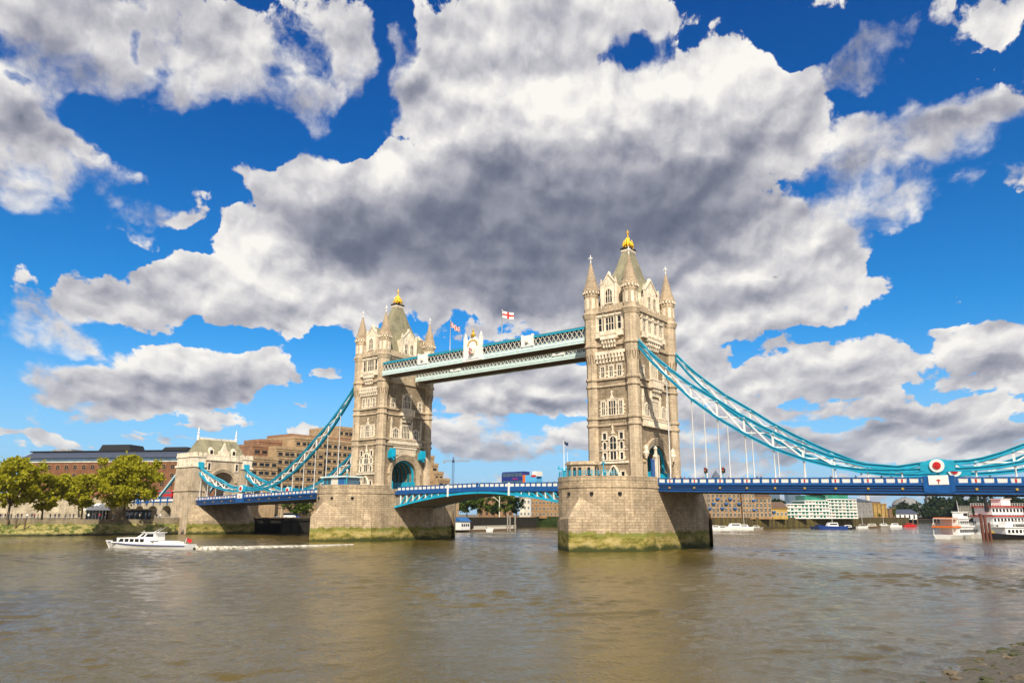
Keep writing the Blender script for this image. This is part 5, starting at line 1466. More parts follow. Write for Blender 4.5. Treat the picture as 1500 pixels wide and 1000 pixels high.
# tower crane
p = at(662.5, d=950)
t = thing('tower_crane', 'tower crane with a long level jib beyond the left bascule', 'crane', (p.x,p.y,LZT), VR)
k = 950/F; H = zat(676, 950, 662)-LZT
def latt(mb, p, q, w, n):
    p = Vector(p); q = Vector(q); d = (q-p)/n
    a = Vector((0,w/2,0)); b = d.normalized().cross(Vector((0,1,0)))*w/2
    for s in (a+b, a-b, -a+b, -a-b): mb.bar(p+s, q+s, .28, .28)
    for i in range(n):
        c = p+d*i
        for (s, e) in ((a+b,a-b),(a-b,-a-b),(-a-b,-a+b),(-a+b,a+b)): mb.bar(c+s, c+d+e, .18, .18)
mb = MB(); latt(mb, (0,0,0), (0,0,H), 2.2, 22); mb.build('mast', MT['dblue'], t, True)
mb = MB(); latt(mb, (-12,0,H+1), (20,0,H+1), 1.4, 18); mb.build('jib', MT['steel'], t, True)
mb = MB(); mb.box(-13,-10,-1.2,1.2,H-1.6,H+.6); mb.build('counterweight', MT['greywall'], t, True)
mb = MB(); mb.box(-1.4,1.4,-1.4,1.4,H-1,H+2.2); latt(mb, (0,0,H+1.5), (0,0,H+6), 1.2, 3); mb.build('cab', MT['dblue'], t, True)

# ================================================================== NORTH GATEHOUSE AND APPROACH
GX0, GX1 = -144.8, -132.2
t = thing('bridge_gatehouse', 'stone gatehouse with a road arch and slate roof at the north end of the bridge', 'gatehouse', (-138.5,0,LZT), 0)
OFF[t.name] = (-138.5,0,LZT)
mb = MB()
pf = [(-7.6,4),(-4.6,4),(-4.6,18.2)]+[(a, b) for a, b in arch_pts(4.6,18.2,4.0,16)]+[(4.6,18.2),(4.6,4),(7.6,4),(7.6,27.2),(-7.6,27.2)]
mb.extrude([(GX0+.5,y,z) for y, z in pf], (GX1-GX0-.7,0,0)); mb.build('wall', MT['abut'], t)
fl = MB(); fl.box(GX0+.6,GX1-.4,-4.59,4.59,4,11.4); fl.build('roadway', MT['asph'], t)
for s in (-1, 1):
    mb = MB(); y0, y1 = sorted((s*7.4, s*11.8))
    mb.box(GX0, GX1, y0, y1, -2, 24.3)
    mb.box(GX0-.3, GX1+.3, y0-.3, y1+.3, 15.0, 15.4); mb.box(GX0-.35, GX1+.35, y0-.35, y1+.35, 23.6, 24.3, 1)
    mb.box(GX0+.1, GX1-.1, y0+.1, y1-.1, 24.3, 27.2, 1); mb.box(GX0-.2, GX1+.2, y0-.2, y1+.2, 27.2, 27.7, 1)
    for i in range(6):
        x = GX0+i*(GX1-GX0-1.3)/5; mb.box(x, x+1.3, y0-.15, y0+.5, 27.7, 28.9, 1); mb.box(x, x+1.3, y1-.5, y1+.15, 27.7, 28.9, 1)
    for i in range(3):
        yy = y0+i*(y1-y0-.9)/2; mb.box(GX1-.4, GX1+.15, yy, yy+.9, 27.7, 28.9, 1)
    for i in range(4): mb.box(GX0+1+i*3.1, GX0+2+i*3.1, y0-.12, y1+.12, 24.6, 26.6, 1)
    o = mb.build('corner_block', [MT['abut'], MT['portland']], t)
    sh = MB(); sh.box(GX1+.1, GX1+.5, s*9.3-1.1, s*9.3+1.1, 23.4, 25.4); sh.build('chain_saddle', MT['teal'], o)
mb = MB()
for k in range(3): arch_band(mb, 'O', 4.62+k*.4, 18.2, 4.0+k*.4, .4, 0, .2+.15*k)
o = mb.build('archivolt', MT['ashlar'], t)
dx = (GX1-.2)-(TX+5.5); o.data.transform(Matrix.Translation((dx,0,0)))
mb = MB(); mb.box(GX1-.3, GX1+.2, -7.4, 7.4, 26.2, 26.8); mb.box(GX1-.4, GX1+.0, -7.4, 7.4, 26.8, 28.0)
for i in range(12): mb.box(GX1-.45, GX1+.1, -7.2+i*1.24, -6.6+i*1.24, 28.0, 28.5)
mb.build('parapet', MT['portland'], t)
for y in (-6.0, 5.2):
    mb = MB(); mb.box(GX1-.25, GX1+.1, y-.75, y+.75, 22.4, 25.6); o = mb.build('window', MT['portland'], t)
    g = MB(); g.box(GX1+.1, GX1+.14, y-.4, y+.4, 22.8, 25.2); g.build('pane', MT['glass'], o)
mb = MB(); mb.loft([[(GX0+1,-9.6,27.6),(GX1-1,-9.6,27.6),(GX1-1,9.6,27.6),(GX0+1,9.6,27.6)],[(-139.3,-7.6,34.2),(-137.7,-7.6,34.2),(-137.7,7.6,34.2),(-139.3,7.6,34.2)]])
ro = mb.build('roof', MT['slate'], t)
mb = MB(); mb.box(-138.7,-138.3,-7.6,7.6,34.2,34.5)
for i in range(26): mb.box(-138.6,-138.4,-7.4+i*.58,-7.15+i*.58,34.5,35.1)
mb.build('ridge_cresting', MT['portland'], ro)
for y in (-7.8, 7.8):
    mb = MB(); mb.rev((-138.5,y), [(.45,33.8),(.5,35.4),(.2,35.8),(.5,36.4),(.15,36.9),(.3,37.4),(.04,38.8)], 8); mb.build('finial', MT['white'], ro)
mb = MB()
mb.extrude([(GX1-.6,y,z) for y, z in ((-2.2,27),(2.2,27),(2.2,29.6),(1.2,30.2),(.4,31.8),(0,33.0),(-.4,31.8),(-1.2,30.2),(-2.2,29.6))], (-.8,0,0))
mb.build('gable', MT['portland'], t)
for y in (-4.6, 4.6):
    mb = MB(); mb.extrude([(GX1-1.6,y+a,z) for a, z in ((-.9,28.4),(.9,28.4),(.9,30.2),(0,31.2),(-.9,30.2))], (-3,0,0)); o = mb.build('dormer', MT['portland'], ro)
    g = MB(); g.box(GX1-1.6, GX1-1.55, y-.55, y+.55, 28.7, 30.1); g.build('pane', MT['black'], o)
# gatehouse foot towards the river
mb = MB(); mb.loft([[(GX1-.3,-12.4,-3),(-124.5,-10.5,-3),(-124.5,10.5,-3),(GX1-.3,12.4,-3)],[(GX1-.3,-12.2,4.6),(-125.3,-10.2,4.6),(-125.3,10.2,4.6),(GX1-.3,12.2,4.6)],[(GX1-.3,-11.6,10.2),(-130.5,-9.8,10.2),(-130.5,9.8,10.2),(GX1-.3,11.6,10.2)]])
mb.build('foot', MT['pier'], t)
# approach viaduct
def rz_app(x): return 11.7-(abs(x)-136)*.010
t = thing('approach_viaduct', 'stone approach viaduct with blue and white railing behind the trees', 'viaduct', (-180,0,LZT), 0)
mb = MB()
pts = [(GX0-.02,LZT-1)]
for k in range(7):
    x0 = -149-k*10.5
    pts += [(x0,LZT-1),(x0,8.0)]+[(x0-3.4+3.4*math.cos(PI*i/10), 8.0+2.0*math.sin(PI*i/10)) for i in range(11)]+[(x0-6.8,LZT-1)]
pts += [(-222,LZT-1),(-222,rz_app(222)),(GX0-.02,rz_app(145))]
mb.extrude([(x,-9.9,z) for x, z in pts], (0,19.8,0)); mb.build('arcade', MT['stonewall'], t)
mb = MB()
for s in (-1, 1):
    y = s*9.8
    mb.box(-221.5,GX0-.1,y-.25,y+.25,rz_app(180),rz_app(180)+.35,0); mb.box(-221.5,GX0-.1,y-.2,y+.2,rz_app(180)+1.15,rz_app(180)+1.4,0)
    for k in range(15):
        x = -147-k*5.2; mb.box(x-.3,x+.3,y-.3,y+.3,rz_app(180)-.9,rz_app(180)+1.6,0)
po = mb.build('railing', MT['blue'], t)
pr = None
for k in range(14):
    m = MB(); m.box(-2.0,2.0,-.1,.1,0,.76)
    if pr is None: pr = q = m.build('railing_panel', MT['white'], po, True)
    else: q = piece(pr, 'railing_panel', po)
    q.location = (-149.6-5.2*k+180, -9.85, rz_app(180)+.37-LZT)
for k, u in enumerate((164, 200, 213)):
    p = at(u, y=-10.2); m = MB(); zz = rz_app(180); m.rev((p.x,-10.2), [(.6,zz-.5),(.7,zz+1.6),(.35,zz+2.2),(.5,zz+2.9),(.3,zz+3.4),(.05,zz+6.0 if k == 0 else zz+4.2)], 8); m.build('lamp_pier', MT['teal'] if k == 0 else MT['blue'], t)
pa = at(258,696,y=-9.3); pb = at(229,729,y=-9.3)
for s in (-1, 1):
    mb = MB(); mb.bar((GX0+.3,s*9.3,24.2),(pb.x+(pb.x-pa.x)*.0,s*9.3,11.6), .8, .9, 0); mb.bar((GX0+.3,s*9.3-.42*1,24.2),(pb.x,s*9.3-.42,11.6), .12, .45, 1)
    tag(mb.build('anchor_chain', [MT['teal'], MT['palet']]), 'sloping teal anchor chain running down left of the gatehouse, '+('on its river side' if s < 0 else 'on its landward side'), 'anchor chain', 'anchor chains of the gatehouse')

# ================================================================== LEFT EMBANKMENT
def ppt(u, d, z=LZT):
    p = at(u, d=d); return Vector((p.x,p.y,z))
def wall_front(name, label, u0, d0, u1, d1, h, dep, mat, cat):
    a, rz, L = front(u0, d0, u1, d1); t = thing(name, label, cat, (a.x,a.y,LZT), rz)
    return t, L
t, L = wall_front('curtain_wall', 'old pale stone curtain wall with a battered tower base left of the trees', -60, 305, 152, 300, 8, 2, None, 'stone wall')
mb = MB(); mb.box(0, L, 0, 2.5, -.5, 6.4)
for i in range(int(L/2.2)): mb.box(i*2.2, i*2.2+1.2, -.05, .9, 6.4, 7.2)
mb.build('wall', MT['stonewall'], t, True)
for (u, w, h) in ((34,6,8.6),(8,4,7.6),(88,4,7.4)):
    x = L*(u+60)/212; m = MB(); m.loft([[(x-w-1,-2.2,-.4),(x+w+1,-2.2,-.4),(x+w,2,-.4),(x-w,2,-.4)],[(x-w,-1,h),(x+w,-1,h),(x+w-1,2,h),(x-w+1,2,h)]]); m.build('buttress', MT['stonewall'], t, True)
for k in range(11):
    x = L*(.28+.06*k); m = MB(); m.extrude([(x+a,-.06,b) for a, b in ((-.7,4.6),(.7,4.6),(.7,5.4),(0,5.9),(-.7,5.4))], (0,.2,0)); m.build('recess_shade', MT['black'], t, True)  # black plate on the wall, painted shade in place of a hollow
t, L = wall_front('cafe_pavilion', 'white roofed cafe pavilion with a dark glazed front behind the trees', 123, 286, 153, 283, 6, 8, None, 'pavilion')
mb = MB(); mb.box(.4,L-.4,.5,8,-.2,2.7); mb.build('glazed_front', MT['glass'], t, True)
mb = MB(); mb.loft([[(-.4,-.6,2.7),(L+.3,-.6,2.7),(L+.3,8.4,2.7),(-.4,8.4,2.7)],[(1,2,4.9),(L-2,2,4.9),(L-2,6,4.9),(1,6,4.9)]]); mb.build('roof', MT['white'], t, True)
for k in range(7):
    m = MB(); m.box(L*k/6.2+.3,L*k/6.2+.5,.35,.55,-.2,2.7); m.build('post', MT['offw'], t, True)
t, L = wall_front('market_stall', 'long dark fronted kiosk with a flat pale roof under the approach railing', 183, 284, 222, 282, 4, 5, None, 'kiosk')
mb = MB(); mb.box(.2,L-.2,.5,5,-.2,2.8); mb.build('counter_front', MT['black'], t, True)
mb = MB(); mb.box(-.4,L+.4,-.6,5.5,2.8,3.2); mb.build('roof', MT['pave'], t, True)
for k in range(6):
    m = MB(); m.box(L*(k+.15)/6,L*(k+.75)/6,.42,.5,.9,2.2); m.build('window', MT['bglass'], t, True)
p = ppt(164, 290)
t = thing('rock_mound', 'grey rough stone mound between the cafe pavilion and the largest tree', 'stone mound', p, 0)
mb = MB(); r_ = np.random.default_rng(5); rings = []
for (rr, z) in ((4.4,-.2),(4.4,2.4),(3.9,4.2),(2.4,5.6),(.5,6.1)):
    rings.append([((rr+r_.normal()*.25)*math.cos(2*PI*k/16), (rr+r_.normal()*.25)*math.sin(2*PI*k/16), z+r_.normal()*.12) for k in range(16)])
mb.loft(rings); mb.build('rockwork', MT['granite'], t, True)
# railing along the embankment
t = thing('embankment_railing', 'thin dark railing along the top of the embankment wall', 'railing', (-154.9,-65,LZT+.4), 0)
mb = MB()
rp = [Vector((x,y,LZT+.4)) for x, y in ((-215.4,-250),(-154.9,-65),(-139,-14.3))]
for a, b in zip(rp[:-1], rp[1:]):
    n = int((b-a).length/2.2)
    for i in range(n): q = a.lerp(b, i/n); mb.box(q.x-.05,q.x+.05,q.y-.05,q.y+.05,q.z,q.z+1.1)
    for zz in (.4,.75,1.1): mb.bar(a+Vector((0,0,zz)), b+Vector((0,0,zz)), .06, .06)
mb.build('rails', MT['dblue'], t)
for k, u in enumerate((8.5,21,34.5)):
    p = at(u, 783, z=.3); m = MB(); m.rev((p.x,p.y), [(.28,-2.5),(.26,5.0),(.3,5.1),(.1,5.4)], 8)
    tag(m.build('mooring_stake', MT['timber']), ('leftmost','middle','rightmost')[k]+' of the three dark timber stakes below the embankment wall', 'mooring stake', 'stakes in the water at the left')

# ================================================================== ON THE PIERS
# stone control cabin on the southern pier
t = thing('control_cabin', 'small brown stone control cabin with dark windows on the southern pier', 'cabin', (TX-3.2,-17.6,13.98), .12)
oc = [(3.4*math.cos(PI/8+PI*k/4)*1.05, 2.9*math.sin(PI/8+PI*k/4)) for k in range(8)]
mb = MB(); mb.prism(oc, 0, 3.5); mb.build('wall', MT['brownstone'] if 'brownstone' in MT else MT['ashlar'], t, True)
mb = MB(); mb.prism([(x*1.14,y*1.14) for x, y in oc], 3.5, 3.8); mb.prism([(x*1.05,y*1.05) for x, y in oc], 3.8, 4.2); mb.build('roof', MT['ashlar'], t, True)
for k in range(8):
    a = PI*k/4-PI/2
    c, s = math.cos(a), math.sin(a)
    ap = math.cos(PI/8)
    cx_, cy_ = 3.4*1.05*ap*c, 2.9*ap*s
    for off in ((-.62,.62) if k % 2 == 0 else (0,)):
        m = MB(); m.obox((cx_-s*off, cy_+c*off), (.06*c,.06*s), (-.32*s,.32*c), .3 if k == 0 and off < 0 else 1.0, 2.9); m.build('window' if not (k == 0 and off < 0) else 'door', MT['glass'], t, True)
# glass kiosk on the northern pier
p = at(518, 711, z=13.98)
t = thing('glass_kiosk', 'glazed pavilion with a flat pale green roof on the northern pier', 'kiosk', (-TX-1.5,-17.2,13.98), .0)
mb = MB(); mb.box(-4.6,4.6,-2.6,2.6,.1,3.0); mb.build('glazing', MT['bglass'], t, True)
mb = MB(); mb.box(-5.4,5.2,-3.3,3.2,3.0,3.35); mb.build('roof', MT['palet'], t, True)
for x in (-4.6,-3.0,-1.3,.3,1.9,3.3,4.6):
    m = MB(); m.box(x-.1,x+.1,-2.7,-2.55,0,3.0); m.build('post', MT['teal'], t, True)
mb = MB(); mb.box(-1.1,1.7,-2.76,-2.62,.2,2.9); mb.build('white_panel', MT['offw'], t, True)
mb = MB(); mb.box(1.95,4.5,-2.74,-2.62,.1,2.9); mb.build('blue_panel', MT['bluebal'], t, True)
mb = MB(); mb.box(-4.6,-1.2,-2.74,-2.62,.1,1.0); mb.build('teal_panel', MT['teal'], t, True)
p = at(541, 700, z=15); t2 = thing('lamp_standard', 'ornate teal lamp standard beside the glass kiosk on the northern pier', 'lamp', (-TX+3.6,-19.6,13.98), 0)
mb = MB(); mb.rev((0,0), [(.4,0),(.3,.6),(.14,.9),(.12,3.6),(.3,3.8),(.1,4.0)], 8); mb.box(-.7,.7,-.06,.06,3.5,3.65); mb.build('column', MT['teal'], t2, True)
mb = MB(); mb.rev((0,0), [(.16,4.0),(.34,4.7),(.36,4.8),(.08,5.2)], 6); mb.build('lantern', MT['offw'], t2, True)
again(t2, (TX+2.6,-18.6,13.98), 0, 'ornate teal lamp standard between cabin and southern tower')
# teal railing round the southern pier top
t = thing('pier_railing', 'teal railing on the rounded end of the southern pier', 'railing', (TX,-20,14.85), 0)
ol = [(TX+x, y) for x, y in pier_outline(1, -.25)]
for k in range(15, 25):
    a, b = ol[k % 26], ol[(k+1) % 26]
    if k > 21: break
    mb = MB()
    for zz in (15.2,15.55,15.9): mb.bar((a[0],a[1],zz),(b[0],b[1],zz),.09,.09)
    mb.bar((a[0],a[1],14.8),(a[0],a[1],16.1),.14,.14)
    mb.bar(((a[0]+b[0])/2,(a[1]+b[1])/2,14.8),((a[0]+b[0])/2,(a[1]+b[1])/2,15.9),.08,.08)
    mb.build('railing_panel', MT['teal'], t)
p = at(826.5, 697, y=-19.5)
t = thing('signal_mast', 'tall white signal mast with a teal cross arm on the southern pier', 'mast', (p.x,-19.5,13.98), VR)
H = at(826.5, 645, y=-19.5).z-13.98
mb = MB(); mb.rev((0,0), [(.22,0),(.2,2.4),(.1,2.6),(.06,H)], 8); mb.build('pole', MT['white'], t, True)
mb = MB(); mb.box(-1.4,1.2,-.1,.1,2.6,2.85); mb.rev((0,0), [(.34,0),(.34,2.2),(.5,2.4),(.3,2.9)], 8); mb.box(-1.3,-1.0,-.2,.2,2.85,3.3); mb.build('cross_arm', MT['teal'], t, True)
f = flag_mesh(t, .9, .7, 'plain', .5); f.location = (.08,0,H-.1)
for x in (.75,):
    mb = MB(); mb.rev((x,0), [(.06,2.8),(.04,H*.72)], 6); mb.build('stay_rod', MT['white'], t, True)

# ================================================================== PEOPLE
MT['coat'] = simple('navy_coat', (.02,.025,.05), .8, var=.3); MT['redcoat'] = simple('red_jacket', (.45,.03,.03), .8); MT['jeans'] = simple('denim', (.03,.05,.10), .85); MT['hair'] = simple('dark_hair', (.02,.013,.008), .6)
MT['beige'] = simple('beige_jacket', (.38,.30,.2), .85)
def body_mesh(top, seed):
    r = random.Random(seed)
    V = [(0,0,.95),(0,0,1.15),(0,.01,1.38),(0,0,1.52),(0,-.02,1.66),(0,-.01,1.74),
         (.10,0,.9),(.11,-.05-.06*r.random(),.50),(.11,.0,.07),(.11,-.14,.03),(-.10,0,.9),(-.11,.08,.50),(-.11,.12,.09),(-.11,-.01,.03),
         (.20,0,1.40),(.27,.03,1.13),(.25,-.10-.1*r.random(),.90),(-.20,0,1.40),(-.27,.05,1.13),(-.25,-.04,.88)]
    Ed = [(0,1),(1,2),(2,3),(3,4),(4,5),(0,6),(6,7),(7,8),(8,9),(0,10),(10,11),(11,12),(12,13),(2,14),(14,15),(15,16),(2,17),(17,18),(18,19)]
    rad = [.15,.135,.16,.06,.105,.07,.095,.065,.045,.04,.095,.065,.045,.04,.07,.05,.035,.07,.05,.035]
    me = bpy.data.meshes.new('person'); me.from_pydata(V, Ed, [])
    o = bpy.data.objects.new('person_base', me); col.objects.link(o)
    sk = o.modifiers.new('skin', 'SKIN')
    for i, x in enumerate(rad): me.skin_vertices[0].data[i].radius = (x, x*.8)
    me.skin_vertices[0].data[0].use_root = True
    ss = o.modifiers.new('sub', 'SUBSURF'); ss.levels = 1; ss.render_levels = 1
    dg = bpy.context.evaluated_depsgraph_get()
    m2 = bpy.data.meshes.new_from_object(o.evaluated_get(dg)); bpy.data.objects.remove(o)
    m2.name = 'person'
    for x in (MT['skin'], top, MT['jeans'], MT['hair']): m2.materials.append(x)
    for p in m2.polygons:
        z = p.center.z
        p.material_index = 3 if z > 1.70 or (z > 1.6 and p.center.y > .03) else 0 if z > 1.5 else 1 if z > .93 else 2
        p.use_smooth = True
    return m2
BODY = [body_mesh(MT[k], i) for i, k in enumerate(('coat','redcoat','beige','black','white'))]
def person(p, rz, k, label, group):
    o = bpy.data.objects.new('person', BODY[k]); col.objects.link(o); o.location = p; o.rotation_euler = (0,0,rz)
    return tag(o, label, 'person', group)
COLN = ('dark navy coat','red jacket','beige jacket','black coat','white top')
def crowd(pts, fmt, group):
    for i, (p, k) in enumerate(pts):
        person(p, 6.28*rng.random(), k, fmt % COLN[k], group)
pts = []
for i, u in enumerate((2,9,14,18,24,27,33,41,48,52,57,75,82,88,97,104,109,131,139,147,156,168,191,199,206,215,231,236)):
    p = at(u, d=262 if u > 60 else 256); pts.append((Vector((p.x-.5,p.y,LZT)), [0,3,0,3,2,0,3,4,0,1][i % 10]))
crowd(pts, 'tiny pedestrian in a %s on the left embankment', 'pedestrians on the left embankment')
pts = []
for i, x in enumerate((-27,-25.3,-21,-18.2,-16,-12,-9.2,-7.5,-3.1,-1,2.5,21.3,22.8,26,27.2)):
    pts.append((Vector((x,-6.6-.4*(i%2),13.75-.0145*abs(x)-.2)), [0,3,1,0,2,3,0,1,4,0,3,0,3,1,0][i]))
crowd(pts, 'pedestrian in a %s behind the bascule parapet', 'pedestrians on the bascules')
pts = []
for i, x in enumerate((54,55.2,56.5,57.4,58.3,61.5,66.8,70.1,72.6,73.5,86.4,90.8,95)):
    pts.append((Vector((x,-8.6-.3*(i%2),road_z(x)-.12)), [1,0,3,1,0,3,0,2,3,0,3,0,0][i]))
crowd(pts, 'pedestrian in a %s behind the right span parapet', 'pedestrians on the right side span')
pts = [(Vector((TX+x,y,13.98)), k) for x, y, k in ((-.5,-20.5,1),(2.5,-20.2,0),(4.8,-18.8,3),(5.6,-18.4,0),(.8,-21,3))]
crowd(pts, 'visitor in a %s by the parapet of the southern pier', 'visitors on the southern pier')

# ================================================================== VEHICLES
def wheel(par, x, y, r, w=.25):
    mb = MB(); n = 16
    mb.extrude([(x+r*math.cos(2*PI*k/n), y-w/2, r+r*math.sin(2*PI*k/n)) for k in range(n)], (0,w,0))
    o = mb.build('wheel', MT['rubber'], par, True)
    mb = MB(); mb.extrude([(x+r*.55*math.cos(2*PI*k/n), y-w/2-.02, r+r*.55*math.sin(2*PI*k/n)) for k in range(n)], (0,w+.04,0)); mb.build('rim', MT['steel'], o, True)
def car(loc, rz, paint, label, van=False, group=None):
    t = thing('van' if van else 'car', label, 'van' if van else 'car', loc, rz, group)
    L, W, Hb, H = (4.9,1.9,1.15,2.1) if van else (4.3,1.75,.88,1.45)
    def ring(x, hw, z0, z1): return [(x,-hw,z0),(x,hw,z0),(x,hw,z0+(z1-z0)*.7),(x,hw*.86,z1),(x,-hw*.86,z1),(x,-hw,z0+(z1-z0)*.7)]
    mb = MB(); mb.loft([ring(-L/2,W*.42,.4,Hb-.1),ring(-L/2+.2,W/2,.28,Hb),ring(L*.2,W/2,.25,Hb),ring(L/2-.3,W/2,.28,Hb-.12),ring(L/2,W*.40,.4,Hb-.3)]); mb.build('body', paint, t, True)
    xs = [(-L/2+.25,Hb-.02),(-L/2+.6,H-.05),(L*.12,H),(L*.33,Hb-.02)] if not van else [(-L/2+.1,Hb-.02),(-L/2+.15,H),(L*.24,H),(L*.42,Hb-.02)]
    mb = MB(); mb.extrude([(x,-W*.43,z) for x, z in xs], (0,W*.86,0)); mb.build('cabin_glass', MT['glass'], t, True)
    mb = MB(); mb.box(xs[1][0]-.05, xs[2][0]+.05, -W*.42, W*.42, H-.03, H+.05); mb.build('roof', paint, t, True)
    for x in (-L*.31, L*.31):
        for y in (-W/2+.1, W/2-.1): wheel(t, x, y, .32)
    for s in (-1, 1):
        m = MB(); m.box(L/2-.06, L/2+.03, s*.6-.16, s*.6+.16, .52, .66); m.build('headlight', MT['white'], t, True)
        m = MB(); m.box(-L/2-.03, -L/2+.06, s*.6-.14, s*.6+.14, .58, .72); m.build('tail_light', MT['red'], t, True)
MT['silver'] = simple('silver_car_paint', (.45,.46,.48), .3, metal=.4, var=.05); MT['carblue'] = simple('blue_car_paint', (.02,.06,.25), .25, var=.05)
def bt(x): return 13.75-.0145*abs(x)-.2
car((1.0,-3.0,bt(1)), PI, MT['black'], 'dark car on the bascules just left of the blue bus')
car((-19.2,-3.0,bt(19)), PI, MT['black'], 'dark car on the left bascule leaf near the northern tower')
GV = 'vehicles parked under the left side span'
for k, (u, d, pt, lab, van) in enumerate(((402,330,'silver','silver car parked on the quay under the northern side span',False),(424,326,'white','white van parked on the quay nearest the northern pier',True),(432,330,'carblue','blue car beside the white van on the quay',False),(384,328,'black','black car parked on the quay close to the gatehouse foot',False))):
    p = at(u, d=d); car((p.x,p.y,LZT), 1.2, MT[pt], lab, van, GV)
def bus(loc, rz, c1, c2, label, opent, strip):
    t = thing('double_decker_bus', label, 'bus', loc, rz)
    L, W, H = 11.0, 2.5, 4.3
    xo = -L/2+3.9 if opent else -L/2
    mb = MB(); mb.loft([[(x,-w,.35),(x,w,.35),(x,w,z-.25),(x,w*.9,z),(x,-w*.9,z),(x,-w,z-.25)] for x, w, z in ((xo,W/2,H),(L/2-.35,W/2,H),(L/2,W*.46,H-.25))]); mb.build('body', c1, t, True)
    if opent:
        mb = MB(); mb.box(-L/2, xo, -W/2, W/2, .35, 2.35); mb.box(-L/2, xo, -W/2, -W/2+.12, 2.35, 3.3); mb.box(-L/2, xo, W/2-.12, W/2, 2.35, 3.3); mb.build('open_rear_body', c2, t, True)
        mb = MB(); mb.box(-L/2-.05, -L/2+1.2, -W/2-.04, W/2+.04, 3.0, 4.2); mb.build('rear_panel', MT['white'], t, True)
        mb = MB(); mb.box(xo-.5, xo+.3, -W/2-.03, W/2+.03, .6, 3.4); mb.build('orange_stripe', MT['orange'], t, True)
        mb = MB(); mb.box(-L/2+.1,-L/2+1.5,-W/2-.07,-W/2-.03,2.8,3.3); mb.box(-L/2+.1,-L/2+1.5,W/2+.03,W/2+.07,2.8,3.3); mb.build('rear_emblem', MT['red'], t, True)
    nw = 5 if opent else 8
    for s in (-1, 1):
        for k in range(nw):
            x = xo+.5+(L/2-xo-.8)*k/nw; w = (L/2-xo-.8)/nw-.16
            for z in (1.15, 3.05):
                m = MB(); y0, y1 = sorted((s*(W/2-.02), s*(W/2+.02))); m.box(x, x+w, y0, y1, z, z+.9); m.build('window', MT['bglass'], t, True)
        m = MB(); y0, y1 = sorted((s*(W/2-.02), s*(W/2+.025))); m.box(xo+1.8, xo+3.6, y0, y1, 2.3, 2.75); m.build('lettering_band', strip, t, True)
    for z in (1.1, 3.0):
        m = MB(); m.box(L/2-.06, L/2+.03, -W*.42, W*.42, z, z+1.0); m.build('windscreen', MT['glass'], t, True)
    for x in (-L*.28, L*.3):
        for y in (-W/2+.15, W/2-.15): wheel(t, x, y, .5, .3)
    return t
MT['orange'] = simple('orange_paint', (.70,.16,.02), .4); MT['skyblue'] = simple('sky_blue_paint', (.10,.42,.72), .4); MT['magenta'] = simple('magenta_vinyl', (.20,.03,.16), .4); MT['busblue'] = simple('bus_blue_paint', (.015,.03,.20), .3, var=.08)
pb = at(739, 700, y=-3.2); pc = at(790, 700, y=-3.2)
bt_ = bus(((pb.x+pc.x)/2,-3.2,bt(14)), PI, MT['busblue'], MT['skyblue'], 'dark blue double decker tour bus with an open light blue rear on the bascule', True, MT['magenta'])
bt_.scale = (abs(pc.x-pb.x)/11.0,1,1.0)
p = at(245, 726, y=-4)
bus((p.x,-4.0,rz_app(150)), 0, MT['red'], MT['red'], 'red double decker bus on the approach left of the gatehouse', False, MT['orange'])
# traffic lights
for k, (u, lab) in enumerate(((1033.5,'traffic light on a teal post, left of the pair above the right side span'),(1059.5,'traffic light facing away, right of the pair above the right side span'))):
    p = at(u, 700, y=-7.6)
    t = thing('traffic_light', lab, 'traffic light', (p.x,-7.6,road_z(p.x)-.12), .4, 'traffic lights on the right side span')
    mb = MB(); mb.rev((0,0), [(.14,0),(.09,.5),(.08,2.5)], 8); mb.build('post', MT['teal'], t, True)
    mb = MB(); mb.box(-.22,.22,-.2,.2,2.3,3.5); mb.box(.22,.5,-.16,.16,2.4,3.3); hd = mb.build('signal_head', MT['black'], t, True)
    for i, c in enumerate(('leaf_g','orange','red')):
        m = MB(); m.rev((0,-.24), [(.12,2.45+i*.36),(.13,2.55+i*.36),(.12,2.66+i*.36)], 8); m.build('lamp', MT[c], hd, True)
# street lamps
p = at(413, 735, x=-146); t = thing('street_lamp', 'pale street lamp among the trees under the left side span', 'street lamp', (p.x,p.y,LZT), 0)
mb = MB(); mb.rev((0,0), [(.14,0),(.09,5.5)], 6); mb.build('post', MT['offw'], t, True); mb = MB(); mb.rev((0,0), [(.1,5.5),(.4,6.0),(.42,6.2),(.1,6.5)], 8); mb.build('lantern', MT['white'], t, True)

# ================================================================== RIVER CRAFT
def hull(mb, L, B, fb_, sheer=.5, draft=.6, m=0, m2=None, nst=14, tran=.75, flare=.8):
    """bow at +x"""
    rings = []
    for i in range(nst+1):
        s = i/nst; x = -L/2+L*s
        w = B/2*(tran+(1-tran)*min(1, s/.3)) if s < .3 else B/2*(1-max(0,(s-.5)/.5)**2.2)
        w = max(w, .05); z = fb_+sheer*max(0,(s-.35)/.65)**2
        kx = x-(.06*L*max(0,(s-.8)/.2) if s > .8 else 0)
        rings.append([(kx,-w*.55,-draft),(kx,w*.55,-draft),(kx,w*flare,0),(x-.0,w*.97,z-.25),(x,w,z),(x,-w,z),(x-.0,-w*.97,z-.25),(kx,-w*flare,0)])
    mb.loft(rings, m)
    return rings
a = at(154, 801, z=0); b = at(279, 804, z=0)
L = (a-b).length; rz = math.atan2(a.y-b.y, a.x-b.x); c = (a+b)/2
ml = t = thing('motor_launch', 'white motor launch with dark cabin windows speeding left across the river', 'boat', (c.x,c.y,0), rz)
mb = MB(); hull(mb, L, 4.6, 1.15, .75, .6, 0); mb.build('hull', MT['white'], t, True)
mb = MB()
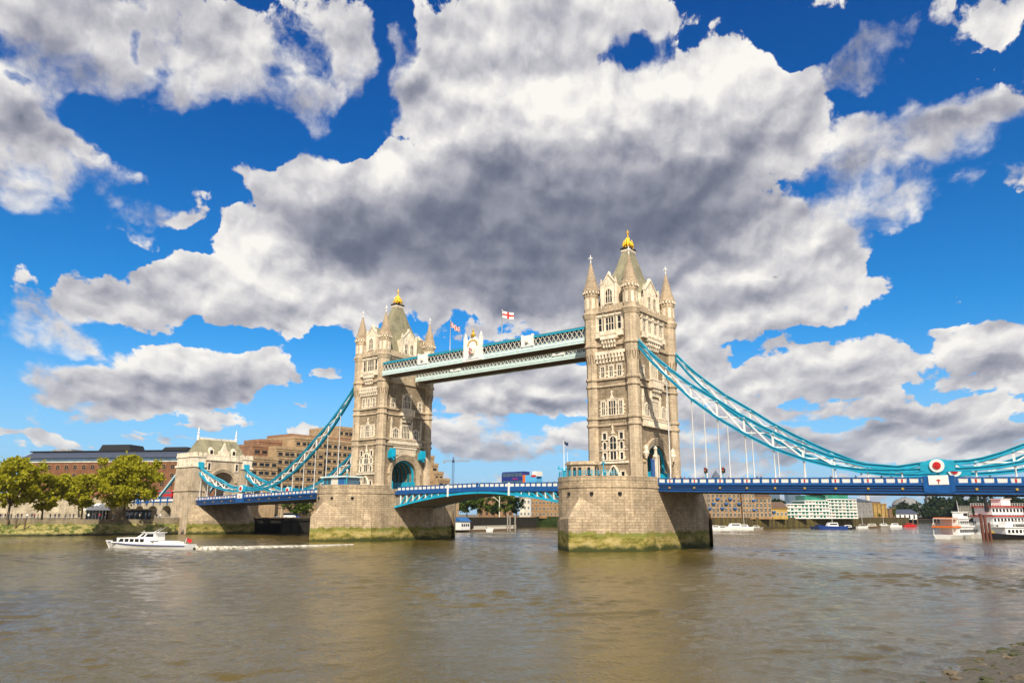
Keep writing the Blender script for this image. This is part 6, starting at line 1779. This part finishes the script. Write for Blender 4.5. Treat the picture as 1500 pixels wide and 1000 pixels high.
for s in (-1, 1):
    for i in range(10):
        x0, x1 = -L/2+L*.94*i/10, -L/2+L*.94*(i+1)/10
        f = lambda x: 1.02+.75*max(0,((x+L/2)/L-.35)/.65)**2
        g = lambda x: (2.3*(1-max(0,((x+L/2)/L-.5)/.5)**2.2) if x > -L/2+.3*L else 2.3*(.75+.25*((x+L/2)/L)/.3))+.03
        mb.bar((x0,s*g(x0),f(x0)-.12),(x1,s*g(x1),f(x1)-.12),.06,.16)
mb.build('rubbing_strake', MT['carblue'], t, True)
X = lambda f: L/2-f*L
mb = MB(); mb.extrude([(X(.14),-1.75,1.35),(X(.22),-1.75,2.65),(X(.54),-1.75,2.75),(X(.60),-1.75,1.2)][::-1], (0,3.5,0)); cb = mb.build('cabin', MT['white'], t, True)
for s in (-1, 1):
    for (f0, f1, k0, k1) in ((.165,.215,.0,.02),(.235,.295,-.02,.0),(.31,.355,0,0),(.37,.415,0,0),(.43,.475,0,0),(.49,.535,0,.03)):
        y0 = s*1.72
        m = MB(); m.extrude([(X(f0),y0,1.62),(X(f1)+.0,y0,1.62),(X(f1)-k1*L*.0,y0,2.42),(X(f0+.022 if k0 < 0 or f0 < .2 else f0),y0,2.42)], (0,s*.06,0)); m.build('window', MT['glass'], cb, True)
mb = MB(); mb.extrude([(X(.42),-1.3,2.7),(X(.50),-1.3,3.9),(X(.64),-1.3,4.0),(X(.645),-1.3,2.0),(X(.56),-1.3,2.0)][::-1], (0,2.6,0)); mb.box(X(.66),X(.48),-1.45,1.45,3.95,4.08); wh = mb.build('wheelhouse', MT['white'], t, True)
for s in (-1, 1):
    for q in ([(X(.465),2.95),(X(.505),2.95),(X(.53),3.75),(X(.508),3.75)], [(X(.525),2.95),(X(.62),2.95),(X(.62),3.7),(X(.55),3.7)]):
        m = MB(); m.extrude([(x,s*1.28,z) for x, z in q], (0,s*.05,0)); m.build('window', MT['glass'], wh, True)
m = MB(); m.extrude([(X(.43),y,z) for y, z in ((-1,2.9),(1,2.9))]+[(X(.492),1,3.75),(X(.492),-1,3.75)], (.05,0,.03)); m.build('windscreen', MT['glass'], wh, True)
mb = MB(); mb.box(X(.86),X(.64),-1.5,1.5,1.0,1.75); mb.box(X(.83),X(.68),-1.2,1.2,1.75,1.95); mb.build('engine_casing', MT['white'], t, True)
mb = MB(); mb.tube([(X(.60),0,4.0),(X(.70),0,5.4)], [.06,.03], 6); mb.tube([(X(.57),.3,4.0),(X(.66),.3,5.1)], [.06,.03], 6); mb.build('mast', MT['white'], t, True)
mb = MB(); mb.tube([(X(.93),0,1.1),(X(.95),0,2.9)], [.05,.04], 6); mb.build('flag_staff', MT['white'], t, True)
f = flag_mesh(t, 1.3, .9, 'ensign', .45); f.location = (X(.95),0,2.9); f.rotation_euler = (0,0,PI)
mb = MB(); mb.rev((X(.45),0), [(.2,3.8),(.25,4.3),(.05,4.5)], 8); mb.build('searchlight', MT['steel'], wh, True)
ml.scale = (1,1,.8)
# wake
def foam_mat():
    m, nt, b = new_mat('wake_foam')
    g = nd(nt, 'ShaderNodeNewGeometry')
    n = nd(nt, 'ShaderNodeTexNoise', {'Vector': g.outputs['Position'], 'Scale': 1.3, 'Detail': 7., 'Roughness': .7}).outputs['Fac']
    put(nt, b, 'Base Color', ramp(nt, n, [(.38, (.16,.125,.06)), (.52, (.55,.52,.43)), (.62, (.80,.78,.72))])); put(nt, b, 'Roughness', .6)
    bp = nd(nt, 'ShaderNodeBump', {'Strength': .8, 'Distance': .3, 'Height': n}); nt.links.new(bp.outputs[0], b.inputs['Normal'])
    return m
MT['foam'] = foam_mat()
def wake():
    mb = MB(); r = np.random.default_rng(3)
    st = b+(b-a).normalized()*1.0
    en = at(520, 797.5, z=0)
    n = 90; d = en-st; nn = Vector((d.y,-d.x,0)).normalized()
    prev = None
    for i in range(n+1):
        s = i/n; c_ = st+d*s+nn*(.8*math.sin(s*5))
        w = (.9+2.0*min(1, s*5)*(1-s)**.8)*(.9+.2*r.random()); h = (.42*(1-s)**1.5+.2)*(.9+.2*r.random())
        row = [c_+nn*w+Vector((0,0,-.06)), c_+nn*w*.45+Vector((0,0,h)), c_-nn*w*.1+Vector((0,0,h*.5)), c_-nn*w*.55+Vector((0,0,h*.9)), c_-nn*w+Vector((0,0,-.06))]
        if prev:
            for k in range(4): mb.poly([prev[k],row[k],row[k+1],prev[k+1]], 0, True)
        prev = row
    o = mb.build('wake_foam', MT['foam']); tag(o, 'white foam wake trailing behind the motor launch', 'wake', None, 'stuff')
wake()
def riverboat():
    p0 = at(1381, 789, z=0)
    dirv = (_r*.80+Vector((_f.x,_f.y,0)).normalized()*.60).normalized()
    L = 21; c = p0+dirv*L/2
    t = thing('river_cruiser', 'white two deck river cruiser with orange bands moored at the right', 'boat', (c.x,c.y,0), math.atan2(dirv.y,dirv.x))
    mb = MB(); hull(mb, L, 6.4, 1.3, .6, .6, 0, tran=.85); mb.build('hull', MT['white'], t, True)
    mb = MB(); mb.box(-L/2+4.5, L/2-5, -2.8, 2.8, 1.3, 3.6); lo = mb.build('lower_saloon', MT['white'], t, True)
    mb = MB(); mb.box(-L/2+5.5, L/2-7, -2.6, 2.6, 3.9, 6.1); up = mb.build('upper_saloon', MT['white'], t, True)
    for par, z, n, y in ((lo,1.9,11,2.8),(up,4.5,9,2.6)):
        for s in (-1, 1):
            for k in range(n):
                x = -L/2+6.2+1.45*k; m = MB(); m.box(x, x+1.1, min(s*y,s*(y+.05)), max(s*y,s*(y+.05)), z, z+.95); m.build('window', MT['glass'], par, True)
    mb = MB(); mb.box(-L/2+.6, L/2-4.5, -3.1, 3.1, 3.6, 3.9); mb.build('deck', MT['white'], t, True)
    mb = MB(); mb.box(-L/2+.5, -L/2+6.4, -3.15, 3.15, 3.4, 3.95); mb.build('orange_band', MT['orange'], t, True)
    mb = MB(); mb.box(-L/2+1.5, L/2-6.5, -2.9, 2.9, 6.1, 6.3); mb.build('roof', MT['white'], t, True)
    mb = MB(); mb.box(-L/2+1.6, -L/2+6.0, -2.8, 2.8, 6.3, 6.55); mb.build('red_rail', MT['orange'], t, True)
    for x in (-L/2+1, -L/2+3.4, -L/2+5.6):
        for s in (-2.9, 2.9):
            m = MB(); m.box(x-.07,x+.07,s-.07,s+.07,1.2,3.4); m.box(x+.5,x+.62,s-.07,s+.07,4.4,6.1); m.build('stanchion', MT['white'], t, True)
    mb = MB(); mb.box(2,5.5,-1.6,1.6,6.3,8.2); mb.box(1.7,5.8,-1.8,1.8,8.2,8.4); w = mb.build('wheelhouse', MT['white'], t, True)
    m = MB(); m.box(5.5,5.56,-1.4,1.4,7.0,7.9); m.box(2.3,5.2,-1.66,-1.6,7.0,7.9); m.box(2.3,5.2,1.6,1.66,7.0,7.9); m.build('window', MT['glass'], w, True)
    for s in (-1, 1):
        m = MB(); yy = s*2.95
        for q in (.45, .9): m.box(-L/2+1, L/2-5, yy-.03, yy+.03, 3.9+q, 3.95+q)
        for q in range(15): m.box(-L/2+1+q*1.0-.04, -L/2+1+q*1.0+.04, yy-.04, yy+.04, 3.9, 4.85)
        m.build('railing', MT['white'], t, True)
    mb = MB(); mb.tube([(3,0,8.4),(2.6,0,12)], [.09,.04], 6); mb.build('mast', MT['white'], t, True)
riverboat()
def steamer():
    p0 = at(1440, 783, d=290); dirv = (_r*.93+Vector((_f.x,_f.y,0)).normalized()*.36).normalized()
    L = 20; c = p0+dirv*L/2; c.z = 0
    t = thing('paddle_steamer', 'white three deck paddle steamer with red trim and two black funnels', 'boat', c, math.atan2(dirv.y,dirv.x))
    mb = MB(); hull(mb, L+3, 8, 1.4, .5, .6, 0, tran=.9); mb.build('hull', MT['white'], t, True)
    z = 1.4
    for k, (x0, x1, w) in enumerate(((-L/2+.5,L/2-1,3.6),(-L/2+1,L/2-1.6,3.5),(-L/2+1.5,L/2-4,3.0))):
        mb = MB(); mb.box(x0, x1, -w, w, z, z+2.5); o = mb.build('deckhouse', MT['white'], t, True)
        n = int((x1-x0)/1.5)
        for s in (-1, 1):
            for i in range(n):
                m = MB(); x = x0+.3+i*(x1-x0)/n; m.box(x, x+.95, min(s*w,s*(w+.05)), max(s*w,s*(w+.05)), z+.9, z+1.9); m.build('window', MT['glass'], o, True)
        mb = MB(); mb.box(x0-.7, x1+.7, -w-.7, w+.7, z+2.5, z+2.75); mb.build('deck_rail', MT['red'] if k > 0 else MT['white'], t, True)
        for s in (-1, 1):
            m = MB(); yy = s*(w+.6)
            for q in (.45, .9): m.box(x0-.6, x1+.6, yy-.03, yy+.03, z+2.75+q, z+2.8+q)
            for q in range(int((x1-x0+1.2)/1.2)+1): m.box(x0-.6+q*1.2-.04, x0-.6+q*1.2+.04, yy-.04, yy+.04, z+2.75, z+3.7)
            m.build('railing', MT['white'], t, True)
        z += 3.0
    for x in (-L/2+1.0, L/2-4.4):
        mb = MB(); mb.rev((x,-1.6 if x < 0 else 1.2), [(.55,z-2),(.55,z+2.4),(.85,z+2.6),(.85,z+3.0),(.5,z+3.0)], 12); mb.build('funnel', MT['black'], t, True)
    mb = MB(); mb.box(-2,2.4,-1.7,1.7,z,z+2.0); mb.box(-2.4,2.8,-2,2,z+2.0,z+2.2); mb.build('pilot_house', MT['white'], t, True)
    mb = MB(); mb.tube([(1.5,0,z+2.2),(1.5,0,z+5.4)], [.08,.04], 6); mb.build('mast', MT['white'], t, True)
steamer()
def dark_vessel():
    p0 = at(1438, 789.5, z=0); dirv = (_r*.95+Vector((_f.x,_f.y,0)).normalized()*.3).normalized()
    L = 26; c = p0+dirv*L/2
    t = thing('passenger_boat', 'passenger boat with a black hull and white cabin at the right picture edge', 'boat', (c.x,c.y,0), math.atan2(-dirv.y,-dirv.x))
    mb = MB(); hull(mb, L, 5.6, 1.3, .9, .6, 0); mb.build('hull', MT['black'], t, True)
    mb = MB(); mb.box(-L/2+1.5, L/2-7.5, -2.3, 2.3, 1.3, 3.5); o = mb.build('cabin', MT['white'], t, True)
    for s in (-1, 1):
        for k in range(10):
            m = MB(); x = -L/2+2.2+k*1.6; m.box(x, x+.95, min(s*2.3,s*2.36), max(s*2.3,s*2.36), 1.9, 2.9); m.build('window', MT['glass'], o, True)
    mb = MB(); mb.box(-L/2+1, L/2-7, -2.6, 2.6, 3.5, 3.7); mb.build('roof', MT['white'], t, True)
    mb = MB(); mb.extrude([(L/2-9,-1.3,3.7),(L/2-9.4,-1.3,5.4),(L/2-12,-1.3,5.4),(L/2-12,-1.3,3.7)], (0,2.6,0)); mb.build('wheelhouse', MT['white'], t, True)
    mb = MB(); mb.box(-L/2+2,-L/2+9,-2.4,2.4,5.6,5.75); mb.build('awning', MT['offw'], t, True)
    for x in (-L/2+2.2,-L/2+5.5,-L/2+8.8):
        for s in (-2.2,2.2):
            m = MB(); m.box(x-.06,x+.06,s-.06,s+.06,3.7,5.6); m.build('stanchion', MT['white'], t, True)
    mb = MB(); mb.box(L/2-5,L/2-3.6,-.5,.5,1.8,2.4); mb.build('winch', MT['gilt'], t, True)
dark_vessel()
for k, (u, vb, vt, lab) in enumerate(((1441,790,752,'red brown mooring pile, left of the pair beside the white cruiser'),(1446.5,790,754,'red brown mooring pile, right of the pair beside the white cruiser'),(1477,789,762,'red brown mooring pile before the paddle steamer'))):
    p = at(u, vb, z=.0); H = at(u, vt, d=math.hypot(p.x-CAM.x,p.y-CAM.y)).z
    m = MB(); m.rev((p.x,p.y), [(.42,-2.5),(.42,H-.5),(.5,H-.45),(.45,H)], 10); m.rev((p.x+.9,p.y+.5), [(.36,-2.5),(.36,H*.7)], 8)
    tag(m.build('mooring_pile', MT['rustpile']), lab, 'mooring pile', 'mooring piles beside the riverboats')
def small_boat(u, d, L, hm, cm, label, rz, mast=False, cab=.45):
    p = at(u, d=d); t = thing('moored_boat', label, 'boat', (p.x,p.y,0), rz, 'small boats moored along the far bank')
    mb = MB(); hull(mb, L, L*.28, L*.085+.3, .4, .4, 0); mb.build('hull', MT[hm], t, True)
    z = L*.085+.25
    mb = MB(); mb.extrude([(L*.22,-L*.09,z),(L*.14,-L*.09,z+L*.1+.4),(-L*cab*.5,-L*.09,z+L*.1+.4),(-L*cab*.6,-L*.09,z)], (0,L*.18,0)); o = mb.build('cabin', MT[cm], t, True)
    for s in (-1, 1):
        m = MB(); m.box(-L*cab*.45,L*.12,min(s*L*.09,s*(L*.09+.05)),max(s*L*.09,s*(L*.09+.05)),z+L*.04+.15,z+L*.075+.35); m.build('window', MT['glass'], o, True)
    if mast: m = MB(); m.rev((0,0), [(.09,z),(.05,z+L*.75)], 6); m.build('mast', MT['white'], t, True)
for args in ((1047,375,9,'white','white','white motor yacht moored just right of the southern pier',VR+.3),(1058,380,8,'white','offw','small cream cabin boat second from the southern pier',VR),
    (1074,400,13,'white','white','long white motor yacht moored below the blue balconied flats',VR+PI+.1),(1089,402,10,'white','white','white cabin boat with a mast below the gabled brick block',VR,True),(1107,410,7,'steel','offw','grey boat at the end of the pontoon below the piled wall',VR),
    (1197,440,9,'dblue','dblue','dark blue workboat left of the blue and white tug',VR+PI),(1218,436,15,'carblue','white','blue hulled tug with a white deckhouse below the green glass flats',VR+PI,True,.3),(1241,445,8,'black','white','black and white launch right of the blue tug',VR),
    (1262,480,9,'white','steel','white boat moored below the grey warehouse',VR+.4,True),(1276,490,10,'timber','offw','brown barge with a cream cabin below the ochre warehouse',VR),(1293,520,9,'steel','white','grey boat with a mast right of the brown barge',VR+.2,True),(1308,540,9,'white','white','white boat moored left of the boathouse posts',VR+PI),(1331,560,9,'red','red','red boat moored before the boathouse',VR)):
    small_boat(*args)
# pontoons and the white pier cabin beyond the northern pier
p0 = at(668, 779, z=0); p1 = at(752, 776.5, z=0)
a_, rz, L = p0, math.atan2(p1.y-p0.y, p1.x-p0.x), (p1-p0).length
t = thing('pontoon', 'low floating pontoon with white railing below the bascules', 'pontoon', (p0.x,p0.y,0), rz)
mb = MB(); mb.box(0, L, -1.5, 3, -.6, .9); mb.build('float', MT['timber'], t, True)
n = 22; mb = MB()
for k in range(n+1): mb.box(L*.25+L*.75*k/n-.12, L*.25+L*.75*k/n+.12, -1.4, -1.2, .9, 2.3)
for z in (1.5, 2.2): mb.box(L*.25, L, -1.4, -1.25, z, z+.2)
mb.box(L*.25, L, -1.3, -1.26, .95, 1.9)
mb.build('railing', MT['offw'], t, True)
p = at(677, 779, z=0); t = thing('pier_cabin', 'white pier cabin with a blue roof beside the northern pier', 'cabin', (p.x,p.y,.9), rz)
mb = MB(); mb.box(-3.2,3.2,-1.6,2.4,0,3.4); mb.build('wall', MT['white'], t, True)
for k in range(4): m = MB(); m.box(-2.6+k*1.4,-1.7+k*1.4,-1.66,-1.6,1.4,2.4); m.build('window', MT['glass'], t, True)
mb = MB(); mb.extrude([(-3.6,-2,3.4),(-3.6,2.8,3.4),(-3.6,.4,5.0)], (7.2,0,0)); mb.build('roof', MT['bluebal'], t, True)
p = at(708, 773, z=0); small_boat(708, 330, 9, 'white', 'bglass', 'white launch with a glazed cabin behind the pontoon railing', VR)
for k, (u, vb, vt, lab) in enumerate(((743.5,777,752,'grey timber pile, leftmost of three at the end of the pontoon'),(747,777,755,'grey timber pile in the middle at the end of the pontoon'),(754.5,777,756,'grey timber pile standing apart right of the pontoon'))):
    p = at(u, vb, z=0); H = at(u, vt, d=math.hypot(p.x-CAM.x,p.y-CAM.y)).z
    m = MB(); m.rev((p.x,p.y), [(.35,-2.5),(.35,H-.2),(.2,H)], 8); tag(m.build('timber_pile', MT['steel']), lab, 'pile', 'timber piles at the pontoon')
p = at(731.5, 757, d=425); H = at(731.5, 724, d=425).z
t = thing('signal_mast', 'white mast with a slanting yard on the bank below the bascules', 'mast', (p.x,p.y,LZT), VR)
mb = MB(); mb.rev((0,0), [(.35,0),(.22,H-LZT)], 8); mb.build('pole', MT['offw'], t, True); mb = MB(); mb.bar((0,0,(H-LZT)*.68),(-4.6,0,(H-LZT)*.98),.3,.3); mb.build('yard', MT['offw'], t, True)
p = at(451.5, 775, z=0)
t = thing('pier_dolphin', 'white dolphin cabin with a teal cap on dark legs at the northern pier', 'dolphin', (p.x,p.y,0), 0)
for (x, y) in ((-1,-1),(1,-1),(-1,1),(1,1)): m = MB(); m.rev((x,y), [(.28,-2.5),(.28,5.2)], 8); m.build('leg', MT['black'], t, True)
mb = MB(); mb.rev((0,0), [(2.0,5.2),(2.0,8.4)], 8); mb.build('cabin', MT['white'], t, True)
mb = MB(); mb.rev((0,0), [(2.4,8.4),(2.5,8.8),(.6,9.5)], 8); mb.build('cap', MT['teal'], t, True)
# dark timber jetty; its near-black colour also holds the shade of the span
t = thing('timber_jetty', 'dark timber jetty of close set piles below the northern side span, shade put into its colour', 'jetty', (-121,30,0), 0)
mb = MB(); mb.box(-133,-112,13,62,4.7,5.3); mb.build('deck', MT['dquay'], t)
k = 0
for yy in range(13):
    m = MB(); y = 13.4+yy*4.0; m.rev((-112.6,y), [(.45,-2.5),(.45,5.6)], 7); m.build('pile', MT['dquay'], t)
mb = MB(); mb.box(-112.9,-112.5,13.2,61.6,.2,4.6); mb.build('fender_boarding', MT['dquay'], t)
# airliner
k_ = ray(1136, 406).normalized(); p = CAM+k_*5200
t = thing('airliner', 'tiny dark airliner in the cloud right of the southern tower', 'aeroplane', p, VR+.15)
mb = MB(); mb.tube([(-17,0,0),(-12,0,.4),(12,0,0),(16,0,-.4)], [.4,1.9,1.9,.6], 10); mb.build('fuselage', MT['steel'], t, True)
mb = MB(); mb.extrude([(3,0,-.6),(-4,-16,.4),(-6,-16,.4),(-3,0,-.6),(-6,16,.4),(-4,16,.4)], (0,0,.5)); mb.build('wing', MT['steel'], t, True)
mb = MB(); mb.extrude([(-12,0,1),(-16,0,6),(-18,0,6),(-16.5,0,0)], (0,.4,0)); mb.build('tail_fin', MT['blue'], t, True)

# ================================================================== AIR
def haze():
    mb = MB(); mb.box(-4200, 3200, -560, 5200, -4.2, 262)
    m = bpy.data.materials.new('haze_air'); m.use_nodes = True; nt = m.node_tree; nt.nodes.clear()
    out = nd(nt, 'ShaderNodeOutputMaterial'); v = nd(nt, 'ShaderNodeVolumePrincipled', {'Color': (.72,.84,1.,1), 'Density': .000045, 'Anisotropy': .2})
    nt.links.new(v.outputs[0], out.inputs['Volume'])
    tag(mb.build('haze', m), kind='stuff')
haze()
